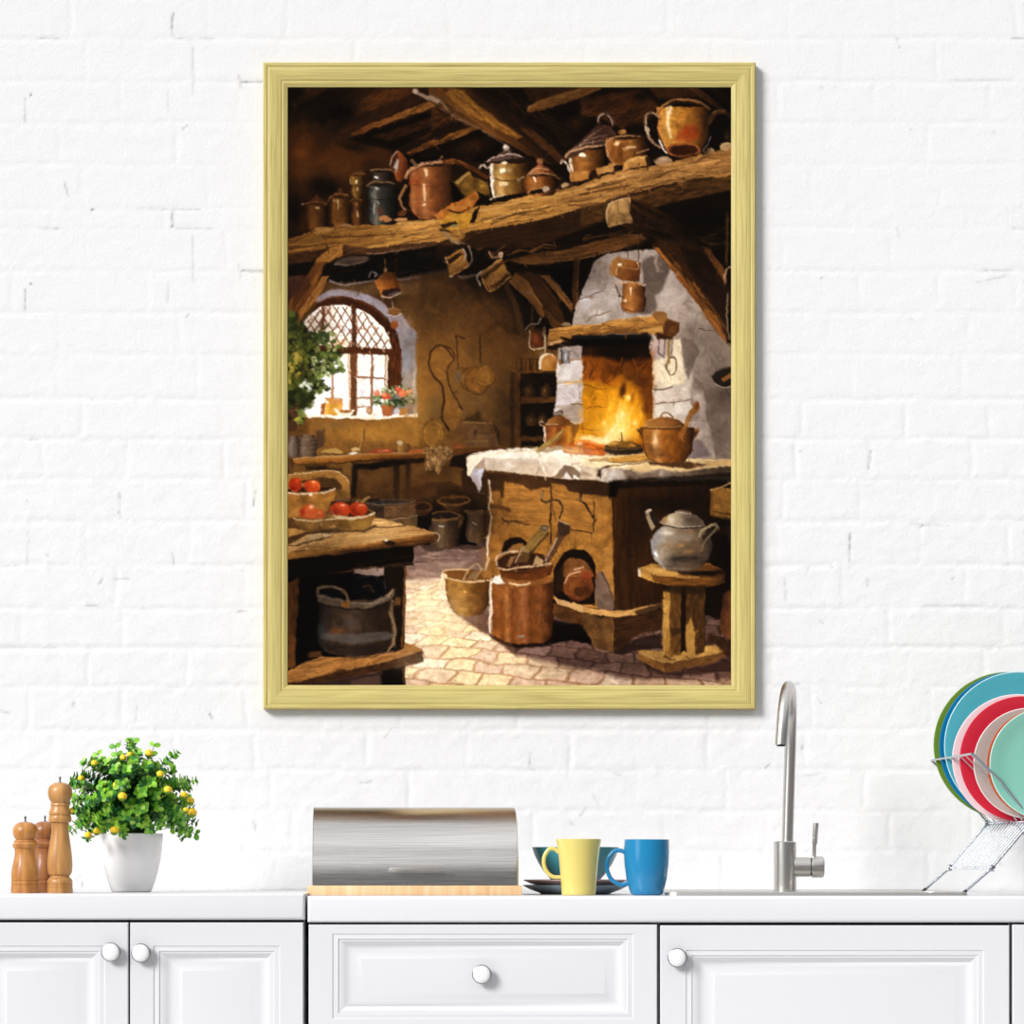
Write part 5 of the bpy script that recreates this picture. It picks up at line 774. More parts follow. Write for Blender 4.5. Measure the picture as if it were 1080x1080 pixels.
# ---- mesh helpers
class MB:
    def __init__(s): s.v, s.f = [], []
    def add(s, v, f): o = len(s.v); s.v += [tuple(p) for p in v]; s.f += [tuple(i+o for i in q) for q in f]; return s
    def box(s, a, b, bev=0., seg=2):
        bm = bmesh.new(); bmesh.ops.create_cube(bm, size=1)
        for v in bm.verts: v.co = Vector([(a[i]+b[i])/2+v.co[i]*(b[i]-a[i]) for i in range(3)])
        if bev: bmesh.ops.bevel(bm, geom=bm.edges[:], offset=bev, segments=seg, affect='EDGES', profile=.5)
        bm.verts.index_update(); s.add([v.co for v in bm.verts], [[v.index for v in f.verts] for f in bm.faces]); bm.free(); return s
    def lathe(s, prof, n=48, o=(0, 0, 0), axis='z', cap=True):
        """prof: (radius, height) from bottom to top"""
        V_, F_ = [], []
        for r, h in prof:
            for k in range(n):
                t = 2*math.pi*k/n; c, q = r*math.cos(t), r*math.sin(t)
                p = (c, q, h) if axis == 'z' else (c, -h, q) if axis == '-y' else (h, q, -c)
                V_.append((p[0]+o[0], p[1]+o[1], p[2]+o[2]))
        for i in range(len(prof)-1):
            for k in range(n):
                a, b = i*n+k, i*n+(k+1) % n; F_.append((a, b, b+n, a+n))
        if cap: F_ += [tuple(range(n-1, -1, -1)), tuple(range((len(prof)-1)*n, len(prof)*n))]
        return s.add(V_, F_)
    def tube(s, pts, r, n=12, closed=False):
        P_ = [Vector(p) for p in pts]; R_ = r if hasattr(r, '__len__') else [r]*len(P_); N = len(P_); V_, F_ = [], []
        T = [((P_[(i+1) % N] if closed or i < N-1 else P_[i])-(P_[i-1] if closed or i > 0 else P_[i])).normalized() for i in range(N)]
        u = T[0].orthogonal().normalized()
        for i in range(N):
            u = (u-T[i]*u.dot(T[i])).normalized(); w = T[i].cross(u)
            for k in range(n): t = 2*math.pi*k/n; V_.append(P_[i]+(u*math.cos(t)+w*math.sin(t))*R_[i])
        for i in range(N if closed else N-1):
            for k in range(n): a, b = i*n+k, i*n+(k+1) % n; j = ((i+1) % N)*n; F_.append((a, b, j+(k+1) % n, j+k))
        if not closed: F_ += [tuple(range(n-1, -1, -1)), tuple(range((N-1)*n, N*n))]
        return s.add(V_, F_)
    def build(s, name, m, parent=None, smooth=40, loc=None):
        me = bpy.data.meshes.new(name); base = Vector(loc) if loc is not None else (Vector(parent.location) if parent is not None else Vector((0, 0, 0)))
        if parent is not None and parent.parent is not None: base = base+Vector(parent.parent.location)
        me.from_pydata([Vector(v)-base for v in s.v], [], s.f); me.update()
        bm = bmesh.new(); bm.from_mesh(me); bmesh.ops.recalc_face_normals(bm, faces=bm.faces[:]); bm.to_mesh(me); bm.free()
        o = bpy.data.objects.new(name, me); COL.objects.link(o); me.materials.append(m)
        if parent is not None: o.parent = parent
        else: o.location = base
        if smooth: me.polygons.foreach_set('use_smooth', [True]*len(me.polygons)); me.set_sharp_from_angle(angle=math.radians(smooth))
        return o
def thing(name, label, cat, loc, group=None):
    o = bpy.data.objects.new(name, None); COL.objects.link(o); o.location = loc; o.empty_display_size = .05
    o['label'] = label; o['category'] = cat
    if group: o['group'] = group
    return o
def tag(o, label, cat, group=None):
    o['label'] = label; o['category'] = cat
    if group: o['group'] = group
    return o
def spline(p, n=8): return [Vector(q) for q in crom(np.array([tuple(v) for v in p]), False, n)]

# ---- materials
M = {}
M['wall'] = mat('white_brick_paint', 'f3f3f4', .6, spec=.25); noise_bump(M['wall'], 160, .0012, .5); 
attr_col(M['wall'])
M['white'] = mat('white_cabinet_lacquer', 'd2d3d7', .4, spec=.35)
M['carcass'] = mat('cabinet_board', 'd8d8dc', .6)
M['dark'] = mat('gap_shade_and_dark_trim', '1a1b24', .8)  # near-black for the painted shade in front gaps, also dark tap parts
M['top'] = mat('white_worktop_laminate', 'd6d6da', .35, spec=.4)
M['ceramic'] = mat('white_glazed_ceramic', 'f4f4f5', .25, spec=.5)
M['gold'] = mat('gilt_wood', 'cdbb74', .55, spec=.3)
M['steel'] = mat('brushed_steel', 'cfccc8', .33, 1.)
M['chrome'] = mat('chrome_wire', 'b2b6be', .2, 1.)
M['floor'] = mat('pale_floor_tile', 'cfcdca', .5)
noise_col(M['floor'], 'c4c2bf', 'd6d4d0', 3)

# ---- room shell
JY = [-4, 40.7, 86, 130, 174, 221, 241, 286, 330, 374, 421, 463, 505, 550, 596, 642, 683, 724, 770, 812, 855, 898, 942]
MARKS = [(182,14,182,40,1),(184,41,225,41,.35),(40,40,62,41,.4),(255,86,279,86,.9),(252,80,254,92,.5),(27,104,26,128,.55),(32,99,33,101,1),(177,97,177,118,.35),(203,50,204,100,.3),(68,192,72,207,.6),(97,221,97.5,221.5,1.2),(193,136,198,132,.7),(145,220,210,221,.3),(182,224,182,240,.9),(184,241,225,241,.35),(255,286,279,286,.9),(252,280,254,292,.5),(27,305,26,328,.55),(32,299,33,300,1),(177,298,177,318,.35),(195,336,199,332,.6),(40,240,62,241,.4),(203,250,204,300,.3),
 (960,136,961,137,.9),(1048,139,1049,140,.6),(1068,40,1080,40,.5),(1000,85,1066,85,.3),(946,40,948,50,.4),(866,92,867,93,.7),(880,92,881,93,.4),(1068,240,1080,240,.5),(946,240,948,250,.4),(1035,285,1066,285,.4),(1030,298,1064,290,.35),(866,293,867,293,.6),(960,336,961,337,.8),(844,475,845,477,.8),(918,476,916,494,.7),(971,556,973,554,.7),(960,553,1000,554,.25),(897,562,896,592,.7),(851,604,853,598,.6),(876,597,878,598,.5),(915,611,915,619,.7),(1004,611,1007,608,.5),(828,610,829,634,.35),(828,820,866,816,.25),(865,655,868,657,.6),(1040,684,1056,684,.4),(839,720,842,721,.6),(975,639,1030,639,.25),(865,740,866,741,.5),(845,786,846,790,.7),(808,810,812,806,.6),(1057,597,1064,595,.4),
 (126,521,126,546,.7),(269,518,268,534,.7),(97,421,97.5,421.5,1),(28,528,29,529,.8),(49,585,50,585,.9),(106,615,109,610,.8),(120,611,136,610,.4),(30,560,29,596,.35),(182,583,183,595,.5),(78,741,78,746,.9),(221,753,224,758,.8),(144,745,144,766,.35),(127,782,128,784,.9),(0,750,10,752,.5),(90,638,104,639,.5),(32,463,38,463,.6),(250,645,262,645,.5),(0,597,20,597,.3),(0,682,60,683,.3),
 (84,922,87,935,.6),(83,921,80,930,.5),(268,866,270,878,.5),(640,812,660,820,.25),(612,860,618,852,.5),(560,806,562,812,.5),(625,838,632,852,.3),(600,866,604,869,.5),(560,794,558,810,.4),(380,826,392,824,.4),(405,778,412,770,.3),(1055,905,1056,912,.5)]
def wall():
    step = .0037
    xs = np.r_[np.linspace(-1.9, -1.03, 12), np.arange(-1.02, 1.021, step), np.linspace(1.03, 1.9, 12)]
    zs = np.r_[np.linspace(0, .88, 10), np.arange(.89, 2.66, step), np.linspace(2.67, 2.9, 4)]
    X, Z = np.meshgrid(xs, zs); px = 540+X*F/D; py = HZ-(Z-ZC)*F/D
    r2 = np.random.RandomState(11); H = np.zeros(X.shape); dk = np.zeros(X.shape)
    wx = px+3*fbm(px/40, py/40, 21, 3); wy = py+2.2*fbm(px/50, py/30, 22, 4)
    J = np.zeros(X.shape)
    for k in range(len(JY)):
        y0, s = JY[k], (.55 if JY[k] in (221, 241) else r2.uniform(.65, 1))
        J = np.maximum(J, s*np.exp(-((wy-y0)/3.2)**2)*(.65+.55*fbm(px/60, py/60, 30+k, 3)))
        if k < len(JY)-1:
            y1 = JY[k+1]; x = r2.uniform(-150, -60); inn = np.clip((wy-y0)/3, 0, 1)*np.clip((y1-wy)/3, 0, 1); off = np.zeros(X.shape)
            while x < 1240:
                w = r2.uniform(75, 150); J = np.maximum(J, r2.uniform(.3, .9)*np.exp(-((wx-x)/3)**2)*inn*(.6+.6*fbm(px/30, py/30, 60+k, 3)))
                H += ((wx > x) & (wx < x+w))*inn*r2.uniform(-.6, .6)*.0003; x += w
    H -= .0012*np.clip(J, 0, 1)
    lump = fbm(px/16, py/12, 41, 4); H += .0005*lump+.0004*fbm(px/70, py/45, 42, 3)
    near = np.exp(-((py-np.array(JY)[np.abs(py[..., None]-np.array(JY)).argmin(-1)])/9)**2)
    H += .0008*near*np.clip(fbm(px/7, py/5, 43, 3), 0, 1)
    for x0, y0, x1, y1, a in MARKS:
        d, _ = segd(px+.9*fbm(px/5, py/5, 77, 2), py+.9*fbm(px/5, py/5, 78, 2), (x0, y0), (x1, y1)); m = np.exp(-(d/1.05)**2)
        brk = np.clip(.7+.8*fbm(px/4, py/4, 79, 2), .2, 1); dk = np.maximum(dk, a*m*brk); H -= .0006*a*m
    H = H*(.75+.75/(1+np.exp(-(py-455)/45)))
    inside = (np.abs(X) < 1.021) & (Z > .885) & (Z < 2.665); H = np.where(inside, H, 0)
    Y = -H; nz, nx = X.shape
    V_ = np.stack([X, Y, Z], -1).reshape(-1, 3)
    i = np.arange(nz*nx).reshape(nz, nx); Q = np.stack([i[:-1, :-1], i[:-1, 1:], i[1:, 1:], i[1:, :-1]], -1).reshape(-1, 4)
    me = bpy.data.meshes.new('wall_back')
    n0 = len(V_); bk = [(-1.9, .12, 0), (1.9, .12, 0), (1.9, .12, 2.9), (-1.9, .12, 2.9)]
    cor = [i[0, 0], i[0, -1], i[-1, -1], i[-1, 0]]
    V_ = np.r_[V_, bk]; fs = [list(map(int, q)) for q in Q]
    bot, rgt, tp_, lft = i[0, :], i[:, -1], i[-1, ::-1], i[::-1, 0]
    for e, (a, b) in zip((bot, rgt, tp_, lft), ((0, 1), (1, 2), (2, 3), (3, 0))): fs.append([int(t) for t in e[::-1]]+[n0+a, n0+b])
    fs.append([n0+3, n0+2, n0+1, n0])
    me.from_pydata(V_.tolist(), [], fs); me.update()
    o = bpy.data.objects.new('wall_back', me); COL.objects.link(o); o['kind'] = 'structure'; me.materials.append(M['wall'])
    a = me.color_attributes.new('Col', 'FLOAT_COLOR', 'POINT')
    base, dirt = np.array(lin('e2e2e3')), np.array(lin('4a4c5a'))
    t = np.clip(dk, 0, 1).reshape(-1, 1)*.85; C = np.r_[base*(1-t)+dirt*t, np.tile(base, (4, 1))]
    a.data.foreach_set('color', np.c_[C, np.ones(len(C))].astype(np.float32).ravel())
    me.polygons.foreach_set('use_smooth', [True]*(len(fs)-5)+[False]*5)
wall()
fl = MB().box((-1.9, -3.2, -.1), (1.9, .12, 0)).build('floor', M['floor'], smooth=0); fl['kind'] = 'structure'

# ---- framed picture
def picture():
    y0 = -.0035
    t = thing('framed_picture', 'large gold framed painting of an old rustic kitchen, hung on the white brick wall', 'picture', at(537, 748, y0))
    a, b = at(277.5, 65.5, y0-.018), at(797, 748, y0-.018)          # outer corners
    W = mm(1, y0-.018); prof = [(0, -.001), (0, .016), (1.2, .0185), (3.6, .0185), (4.8, .0172), (6, .0180), (9, .0182), (15, .0168), (18.5, .0155), (19.3, .0143), (20.3, .0143), (21.2, .0148), (24.2, .0130), (25.6, .0115), (25.6, .0090)]
    cs = [(a.x, a.z, 1, -1), (b.x, a.z, -1, -1), (b.x, b.z, -1, 1), (a.x, b.z, 1, 1)]
    mh = M['gold']; L = mh.node_tree.links; bs = mh.node_tree.nodes['Principled BSDF']
    def gold(name, st):
        m = mat(name, 'cdbb74', .5, spec=.35); noise_col(m, 'a89556', 'c8b974', 6, st, 5, .24, .60); n = noise_bump(m, 6, .0004, .5, st, 5); return m
    gh, gv = gold('gilt_wood_along', (1.5, 60, 70)), gold('gilt_wood_upright', (70, 60, 1.5))
    for k in range(4):
        c0, c1 = cs[k], cs[(k+1) % 4]; m = MB(); n = len(prof); vs = []
        for c in (c0, c1):
            for w, h in prof: vs.append((c[0]+c[2]*w*W, y0-h, c[1]+c[3]*w*W))
        m.add(vs, [(i, i+1, n+i+1, n+i) for i in range(n-1)]+[(0, n, n+n-1, n-1)])
        m.build('frame_rail', (gh, gv, gh, gv)[k], t, 25)
    lo = paint()
    yp = y0-.0104; k = np.where(lo <= .04045, lo/12.92, ((lo+.055)/1.055)**2.4)/KP
    h, w = lo.shape[:2]
    X, Yp = np.meshgrid(np.arange(w)+PX0+.5, np.arange(h)+PY0+.5); X[:, 0] -= 3; X[:, -1] += 3; Yp[0] -= 3; Yp[-1] += 3
    d = D+yp; V_ = np.stack([(X-540)*d/F, np.full(X.shape, yp), ZC+(HZ-Yp)*d/F], -1).reshape(-1, 3)-np.array(t.location)
    i = np.arange(h*w).reshape(h, w); Q = np.stack([i[:-1, :-1], i[1:, :-1], i[1:, 1:], i[:-1, 1:]], -1).reshape(-1, 4)
    me = bpy.data.meshes.new('print'); me.from_pydata(V_.tolist(), [], Q.tolist()); me.update()
    o = bpy.data.objects.new('print', me); COL.objects.link(o); o.parent = t; me.materials.append(M['print'])
    o['label'] = 'painting of a rustic stone kitchen with hearth, pots and tiled floor'
    at_ = me.color_attributes.new('Col', 'FLOAT_COLOR', 'POINT'); at_.data.foreach_set('color', np.c_[k.reshape(-1, 3), np.ones(h*w)].astype(np.float32).ravel())
    MB().box((a.x+.02, y0-.0100, b.z+.02), (b.x-.02, y0-.0012, a.z-.02)).build('backing_board', M['carcass'], t, 0)
KP = 1.15
M['print'] = mat('printed_canvas', '808080', .8, spec=.04); attr_col(M['print'])
picture()

# ---- base cabinets and worktops
YF = -.6125                                        # face of the doors
def panel_front(m, x0, x1, z0, z1, s, sx=None, th=.019):
    """a framed front with sunk moulding and raised field; s/sx = width of the plain border"""
    sx = s if sx is None else sx; e = mm(1, YF)
    P_ = [(-.0, -.0, th), (0, 0, .0012), (.8, .8, 0), (sx, s, 0), (sx+.7, s+.7, .0016), (sx+1.6, s+1.6, .0016), (sx+4.5, s+4, .0004), (sx+6, s+5.5, .0004), (sx+6.6, s+6, .0022), (sx+8.5, s+8, .0022), (sx+14, s+13, .0078), (sx+21, s+18, .0078), (sx+30, s+26, .0022), (sx+31, s+27, .002)]
    vs, fs = [], []
    for ix, iz, dp in P_:
        dp = dp*.9 if dp < .01 else dp
        a, b = ix*e, iz*e; vs += [(x0+a, YF+dp, z0+b), (x1-a, YF+dp, z0+b), (x1-a, YF+dp, z1-b), (x0+a, YF+dp, z1-b)]
    for i in range(len(P_)-1):
        for k in range(4): fs.append((i*4+k, i*4+(k+1) % 4, i*4+4+(k+1) % 4, i*4+4+k))
    fs.append((0, 3, 2, 1)); q = (len(P_)-1)*4; fs.append((q, q+1, q+2, q+3)); m.add(vs, fs)
M['knob'] = mat('white_knob_lacquer', 'e4e4e6', .3, spec=.5); M['knobrim'] = mat('steel_knob_collar', '8a8c92', .3, 1.)
def knob(px, py, parent):
    c = at(px, py, YF); r = mm(9.3, YF); o = (c.x, YF, c.z)
    k = MB().lathe([(r*.45, 0), (r*.45, .012), (r*.9, .0105), (r, .0125), (r*.985, .0155), (r*.9, .0175), (r*.6, .0187), (r*.2, .0192), (.0001, .0192)], 40, o, '-y').build('knob', M['knob'], parent, 50)
    MB().lathe([(r*.95, .0100), (r*1.06, .0108), (r*1.1, .0130), (r*1.0, .0146)], 40, o, '-y').build('knob_collar', M['knobrim'], parent, 50)
def X(px): return at(px, 0, YF).x
def Z(py): return at(0, py, YF).z
def carcass(t, x0, x1, z1, front=None):
    w = .018; yb, yf = -.03, YF+.0215
    m = MB()
    for a, b in (((x0, yf, .1), (x0+w, yb, z1)), ((x1-w, yf, .1), (x1, yb, z1)), ((x0+w, yf, .1), (x1-w, yb, .118)), ((x0+w, yb-.012, .118), (x1-w, yb, z1)), ((x0+w, yf, z1-.02), (x1-w, yf+.08, z1))): m.box(a, b)
    m.build('carcass', M['carcass'], t, 0)
    MB().box((x0+.002, YF+.07, 0), (x1-.002, YF+.086, .1)).build('plinth', M['white'], t, 0)
    MB().box((x0+.001, YF+.0197, .101), (x1-.001, YF+.0212, z1-.0005)).build('gap_shade_sheet', M['dark'], t, 0)  # added dark sheet: painted shade behind the gaps around doors and drawers
ZTL, ZBL, ZTR, ZBR = .9030, .8572, .8990, .8527
def cabinet(label, x0, x1, z1, fronts):
    t = thing('base_cabinet', label, 'cabinet', ((x0+x1)/2, -.3, 0), 'white base cabinets under the worktops')
    carcass(t, x0, x1, z1)
    for nm, a, b, zt, zb, s, sx, kn in fronts:
        m = MB(); panel_front(m, a, b, zb, zt, s, sx); o = m.build(nm, M['white'], t, 30)
        for k in kn: knob(k[0], k[1], o)
cabinet('white panelled two-door base cabinet at the left, under the wooden mills and the potted plant', X(-50), X(320.2), ZBL-.001,
        [('door', X(-48), X(135.2), Z(973), .112, 24.5, None, [(118, 1004)]), ('door', X(137.3), X(319.8), Z(973), .112, 24.5, None, [(149.5, 1005)])])
cabinet('white base cabinet with a wide single-knob drawer, under the steel bread box', X(325), X(694.2), ZBR-.001,
        [('drawer', X(325.6), X(693), Z(975.2), Z(1084), 9.5, 25, [(508.3, 1027.5)]), ('drawer', X(325.6), X(693), Z(1087), Z(1250), 12, 25, [(508.3, 1170)]), ('drawer', X(325.6), X(693), Z(1253), .112, 12, 25, [(508.3, 1340)])])
cabinet('white base cabinet with one wide door under the sink and tap', X(695), X(1066), ZBR-.001,
        [('door', X(696.4), X(1064.6), Z(976), .112, 26, 27, [(714, 1010)])])
cabinet('white base cabinet cut off by the right edge, under the dish rack', X(1066.8), X(1300), ZBR-.001,
        [('door', X(1068), X(1298), Z(975.2), .112, 26, None, [(1278, 1010)])])
def slab(name, label, x0, x1, z0, z1, hole=None):
    bm = bmesh.new(); ya, yb = -.6165, -.004
    xs, ys = [x0, x1], [ya, yb]
    if hole: xs = [x0, hole[0], hole[1], x1]; ys = [ya, hole[2], hole[3], yb]
    g = [[bm.verts.new((x, y, z1)) for x in xs] for y in ys]
    for j in range(len(ys)-1):
        for i in range(len(xs)-1):
            if hole and i == 1 and j == 1: continue
            bm.faces.new((g[j][i], g[j][i+1], g[j+1][i+1], g[j+1][i]))
    r = bmesh.ops.extrude_face_region(bm, geom=bm.faces[:])
    for e in r['geom']:
        if isinstance(e, bmesh.types.BMVert): e.co.z = z0
    bmesh.ops.recalc_face_normals(bm, faces=bm.faces[:])
    ed = [e for e in bm.edges if all(abs(v.co.y-ya) < 1e-5 for v in e.verts)]
    bmesh.ops.bevel(bm, geom=ed, offset=.006, segments=4, affect='EDGES', profile=.5)
    m = MB(); bm.verts.index_update(); m.add([v.co for v in bm.verts], [[v.index for v in f.verts] for f in bm.faces]); bm.free()
    return tag(m.build(name, M['top'], smooth=35, loc=((x0+x1)/2, -.3, z0)), label, 'worktop')
YT = -.6165
slab('worktop', 'short white worktop at the left carrying three wooden mills and the potted plant', at(-55, 0, YT).x, at(321.3, 0, YT).x, ZBL, ZTL)
SX0, SX1 = at(716, 0, -.53).x, at(1012, 0, -.53).x; SY0, SY1 = -.535, -.29
slab('worktop', 'long white worktop carrying the bread box, mugs, sink and dish rack', at(324.2, 0, YT).x, at(1305, 0, YT).x, ZBR, ZTR, (SX0, SX1, SY0, SY1))

# ---- sink
def sink():
    a, b = at(702, 0, -.56).x, at(1021, 0, -.56).x; y0, y1 = -.572, -.075
    t = thing('sink', 'inset stainless steel sink with a thin raised rim, set in the long worktop', 'sink', ((a+b)/2, -.3, ZTR))
    h = .0055; bm = bmesh.new(); cl = .003
    x0, x1, q0, q1 = SX0+cl, SX1-cl, SY0+cl, SY1-cl
    def loop(x0, x1, y0, y1, z, r, n=6):
        vs = []
        for cx, cy, s in ((x1-r, y1-r, 0), (x0+r, y1-r, 90), (x0+r, y0+r, 180), (x1-r, y0+r, 270)):
            for k in range(n+1): t_ = math.radians(s+90*k/n); vs.append((cx+r*math.cos(t_), cy+r*math.sin(t_), z))
        return vs
    z = ZTR
    Ls = [loop(a, b, y0, y1, z+.0002, .02), loop(a+.001, b-.001, y0+.001, y1-.001, z+h, .02), loop(a+.006, b-.006, y0+.006, y1-.006, z+h+.0006, .018), loop(a+.012, b-.012, y0+.012, y1-.012, z+h-.001, .018), loop(x0, x1, q0, q1, z+h-.0012, .03), loop(x0+.004, x1-.004, q0+.004, q1-.004, z-.01, .03), loop(x0+.012, x1-.012, q0+.012, q1-.012, z-.15, .03), loop(x0+.04, x1-.04, q0+.04, q1-.04, z-.165, .03), loop(x0+.1, x1-.1, q0+.1, q1-.1, z-.168, .03)]
    n = len(Ls[0]); m = MB(); vs = [p for l in Ls for p in l]; fs = []
    for i in range(len(Ls)-1):
        for k in range(n): fs.append((i*n+k, i*n+(k+1) % n, i*n+n+(k+1) % n, i*n+n+k))
    fs.append(tuple(range((len(Ls)-1)*n, len(Ls)*n))); m.add(vs, fs); m.build('basin', M['steel'], t, 35)
    MB().lathe([(.03, z-.1676), (.032, z-.166), (.02, z-.1655), (.001, z-.1655)], 24, ((x0+x1)/2, (q0+q1)/2, 0)).build('drain', M['chrome'], t, 35)
sink()

# ---- tap
def tap():
    y = -.235; b = at(828, 941.5, y); zb = ZTR+.0045
    t = thing('kitchen_tap', 'tall brushed steel tap with a curved spout and side lever, behind the sink', 'tap', (b.x, y, zb))
    r = mm(11.9, y); zt = at(0, 887.5, y).z
    MB().lathe([(r*1.06, zb), (r*1.06, zb+.002), (r, zb+.003), (r, zt-.0015), (r*.93, zt), (r*.3, zt)], 48, (b.x, y, 0)).build('body', M['steel'], t, 35)
    rt = mm(6.1, y)
    pts = [at(830.5, 890, y), at(831.6, 850, y), at(833.2, 800, y-.002), at(834, 770, y-.008), at(834.3, 748, y-.022), at(833.8, 733, y-.05), at(832.3, 724.5, y-.085), at(830.0, 727.5, y-.12), at(827.6, 741, y-.146), at(825.6, 760, y-.158), at(823.6, 786, y-.164)]
    MB().tube(spline(pts, 8), rt, 24).build('spout', M['steel'], t, 40)
    c = pts[-1]; MB().lathe([(rt*.72, c.z-.0005), (rt*.72, c.z-.002), (.0005, c.z-.002)], 24, (c.x, c.y, 0)).build('aerator', M['dark'], t, 35)
    z = at(0, 914.4, y).z; rl = mm(11.3, y); x0, x1, x2 = b.x+r*.75, at(854.4, 0, y).x, at(869, 0, y).x
    MB().lathe([(rl*.92, x0), (rl*.92, x1)], 40, (0, y, z), 'x').build('valve_housing', M['steel'], t, 35)
    MB().lathe([(rl*.82, x1-.001), (rl*.82, x1+.0025)], 40, (0, y, z), 'x').build('seal_ring', M['dark'], t, 35)
    MB().lathe([(rl*.97, x1+.0022), (rl, x1+.003), (rl, x2-.004), (rl*.93, x2-.001), (rl*.8, x2)], 40, (0, y, z), 'x').build('lever_hub', M['steel'], t, 35)
    l0, l1, l2, l3 = at(858.5, 905, y), at(859, 891, y), at(859.2, 889.5, y), at(860.6, 868, y)
    MB().tube([l0, l1, l2, l3], [mm(2.1, y), mm(2.1, y), mm(2.9, y), mm(3.1, y)], 20).build('lever', M['steel'], t, 40)
tap()

# ---- wooden mills
def wood(name, c1, c2, rough=.38):
    m = mat(name, c1, rough, spec=.45, coat=.15); noise_col(m, c1, c2, 9, (9, 9, .9), 5, .32, .68, .6); return m
M['beech'] = wood('beech_wood', 'a06c36', 'cc985a'); M['redwood'] = wood('red_beech_wood', '845026', 'ac7040'); M['ochre'] = wood('warm_beech_wood', 'a0642c', 'ca9150')
M['nut'] = mat('dull_steel_nut', '6a6a70', .35, 1.)
def mill(label, px, base, y, prof_body, prof_head, top, m, zc=None):
    c = at(px, base, y); t = thing('pepper_mill', label, 'mill', (c.x, y, ZTL), 'wooden mills beside the plant'); k = mm(1/7.71, y)
    pb = [(h*k, ZTL+(1015-v)*k) for v, h in prof_body]; ph = [(max(h, .01)*k, ZTL+(1015-v)*k) for v, h in prof_head]
    MB().lathe(pb[::-1], 48, (c.x, y, 0)).build('body', m, t, 28)
    MB().lathe([(float(p[0]), float(p[1])) for p in ph][::-1], 48, (c.x, y, 0)).build('head', m, t, 45)
    zt = ZTL+(1015-top)*k
    MB().lathe([(10*k, zt-2*k), (8*k, zt+10*k), (6*k, zt+12*k), (6*k, zt+26*k), (9*k, zt+30*k), (9*k, zt+42*k), (5*k, zt+48*k), (.1*k, zt+48*k)], 20, (c.x, y, 0)).build('finial', M['nut'], t, 40)
TB = [(115, 0), (117, 30), (122, 50), (132, 69), (148, 86), (170, 96), (195, 99), (220, 97), (245, 90), (262, 82), (274, 74), (282, 70)]
SB = [(435, 0), (437, 32), (443, 55), (455, 76), (475, 93), (500, 101), (525, 101), (548, 96), (565, 88), (580, 78), (588, 76)]
tallb = [(283, 20), (283, 72), (290, 76), (300, 78), (306, 74), (312, 74), (330, 78), (352, 88), (370, 91), (380, 88), (384, 83), (388, 88), (400, 92), (425, 92), (437, 88), (442, 72), (470, 68), (520, 70), (580, 79), (650, 90), (720, 98), (780, 101), (830, 99), (860, 92), (872, 80), (878, 76), (884, 78), (892, 86), (905, 98), (915, 102), (940, 102), (943, 99), (946, 102), (965, 102), (968, 99), (971, 102), (1010, 104), (1015, 102)]
shortb = [(586, 20), (586, 88), (594, 92), (598, 88), (604, 92), (618, 102), (636, 102), (648, 97), (654, 88), (680, 84), (710, 86), (760, 97), (810, 108), (850, 113), (890, 114), (908, 112), (912, 108), (916, 114), (940, 115), (946, 110), (950, 115), (1005, 116), (1015, 113)]
mill('tall beech wood pepper mill with waisted body, beside the potted plant', 63.3, 941, -.53, tallb, TB, 115, M['beech'])
mill('short light wood mill, leftmost of the three mills', 26.7, 941, -.53, shortb, SB, 436, M['ochre'])
mill('short reddish wood mill half hidden behind the two other mills', 47.5, 941, -.44, shortb, SB, 436, M['redwood'])

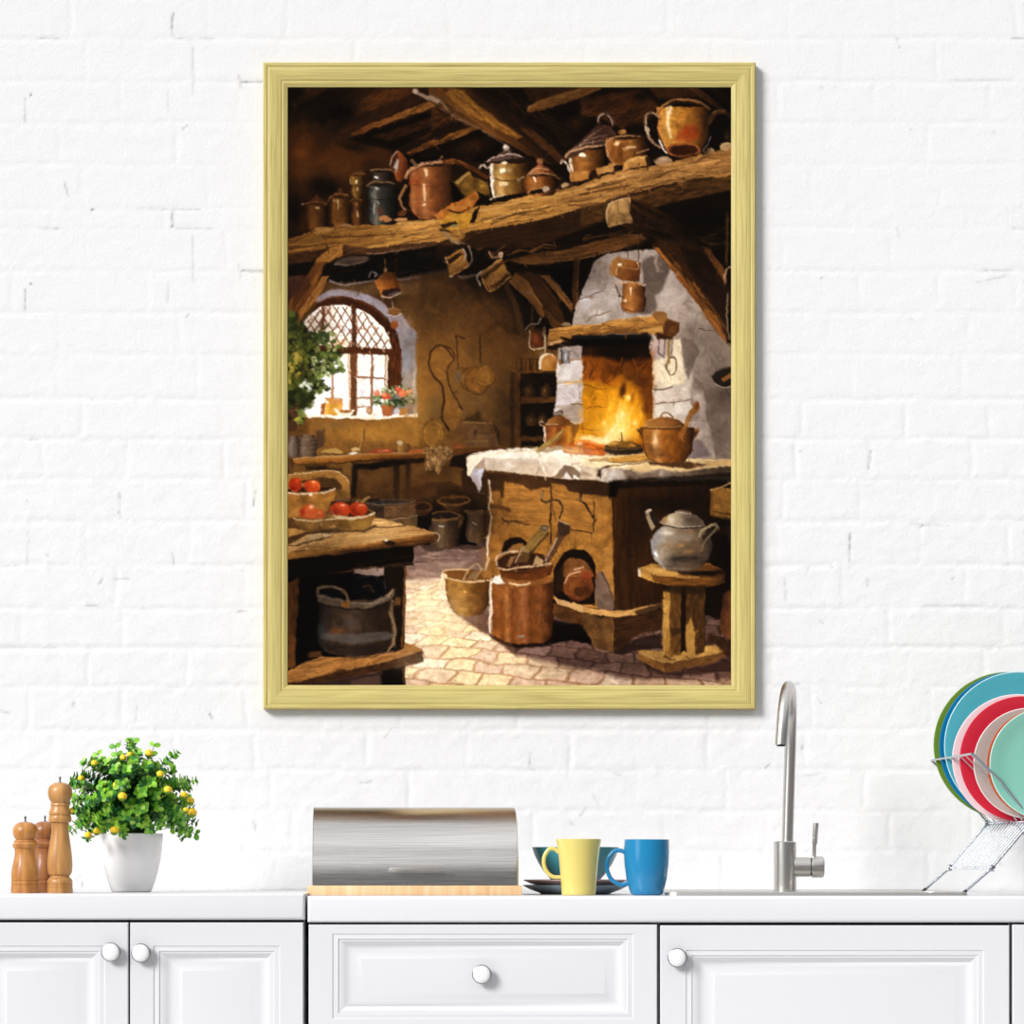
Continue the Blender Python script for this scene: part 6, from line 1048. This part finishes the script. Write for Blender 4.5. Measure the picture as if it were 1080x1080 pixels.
# ---- potted plant
def plant():
    y = -.36; c = at(138.7, 941, y); k = mm(1, y)
    t = thing('potted_plant', 'round bushy green plant with yellow buds in a white pot, on the left worktop', 'plant', (c.x, y, ZTL))
    z = ZTL
    prof = [(18, 0), (20.3, .6), (21.5, 2), (25, 12), (28, 22), (30.5, 33), (32, 45), (32.8, 56), (33, 60.5), (32.6, 61.6), (31.4, 61.8), (30.8, 60.5), (30, 50)]
    MB().lathe([(r*k, z+h*k) for r, h in prof], 56, (c.x, y, 0)).build('pot', M['ceramic'], t, 50)
    ms = mat('dark_potting_soil', '2c2018', .9); noise_bump(ms, 90, .004)
    MB().lathe([(29.9*k, z+53*k), (20*k, z+55*k), (.1*k, z+56*k)], 32, (c.x, y, 0)).build('soil', ms, t, 50)
    mg = mat('green_leaf', '5a9a2c', .42, spec=.4); attr_col(mg); bs = mg.node_tree.nodes['Principled BSDF']
    ml = mat('green_stem', '4c7428', .6); mf = mat('yellow_bud', 'f8d024', .5); mc = mat('green_bud_cup', '7a9a28', .5)
    lv, lf, lc = [], [], []; st = MB(); rr = random.Random(5)
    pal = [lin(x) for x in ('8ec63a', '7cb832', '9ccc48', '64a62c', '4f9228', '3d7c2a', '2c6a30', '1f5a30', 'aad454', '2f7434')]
    def leaf(p, d, up, L, wd, ci):
        d = d.normalized(); s = d.cross(up)
        if s.length < 1e-3: s = d.orthogonal()
        s.normalize(); n = s.cross(d).normalized(); o = len(lv)
        sh = [(0, 0), (.18, .55), (.45, 1), (.72, .86), (.9, .5), (1, 0)]
        for a, w in sh:
            q = p+d*(a*L)-n*(.22*L*a*a); e = n*(.22*wd*w)
            lv.extend([q-s*(wd*w)+e, q, q+s*(wd*w)+e])
        for i in range(5): lf.extend([(o+i*3, o+i*3+1, o+i*3+4, o+i*3+3), (o+i*3+1, o+i*3+2, o+i*3+5, o+i*3+4)])
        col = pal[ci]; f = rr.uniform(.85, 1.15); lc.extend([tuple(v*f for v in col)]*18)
    ctr = Vector((c.x, y, z+67*k)); tips = []
    N = 150
    for i in range(N):
        u = (i+.5)/N; ph = i*2.39996+rr.uniform(-.2, .2); el = math.asin(min(1, max(-.12, -.12+1.12*u)))+rr.uniform(-.06, .06)
        R0 = rr.uniform(.72, 1.08)
        dr = Vector((math.cos(el)*math.cos(ph), math.cos(el)*math.sin(ph)*.85, math.sin(el)))
        rad = (66*R0 if el < .2 else (66+24*math.sin(el))*R0)*k
        tip = ctr+Vector((dr.x*rad, dr.y*rad, max(dr.z, -.14)*rad))+Vector((0, 0, 0*k))
        root = ctr+Vector((dr.x*12*k, dr.y*12*k, -6*k)); mid = ctr+Vector((dr.x*.5*rad, dr.y*.5*rad, abs(dr.z)*.5*rad+16*k))
        path = spline([root, mid, tip], 6); st.tube(path, [.0011-.0007*j/len(path) for j in range(len(path))], 5)
        tips.append((tip, (path[-1]-path[-2]).normalized(), dr))
        n = len(path)
        for j in range(3, n, 1):
            p = path[j]; d = (path[j]-path[j-1]).normalized(); a0 = j*1.57+rr.uniform(-.3, .3); o1 = d.orthogonal().normalized(); o2 = d.cross(o1); tipn = j/(n-1)
            for q in range(3 if tipn < .9 else 4):
                a = a0+q*(2.09 if tipn < .9 else 1.57); out = (o1*math.cos(a)+o2*math.sin(a))
                L = rr.uniform(6, 9)*k*(1 if tipn < .95 else .85)
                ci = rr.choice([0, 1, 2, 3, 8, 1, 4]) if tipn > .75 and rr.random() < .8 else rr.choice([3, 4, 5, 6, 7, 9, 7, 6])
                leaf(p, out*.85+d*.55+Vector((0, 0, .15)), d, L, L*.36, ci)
    for dx, dz, n in ((2, 74, 0), (-17, 68, 0), (62, 30, 0), (70, -6, 0), (-62, 32, 0), (24, 70, 0), (44, 58, 0), (-36, 60, 0)):
        tip = ctr+Vector((dx*1.0*k, rr.uniform(-.01, .01), (dz+20 if dz > 40 else dz)*k)); path = spline([ctr+(tip-ctr)*.3, ctr+(tip-ctr)*.65+Vector((0, 0, 4*k)), tip], 6); st.tube(path, .0006, 5)
        for j in range(5, len(path), 2):
            d = (path[j]-path[j-1]).normalized(); o1 = Vector((0, 1, 0)).cross(d).normalized()
            for s in (1, -1): L = rr.uniform(6, 8)*k; leaf(path[j], o1*s*.9+d*.6, Vector((0, -1, .3)), L, L*.4, rr.choice([0, 1, 3]))
    me = bpy.data.meshes.new('foliage'); me.from_pydata([v-t.location for v in lv], [], lf); me.update()
    o = bpy.data.objects.new('foliage', me); COL.objects.link(o); o.parent = t; me.materials.append(mg)
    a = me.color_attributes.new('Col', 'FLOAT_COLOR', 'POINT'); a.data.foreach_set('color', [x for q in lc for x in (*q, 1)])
    me.polygons.foreach_set('use_smooth', [True]*len(me.polygons))
    st.build('stems', ml, t, 60)
    buds = [(85.5,821,5),(99.5,805,5),(130,799,5),(137,796,4.5),(157,794.5,6),(169,816.5,5.5),(177,833,6),(194,838.5,5.5),(201,844.5,5.5),(196,854.5,4.5),(202.5,857,7),(123.5,828.5,6.5),(129,840,6.5),(77,855,5.5),(93,881,5.5),(102,877,5.5),(120.5,876,6.5)]
    for x, yy, r in buds:
        dx, dz = (x-138.7)*k, (879-yy)*k; q = max(0, 1-(dx/(68*k))**2-((dz-.02)/(88*k))**2); p = Vector((c.x+dx, y-.06*k*1000*math.sqrt(q)*1.02, z+dz+62*k))
        p = Vector((at(x, yy, p.y).x, p.y, at(x, yy, p.y).z)); r = r*k*.7
        bd = MB().lathe([(.0002, -r), (r*.5, -r*.86), (r*.9, -r*.45), (r, 0), (r*.88, r*.45), (r*.6, r*.8), (r*.45, r*.72), (r*.3, r*.95), (.0002, r)], 30, p, 'z')
        bd.v = [(p.x+(v[0]-p.x)*q_, p.y+(v[1]-p.y)*q_, v[2]) for v in bd.v for q_ in [1+.14*math.cos(5*math.atan2(v[1]-p.y, v[0]-p.x)+40*(v[2]-p.z)/(r*14))]]
        f = bd.build('bud', mf, t, 60)
        MB().lathe([(.0002, -r*1.15), (r*.6, -r*.95), (r*.9, -r*.62), (r*.97, -r*.45)], 14, p).tube([p+Vector((0, 0, -r)), p+(ctr-p)*.25], .0006, 5).build('bud_cup', mc, f, 60)
plant()

# ---- bread box
def breadbox():
    y0, y1 = -.52, -.25; zb = ZTR
    xa, xb = at(324.3, 0, y0).x, at(550.8, 0, y0).x
    t = thing('bread_box', 'brushed steel roll-top bread box on a pale wooden base', 'bread box', ((xa+xb)/2, y0, zb)); t.rotation_euler[2] = math.radians(2.4)
    mw = wood('pale_beech_board', 'd8ac7a', 'ecc89c', .5); mb = M['lid']
    zt = at(0, 934, y0).z
    MB().box((xa, y0, zb), (xb, y1, zt), .0015).build('base_board', mw, t, 35)
    xl, xr = at(329.5, 0, y0).x, at(547.3, 0, y0).x; H = at(0, 852, -.36).z-zt; yf, yk = y0+.008, y1-.006
    pr = []
    for a in np.linspace(0, 90, 24):
        r = math.radians(a); pr.append((yf+.135*(1-math.cos(r)**1.0)*1.0, zt+.0005+H*math.sin(r)**.92))
    pr += [(yk-.03, zt+H), (yk-.01, zt+H-.003), (yk, zt+H-.014), (yk, zt+.0005)]
    n = len(pr); m = MB(); xs = [xl, xl+.001, xr-.006, xr-.002, xr]; sc = [1, 1, 1, .994, .975]; vs, fs = [], []
    cy, cz = (yf+yk)/2, zt+.0005
    for x, s in zip(xs, sc):
        for yy, zz in pr: vs.append((x, cy+(yy-cy)*s, cz+(zz-cz)*s))
    for i in range(len(xs)-1):
        for k in range(n-1): fs.append((i*n+k, i*n+k+1, i*n+n+k+1, i*n+n+k))
    m.add(vs, fs).build('lid', mb, t, 40)
    for q, x in ((0, xl), (4, xr)):
        s = sc[q]; e = MB(); pts = [(x, cy+(yy-cy)*s, cz+(zz-cz)*s) for yy, zz in pr]; th = .0012 if q == 0 else -.0012
        e.add([(p[0]+th*.2, p[1], p[2]) for p in pts]+[(p[0]+th, p[1], p[2]) for p in pts], [tuple(range(n)), tuple(range(2*n-1, n-1, -1))]+[(i, i+1, n+i+1, n+i) for i in range(n-1)]+[(n-1, 0, n, 2*n-1)])
        e.build('end_panel', M['steel'], t, 0)
    hz = at(0, 916.6, y0).z; hx0, hx1 = at(411, 0, y0-.012).x, at(469, 0, y0-.012).x; yh = yf+.006
    MB().box((hx0, yh-.026, hz-.0019), (hx1, yh-.014, hz+.0019), .0008).box((hx0+.01, yh-.0145, hz-.001), (hx1-.01, yh-.002, hz+.001)).box((hx0+.012, yh-.003, hz-.0012), (hx1-.012, yh+.004, hz+.0012)).build('handle', M['steel'], t, 35)
M['lid'] = mat('brushed_lid_steel', 'c9c6c3', .25, 1.); noise_bump(M['lid'], 5, .0004, .35, (2, 260, 260), 4)
noise_col(M['lid'], 'c6c3c0', 'e4e1de', 5, (1.5, 200, 200), 4, .3, .7)
M['lid'].node_tree.nodes['Principled BSDF'].inputs['Anisotropic'].default_value = .5
breadbox()

# ---- crockery in the middle
def glaze(name, c, rough=.22): return mat(name, c, rough, spec=.5, coat=.2)
def mug(name, label, px, y, base, prof, m, mi, hpts, hr):
    c = at(px, base, y); k = mm(1, y); z = ZTR; t = thing(name, label, 'mug', (c.x, y, z), 'coloured mugs in front of the bowl')
    out = [(r*k, z+h*k) for r, h in prof]; w = 1.9*k
    inn = [(r-w, zz) for r, zz in out[::-1] if zz > z+4*k]
    top = out[-1]; body = [(.0002, z+.001)]+[(out[0][0]*.8, z+.001), (out[0][0]*.86, z)]+out+[(top[0]-w*.3, top[1]+.4*k), (top[0]-w*.8, top[1]+.2*k)]+inn+[(.0002, z+5*k)]
    MB().lathe(body, 56, (c.x, y, 0), cap=False).build('cup', m, t, 45)
    pts = spline([Vector((c.x+dx*k, y, z+dz*k)) for dx, dz in hpts], 8)
    MB().tube([tuple(p) for p in pts], hr*k, 14).build('handle', m, t, 50)
my, mbl = glaze('yellow_glaze', 'd6c670'), glaze('blue_glaze', '1b7cac')
mug('coffee_mug', 'pale yellow flared mug standing left of the blue mug', 610.3, -.515, 944.5, [(17.4, .3), (18, 1.5), (18.3, 6), (19.2, 20), (20.6, 36), (22.4, 50), (24.2, 59)], my, my, [(-21, 45), (-25, 48.5), (-31, 48.5), (-36, 41), (-36.5, 32), (-33, 24), (-27, 19.5), (-19, 19)], 2.2)
mug('coffee_mug', 'bright blue rounded mug right of the yellow mug', 682, -.515, 944.5, [(15.5, .3), (17, 2), (18.5, 6), (21.5, 18), (23.3, 32), (23.9, 45), (23.7, 58.5)], mbl, mbl, [(-22, 44.5), (-27, 47), (-34, 46.5), (-40.5, 39), (-42, 29), (-38, 18), (-31, 12.5), (-25, 11), (-18.5, 13.5)], 2.3)
def stack():
    y = -.35; c = at(607, 943, y); k = mm(1, y); z = ZTR
    ms, mp, mt = glaze('slate_glaze', '8898a2', .35), glaze('dusty_pink_glaze', 'd6b0ac', .35), glaze('teal_glaze', '4292a0', .25)
    r = 56
    tag(MB().lathe([(.0002, z+.001), (r*.58*k, z+.001), (r*.64*k, z), (r*.68*k, z+1.5*k), (r*.86*k, z+5.2*k), (r*.99*k, z+9*k), (r*k, z+9.8*k), (r*.97*k, z+10*k), (r*.7*k, z+4.5*k), (r*.5*k, z+3.2*k), (.0002, z+3.2*k)], 64, (c.x, y, 0), cap=False).build('dinner_plate', ms, smooth=45, loc=(c.x, y, z)), 'slate grey plate at the bottom of the stack behind the mugs', 'plate', 'plates stacked behind the mugs')
    z2 = z+7.2*k
    tag(MB().lathe([(.0002, z2+.0008), (r*.6*k, z2), (r*.66*k, z2+1*k), (r*.86*k, z2+4.4*k), (r*.98*k, z2+7.4*k), (r*.985*k, z2+8.2*k), (r*.95*k, z2+8.4*k), (r*.72*k, z2+4.2*k), (r*.5*k, z2+3*k), (.0002, z2+3*k)], 64, (c.x, y, 0), cap=False).build('dinner_plate', mp, smooth=45, loc=(c.x, y, z2)), 'dusty pink plate between the slate plate and the teal bowl', 'plate', 'plates stacked behind the mugs')
    z3 = z2+3.1*k
    pr = [(.0002, 0), (17, 0), (20, .8), (26, 5), (33, 13), (39, 22), (43.5, 31), (45.8, 38.5), (45.9, 39.4), (45.0, 39.5), (42, 31), (37, 21), (31, 12.5), (24, 6.5), (14, 3), (.0002, 2.4)]
    tag(MB().lathe([(a*k if a > .01 else a, z3+b*k) for a, b in pr], 64, (c.x, y, 0), cap=False).build('bowl', mt, smooth=45, loc=(c.x, y, z3)), 'teal bowl on top of the pink plate, behind the mugs', 'bowl')
stack()

# ---- dish rack with plates
def rack():
    YA, YB = -.525, -.165                            # front and back end frames
    zb = ZTR; t = thing('dish_rack', 'folding chrome wire dish rack holding coloured plates, at the right end of the worktop', 'dish rack', tuple(at(1110, 941, -.35).xy)+(zb,))
    cf, cb = at(1104, 0, YA).x, at(1056, 0, YB).x    # centre line of the rack
    def cx(y): return cf+(cb-cf)*(y-YA)/(YB-YA)
    k = mm(1, -.35); r = .0025
    hT = [(-76, at(0, 797, YA).z), (-46, at(0, 829, YA).z), (-20, at(0, 866, YA).z)]
    zt, zm, zl = at(0, 798.5, -.35).z, at(0, 829, -.35).z, at(0, 867, -.35).z
    zg = zb+.0065 
    m1 = MB(); gr, sl = [], MB()
    zf = {YA: zb+.0030, YB: zb+.0030}
    for s in (1, -1):
        legm, lw, up = MB(), MB(), MB()
        for y in (YA, YB):
            c = cx(y)
            legm = MB(); legm.tube([(c-s*86*k, y, zf[y]), (c-s*56*k, y, zb+.048), (c-s*15*k, y, zl)], r, 10)
            for q, w in ((56, zb+.048), (15, zl)):
                o = Vector((cx(y)-s*q*k, y, w)); legm.tube([o+Vector((math.cos(a)*.0048, -.003, math.sin(a)*.0048)) for a in np.linspace(0, 5.6, 12)], .0014, 7)
            legm.build('leg_frame', M['chrome'], t, 50)
            up.tube([(c-s*76*k, y, zt), (c-s*47*k, y, zt-.048), (c-s*44*k, y, zt-.056), (c-s*15*k, y, zl)], r, 10)
        n = 15
        for i in range(1, n):
            y = YA+(YB-YA)*i/n; c = cx(y)
            lw.tube([(c-s*58*k, y, zb+.046), (c-s*15.5*k, y, zl)], .00105, 6)
        for i in range(8):
            y = YA+(YB-YA)*(i+.5)/8; c = cx(y)
            up.tube([(c-s*75*k, y, zt), (c-s*45*k, y, zt-.052), (c-s*15*k, y, zl)], .00105, 6)
        for q, w, mm_, e in ((76, zt, up, 0), (56, zb+.048, lw, .006), (15, zl, lw, .006)):
            mm_.tube([(cx(YA-e)-s*q*k, YA-e, w), (cx(YB+e)-s*q*k, YB+e, w)], r*.9, 10)
        lw.build('lower_grid', M['chrome'], t, 50); up.build('upper_basket', M['chrome'], t, 50)
    MB().tube([(cx(YA)-15*k, YA, zl), (cx(YA)+15*k, YA, zl)], r, 10).build('hinge_bar', M['chrome'], t, 50); MB().tube([(cx(YB)-15*k, YB, zl), (cx(YB)+15*k, YB, zl)], r, 10).build('hinge_bar', M['chrome'], t, 50)
    mr = mat('black_rubber', '1c1c20', .7)
    for s in (1, -1):
        for y in (YA, YB):
            a, b = Vector((cx(y)-s*86*k, y, zf[y])), Vector((cx(y)-s*82*k, y, zf[y]+.006))
            MB().tube([a+(a-b)*.12, b], .0027, 10).build('foot', mr, t, 50)
    # plates: (label, picture centre, radius, depth, colours)
    specs = [('olive green plate, rearmost of the plates in the dish rack', 1062.5, 786.5, 77.5, 0, '66852a', None),
             ('deep blue plate second from the back in the dish rack', 1069, 787, 78, 1, '0a6c9c', None),
             ('large light teal plate in front of the blue one in the dish rack', 1074.5, 787, 78.5, 2, '4aa2b0', 'b4d4da'),
             ('pale pinkish white plate just behind the red one in the dish rack', 1073, 801, 68.5, 3, 'e4d0d3', None),
             ('bright red plate in the middle of the dish rack', 1079, 801, 66.5, 4, 'c6243a', None),
             ('warm grey plate in front of the red one in the dish rack', 1085.5, 805.5, 58.5, 5, 'b4a8a2', 'e0dad4'),
             ('orange brown plate tucked behind the mint one in the dish rack', 1099.5, 806, 58.5, 6, 'bc5a38', None),
             ('pale mint plate, frontmost in the dish rack', 1103, 806, 59, 7, '7ab4a4', 'b4dcd0')]
    for lab, px, py, rad, i, c, rim in specs:
        y = YB+(YA-YB)*(i+1)/8+(.0 if i < 7 else .0)+.003
        k2 = mm(1, y); R_ = rad*k2; o = at(px, py, y); mg = glaze('glaze_'+lab.split()[0]+str(i), c, .3)
        pr = [(.0002, .0035), (R_*.55, .0035), (R_*.57, .0), (R_*.62, .0005), (R_*.66, .004), (R_*.84, .008), (R_*.98, .0125), (R_*.997, .0138), (R_, .0152), (R_*.992, .0163), (R_*.97, .0162), (R_*.84, .0112), (R_*.7, .0085), (R_*.6, .0074), (.0002, .007)]
        ob = MB().lathe(pr, 72, (0, 0, 0), '-y', cap=False).build('dinner_plate', mg, smooth=45, loc=(0, 0, 0)); ob.location = o+Vector((0, .009, 0)); ob.rotation_euler = (math.radians(-2), 0, math.radians(-3))
        tag(ob, lab, 'plate', 'plates in the dish rack')
        if rim:
            m2 = glaze('rim_'+lab.split()[0]+str(i), rim, .3); b2 = MB().tube([(R_*.99*math.cos(a), -.0155, R_*.99*math.sin(a)) for a in np.linspace(0, 2*math.pi, 72, endpoint=False)], .0011, 8, True).build('rim', m2, smooth=50); b2.parent = ob
rack()

# ---- light and camera
w = bpy.data.worlds.new('room_daylight'); SC.world = w; w.use_nodes = True; nt = w.node_tree; bg = nt.nodes['Background']
tc = nt.nodes.new('ShaderNodeTexCoord'); sp = nt.nodes.new('ShaderNodeSeparateXYZ'); rp = nt.nodes.new('ShaderNodeValToRGB'); mr = nt.nodes.new('ShaderNodeMapRange')
mr.inputs['From Min'].default_value = -1; nt.links.new(tc.outputs['Generated'], sp.inputs[0]); nt.links.new(sp.outputs['Z'], mr.inputs['Value']); nt.links.new(mr.outputs['Result'], rp.inputs['Fac']); nt.links.new(rp.outputs['Color'], bg.inputs['Color'])
cr = rp.color_ramp; cr.elements[0].position = 0; cr.elements[0].color = (.55, .55, .56, 1); cr.elements[1].position = 1; cr.elements[1].color = (1.5, 1.5, 1.52, 1)
for p, v in ((.40, .5), (.5, .3), (.66, .36), (.70, 1.5), (.84, 1.5), (.865, .25), (.89, 2.0), (.96, 2.0)):  # brightness bands by elevation, made up to streak the steel lid's reflections
    e = cr.elements.new(p); e.color = (v, v, v*1.015, 1)
# added bright patch left of the viewer, invented for highlights on glaze and steel
at2 = nt.nodes.new('ShaderNodeMath'); at2.operation = 'ARCTAN2'; nt.links.new(sp.outputs['X'], at2.inputs[0]); nt.links.new(sp.outputs['Y'], at2.inputs[1])
wr = nt.nodes.new('ShaderNodeMapRange'); wr.inputs['From Min'].default_value = -math.pi; wr.inputs['From Max'].default_value = math.pi; nt.links.new(at2.outputs[0], wr.inputs['Value'])
wa = nt.nodes.new('ShaderNodeValToRGB'); nt.links.new(wr.outputs['Result'], wa.inputs['Fac']); we = nt.nodes.new('ShaderNodeValToRGB'); nt.links.new(mr.outputs['Result'], we.inputs['Fac'])
for ramp_, pts in ((wa, ((0, 0), (.105, 0), (.115, 1), (.165, 1), (.175, 0))), (we, ((0, 0), (.44, 0), (.47, 1), (.66, 1), (.69, 0)))):
    q = ramp_.color_ramp; q.elements[0].position = 0; q.elements[0].color = (0, 0, 0, 1); q.elements[1].position = 1; q.elements[1].color = (0, 0, 0, 1)
    for p, v in pts[1:]: e = q.elements.new(p); e.color = (v, v, v, 1)
mu = nt.nodes.new('ShaderNodeMath'); mu.operation = 'MULTIPLY'; nt.links.new(wa.outputs['Color'], mu.inputs[0]); nt.links.new(we.outputs['Color'], mu.inputs[1])
sc_ = nt.nodes.new('ShaderNodeMath'); sc_.operation = 'MULTIPLY'; nt.links.new(mu.outputs[0], sc_.inputs[0]); sc_.inputs[1].default_value = 4.0
ad = nt.nodes.new('ShaderNodeMix'); ad.data_type = 'RGBA'; ad.blend_type = 'ADD'; ad.inputs[0].default_value = 1; nt.links.new(rp.outputs['Color'], ad.inputs[6]); nt.links.new(sc_.outputs[0], ad.inputs[7]); nt.links.new(ad.outputs[2], bg.inputs['Color'])
bg.inputs['Strength'].default_value = WS
sn = bpy.data.lights.new('window_sun', 'SUN'); so = bpy.data.objects.new('window_sun', sn); COL.objects.link(so)
sn.energy = SS_; sn.angle = math.radians(21); sn.color = (1, .985, .97)
so.rotation_euler = Vector((1.0, .98, -.78)).to_track_quat('-Z', 'Y').to_euler(); so.location = (-2, -3, 3)
cd = bpy.data.cameras.new('camera'); co = bpy.data.objects.new('camera', cd); COL.objects.link(co); SC.camera = co
co.location = (0, -D, ZC); co.rotation_euler = (math.radians(90), 0, 0); cd.lens = F/1080*36; cd.sensor_width = 36; cd.shift_y = (HZ-540)/1080; cd.clip_end = 50
SC.view_settings.view_transform = 'Standard'; SC.view_settings.look = 'None'; SC.view_settings.exposure = 0; SC.view_settings.gamma = 1
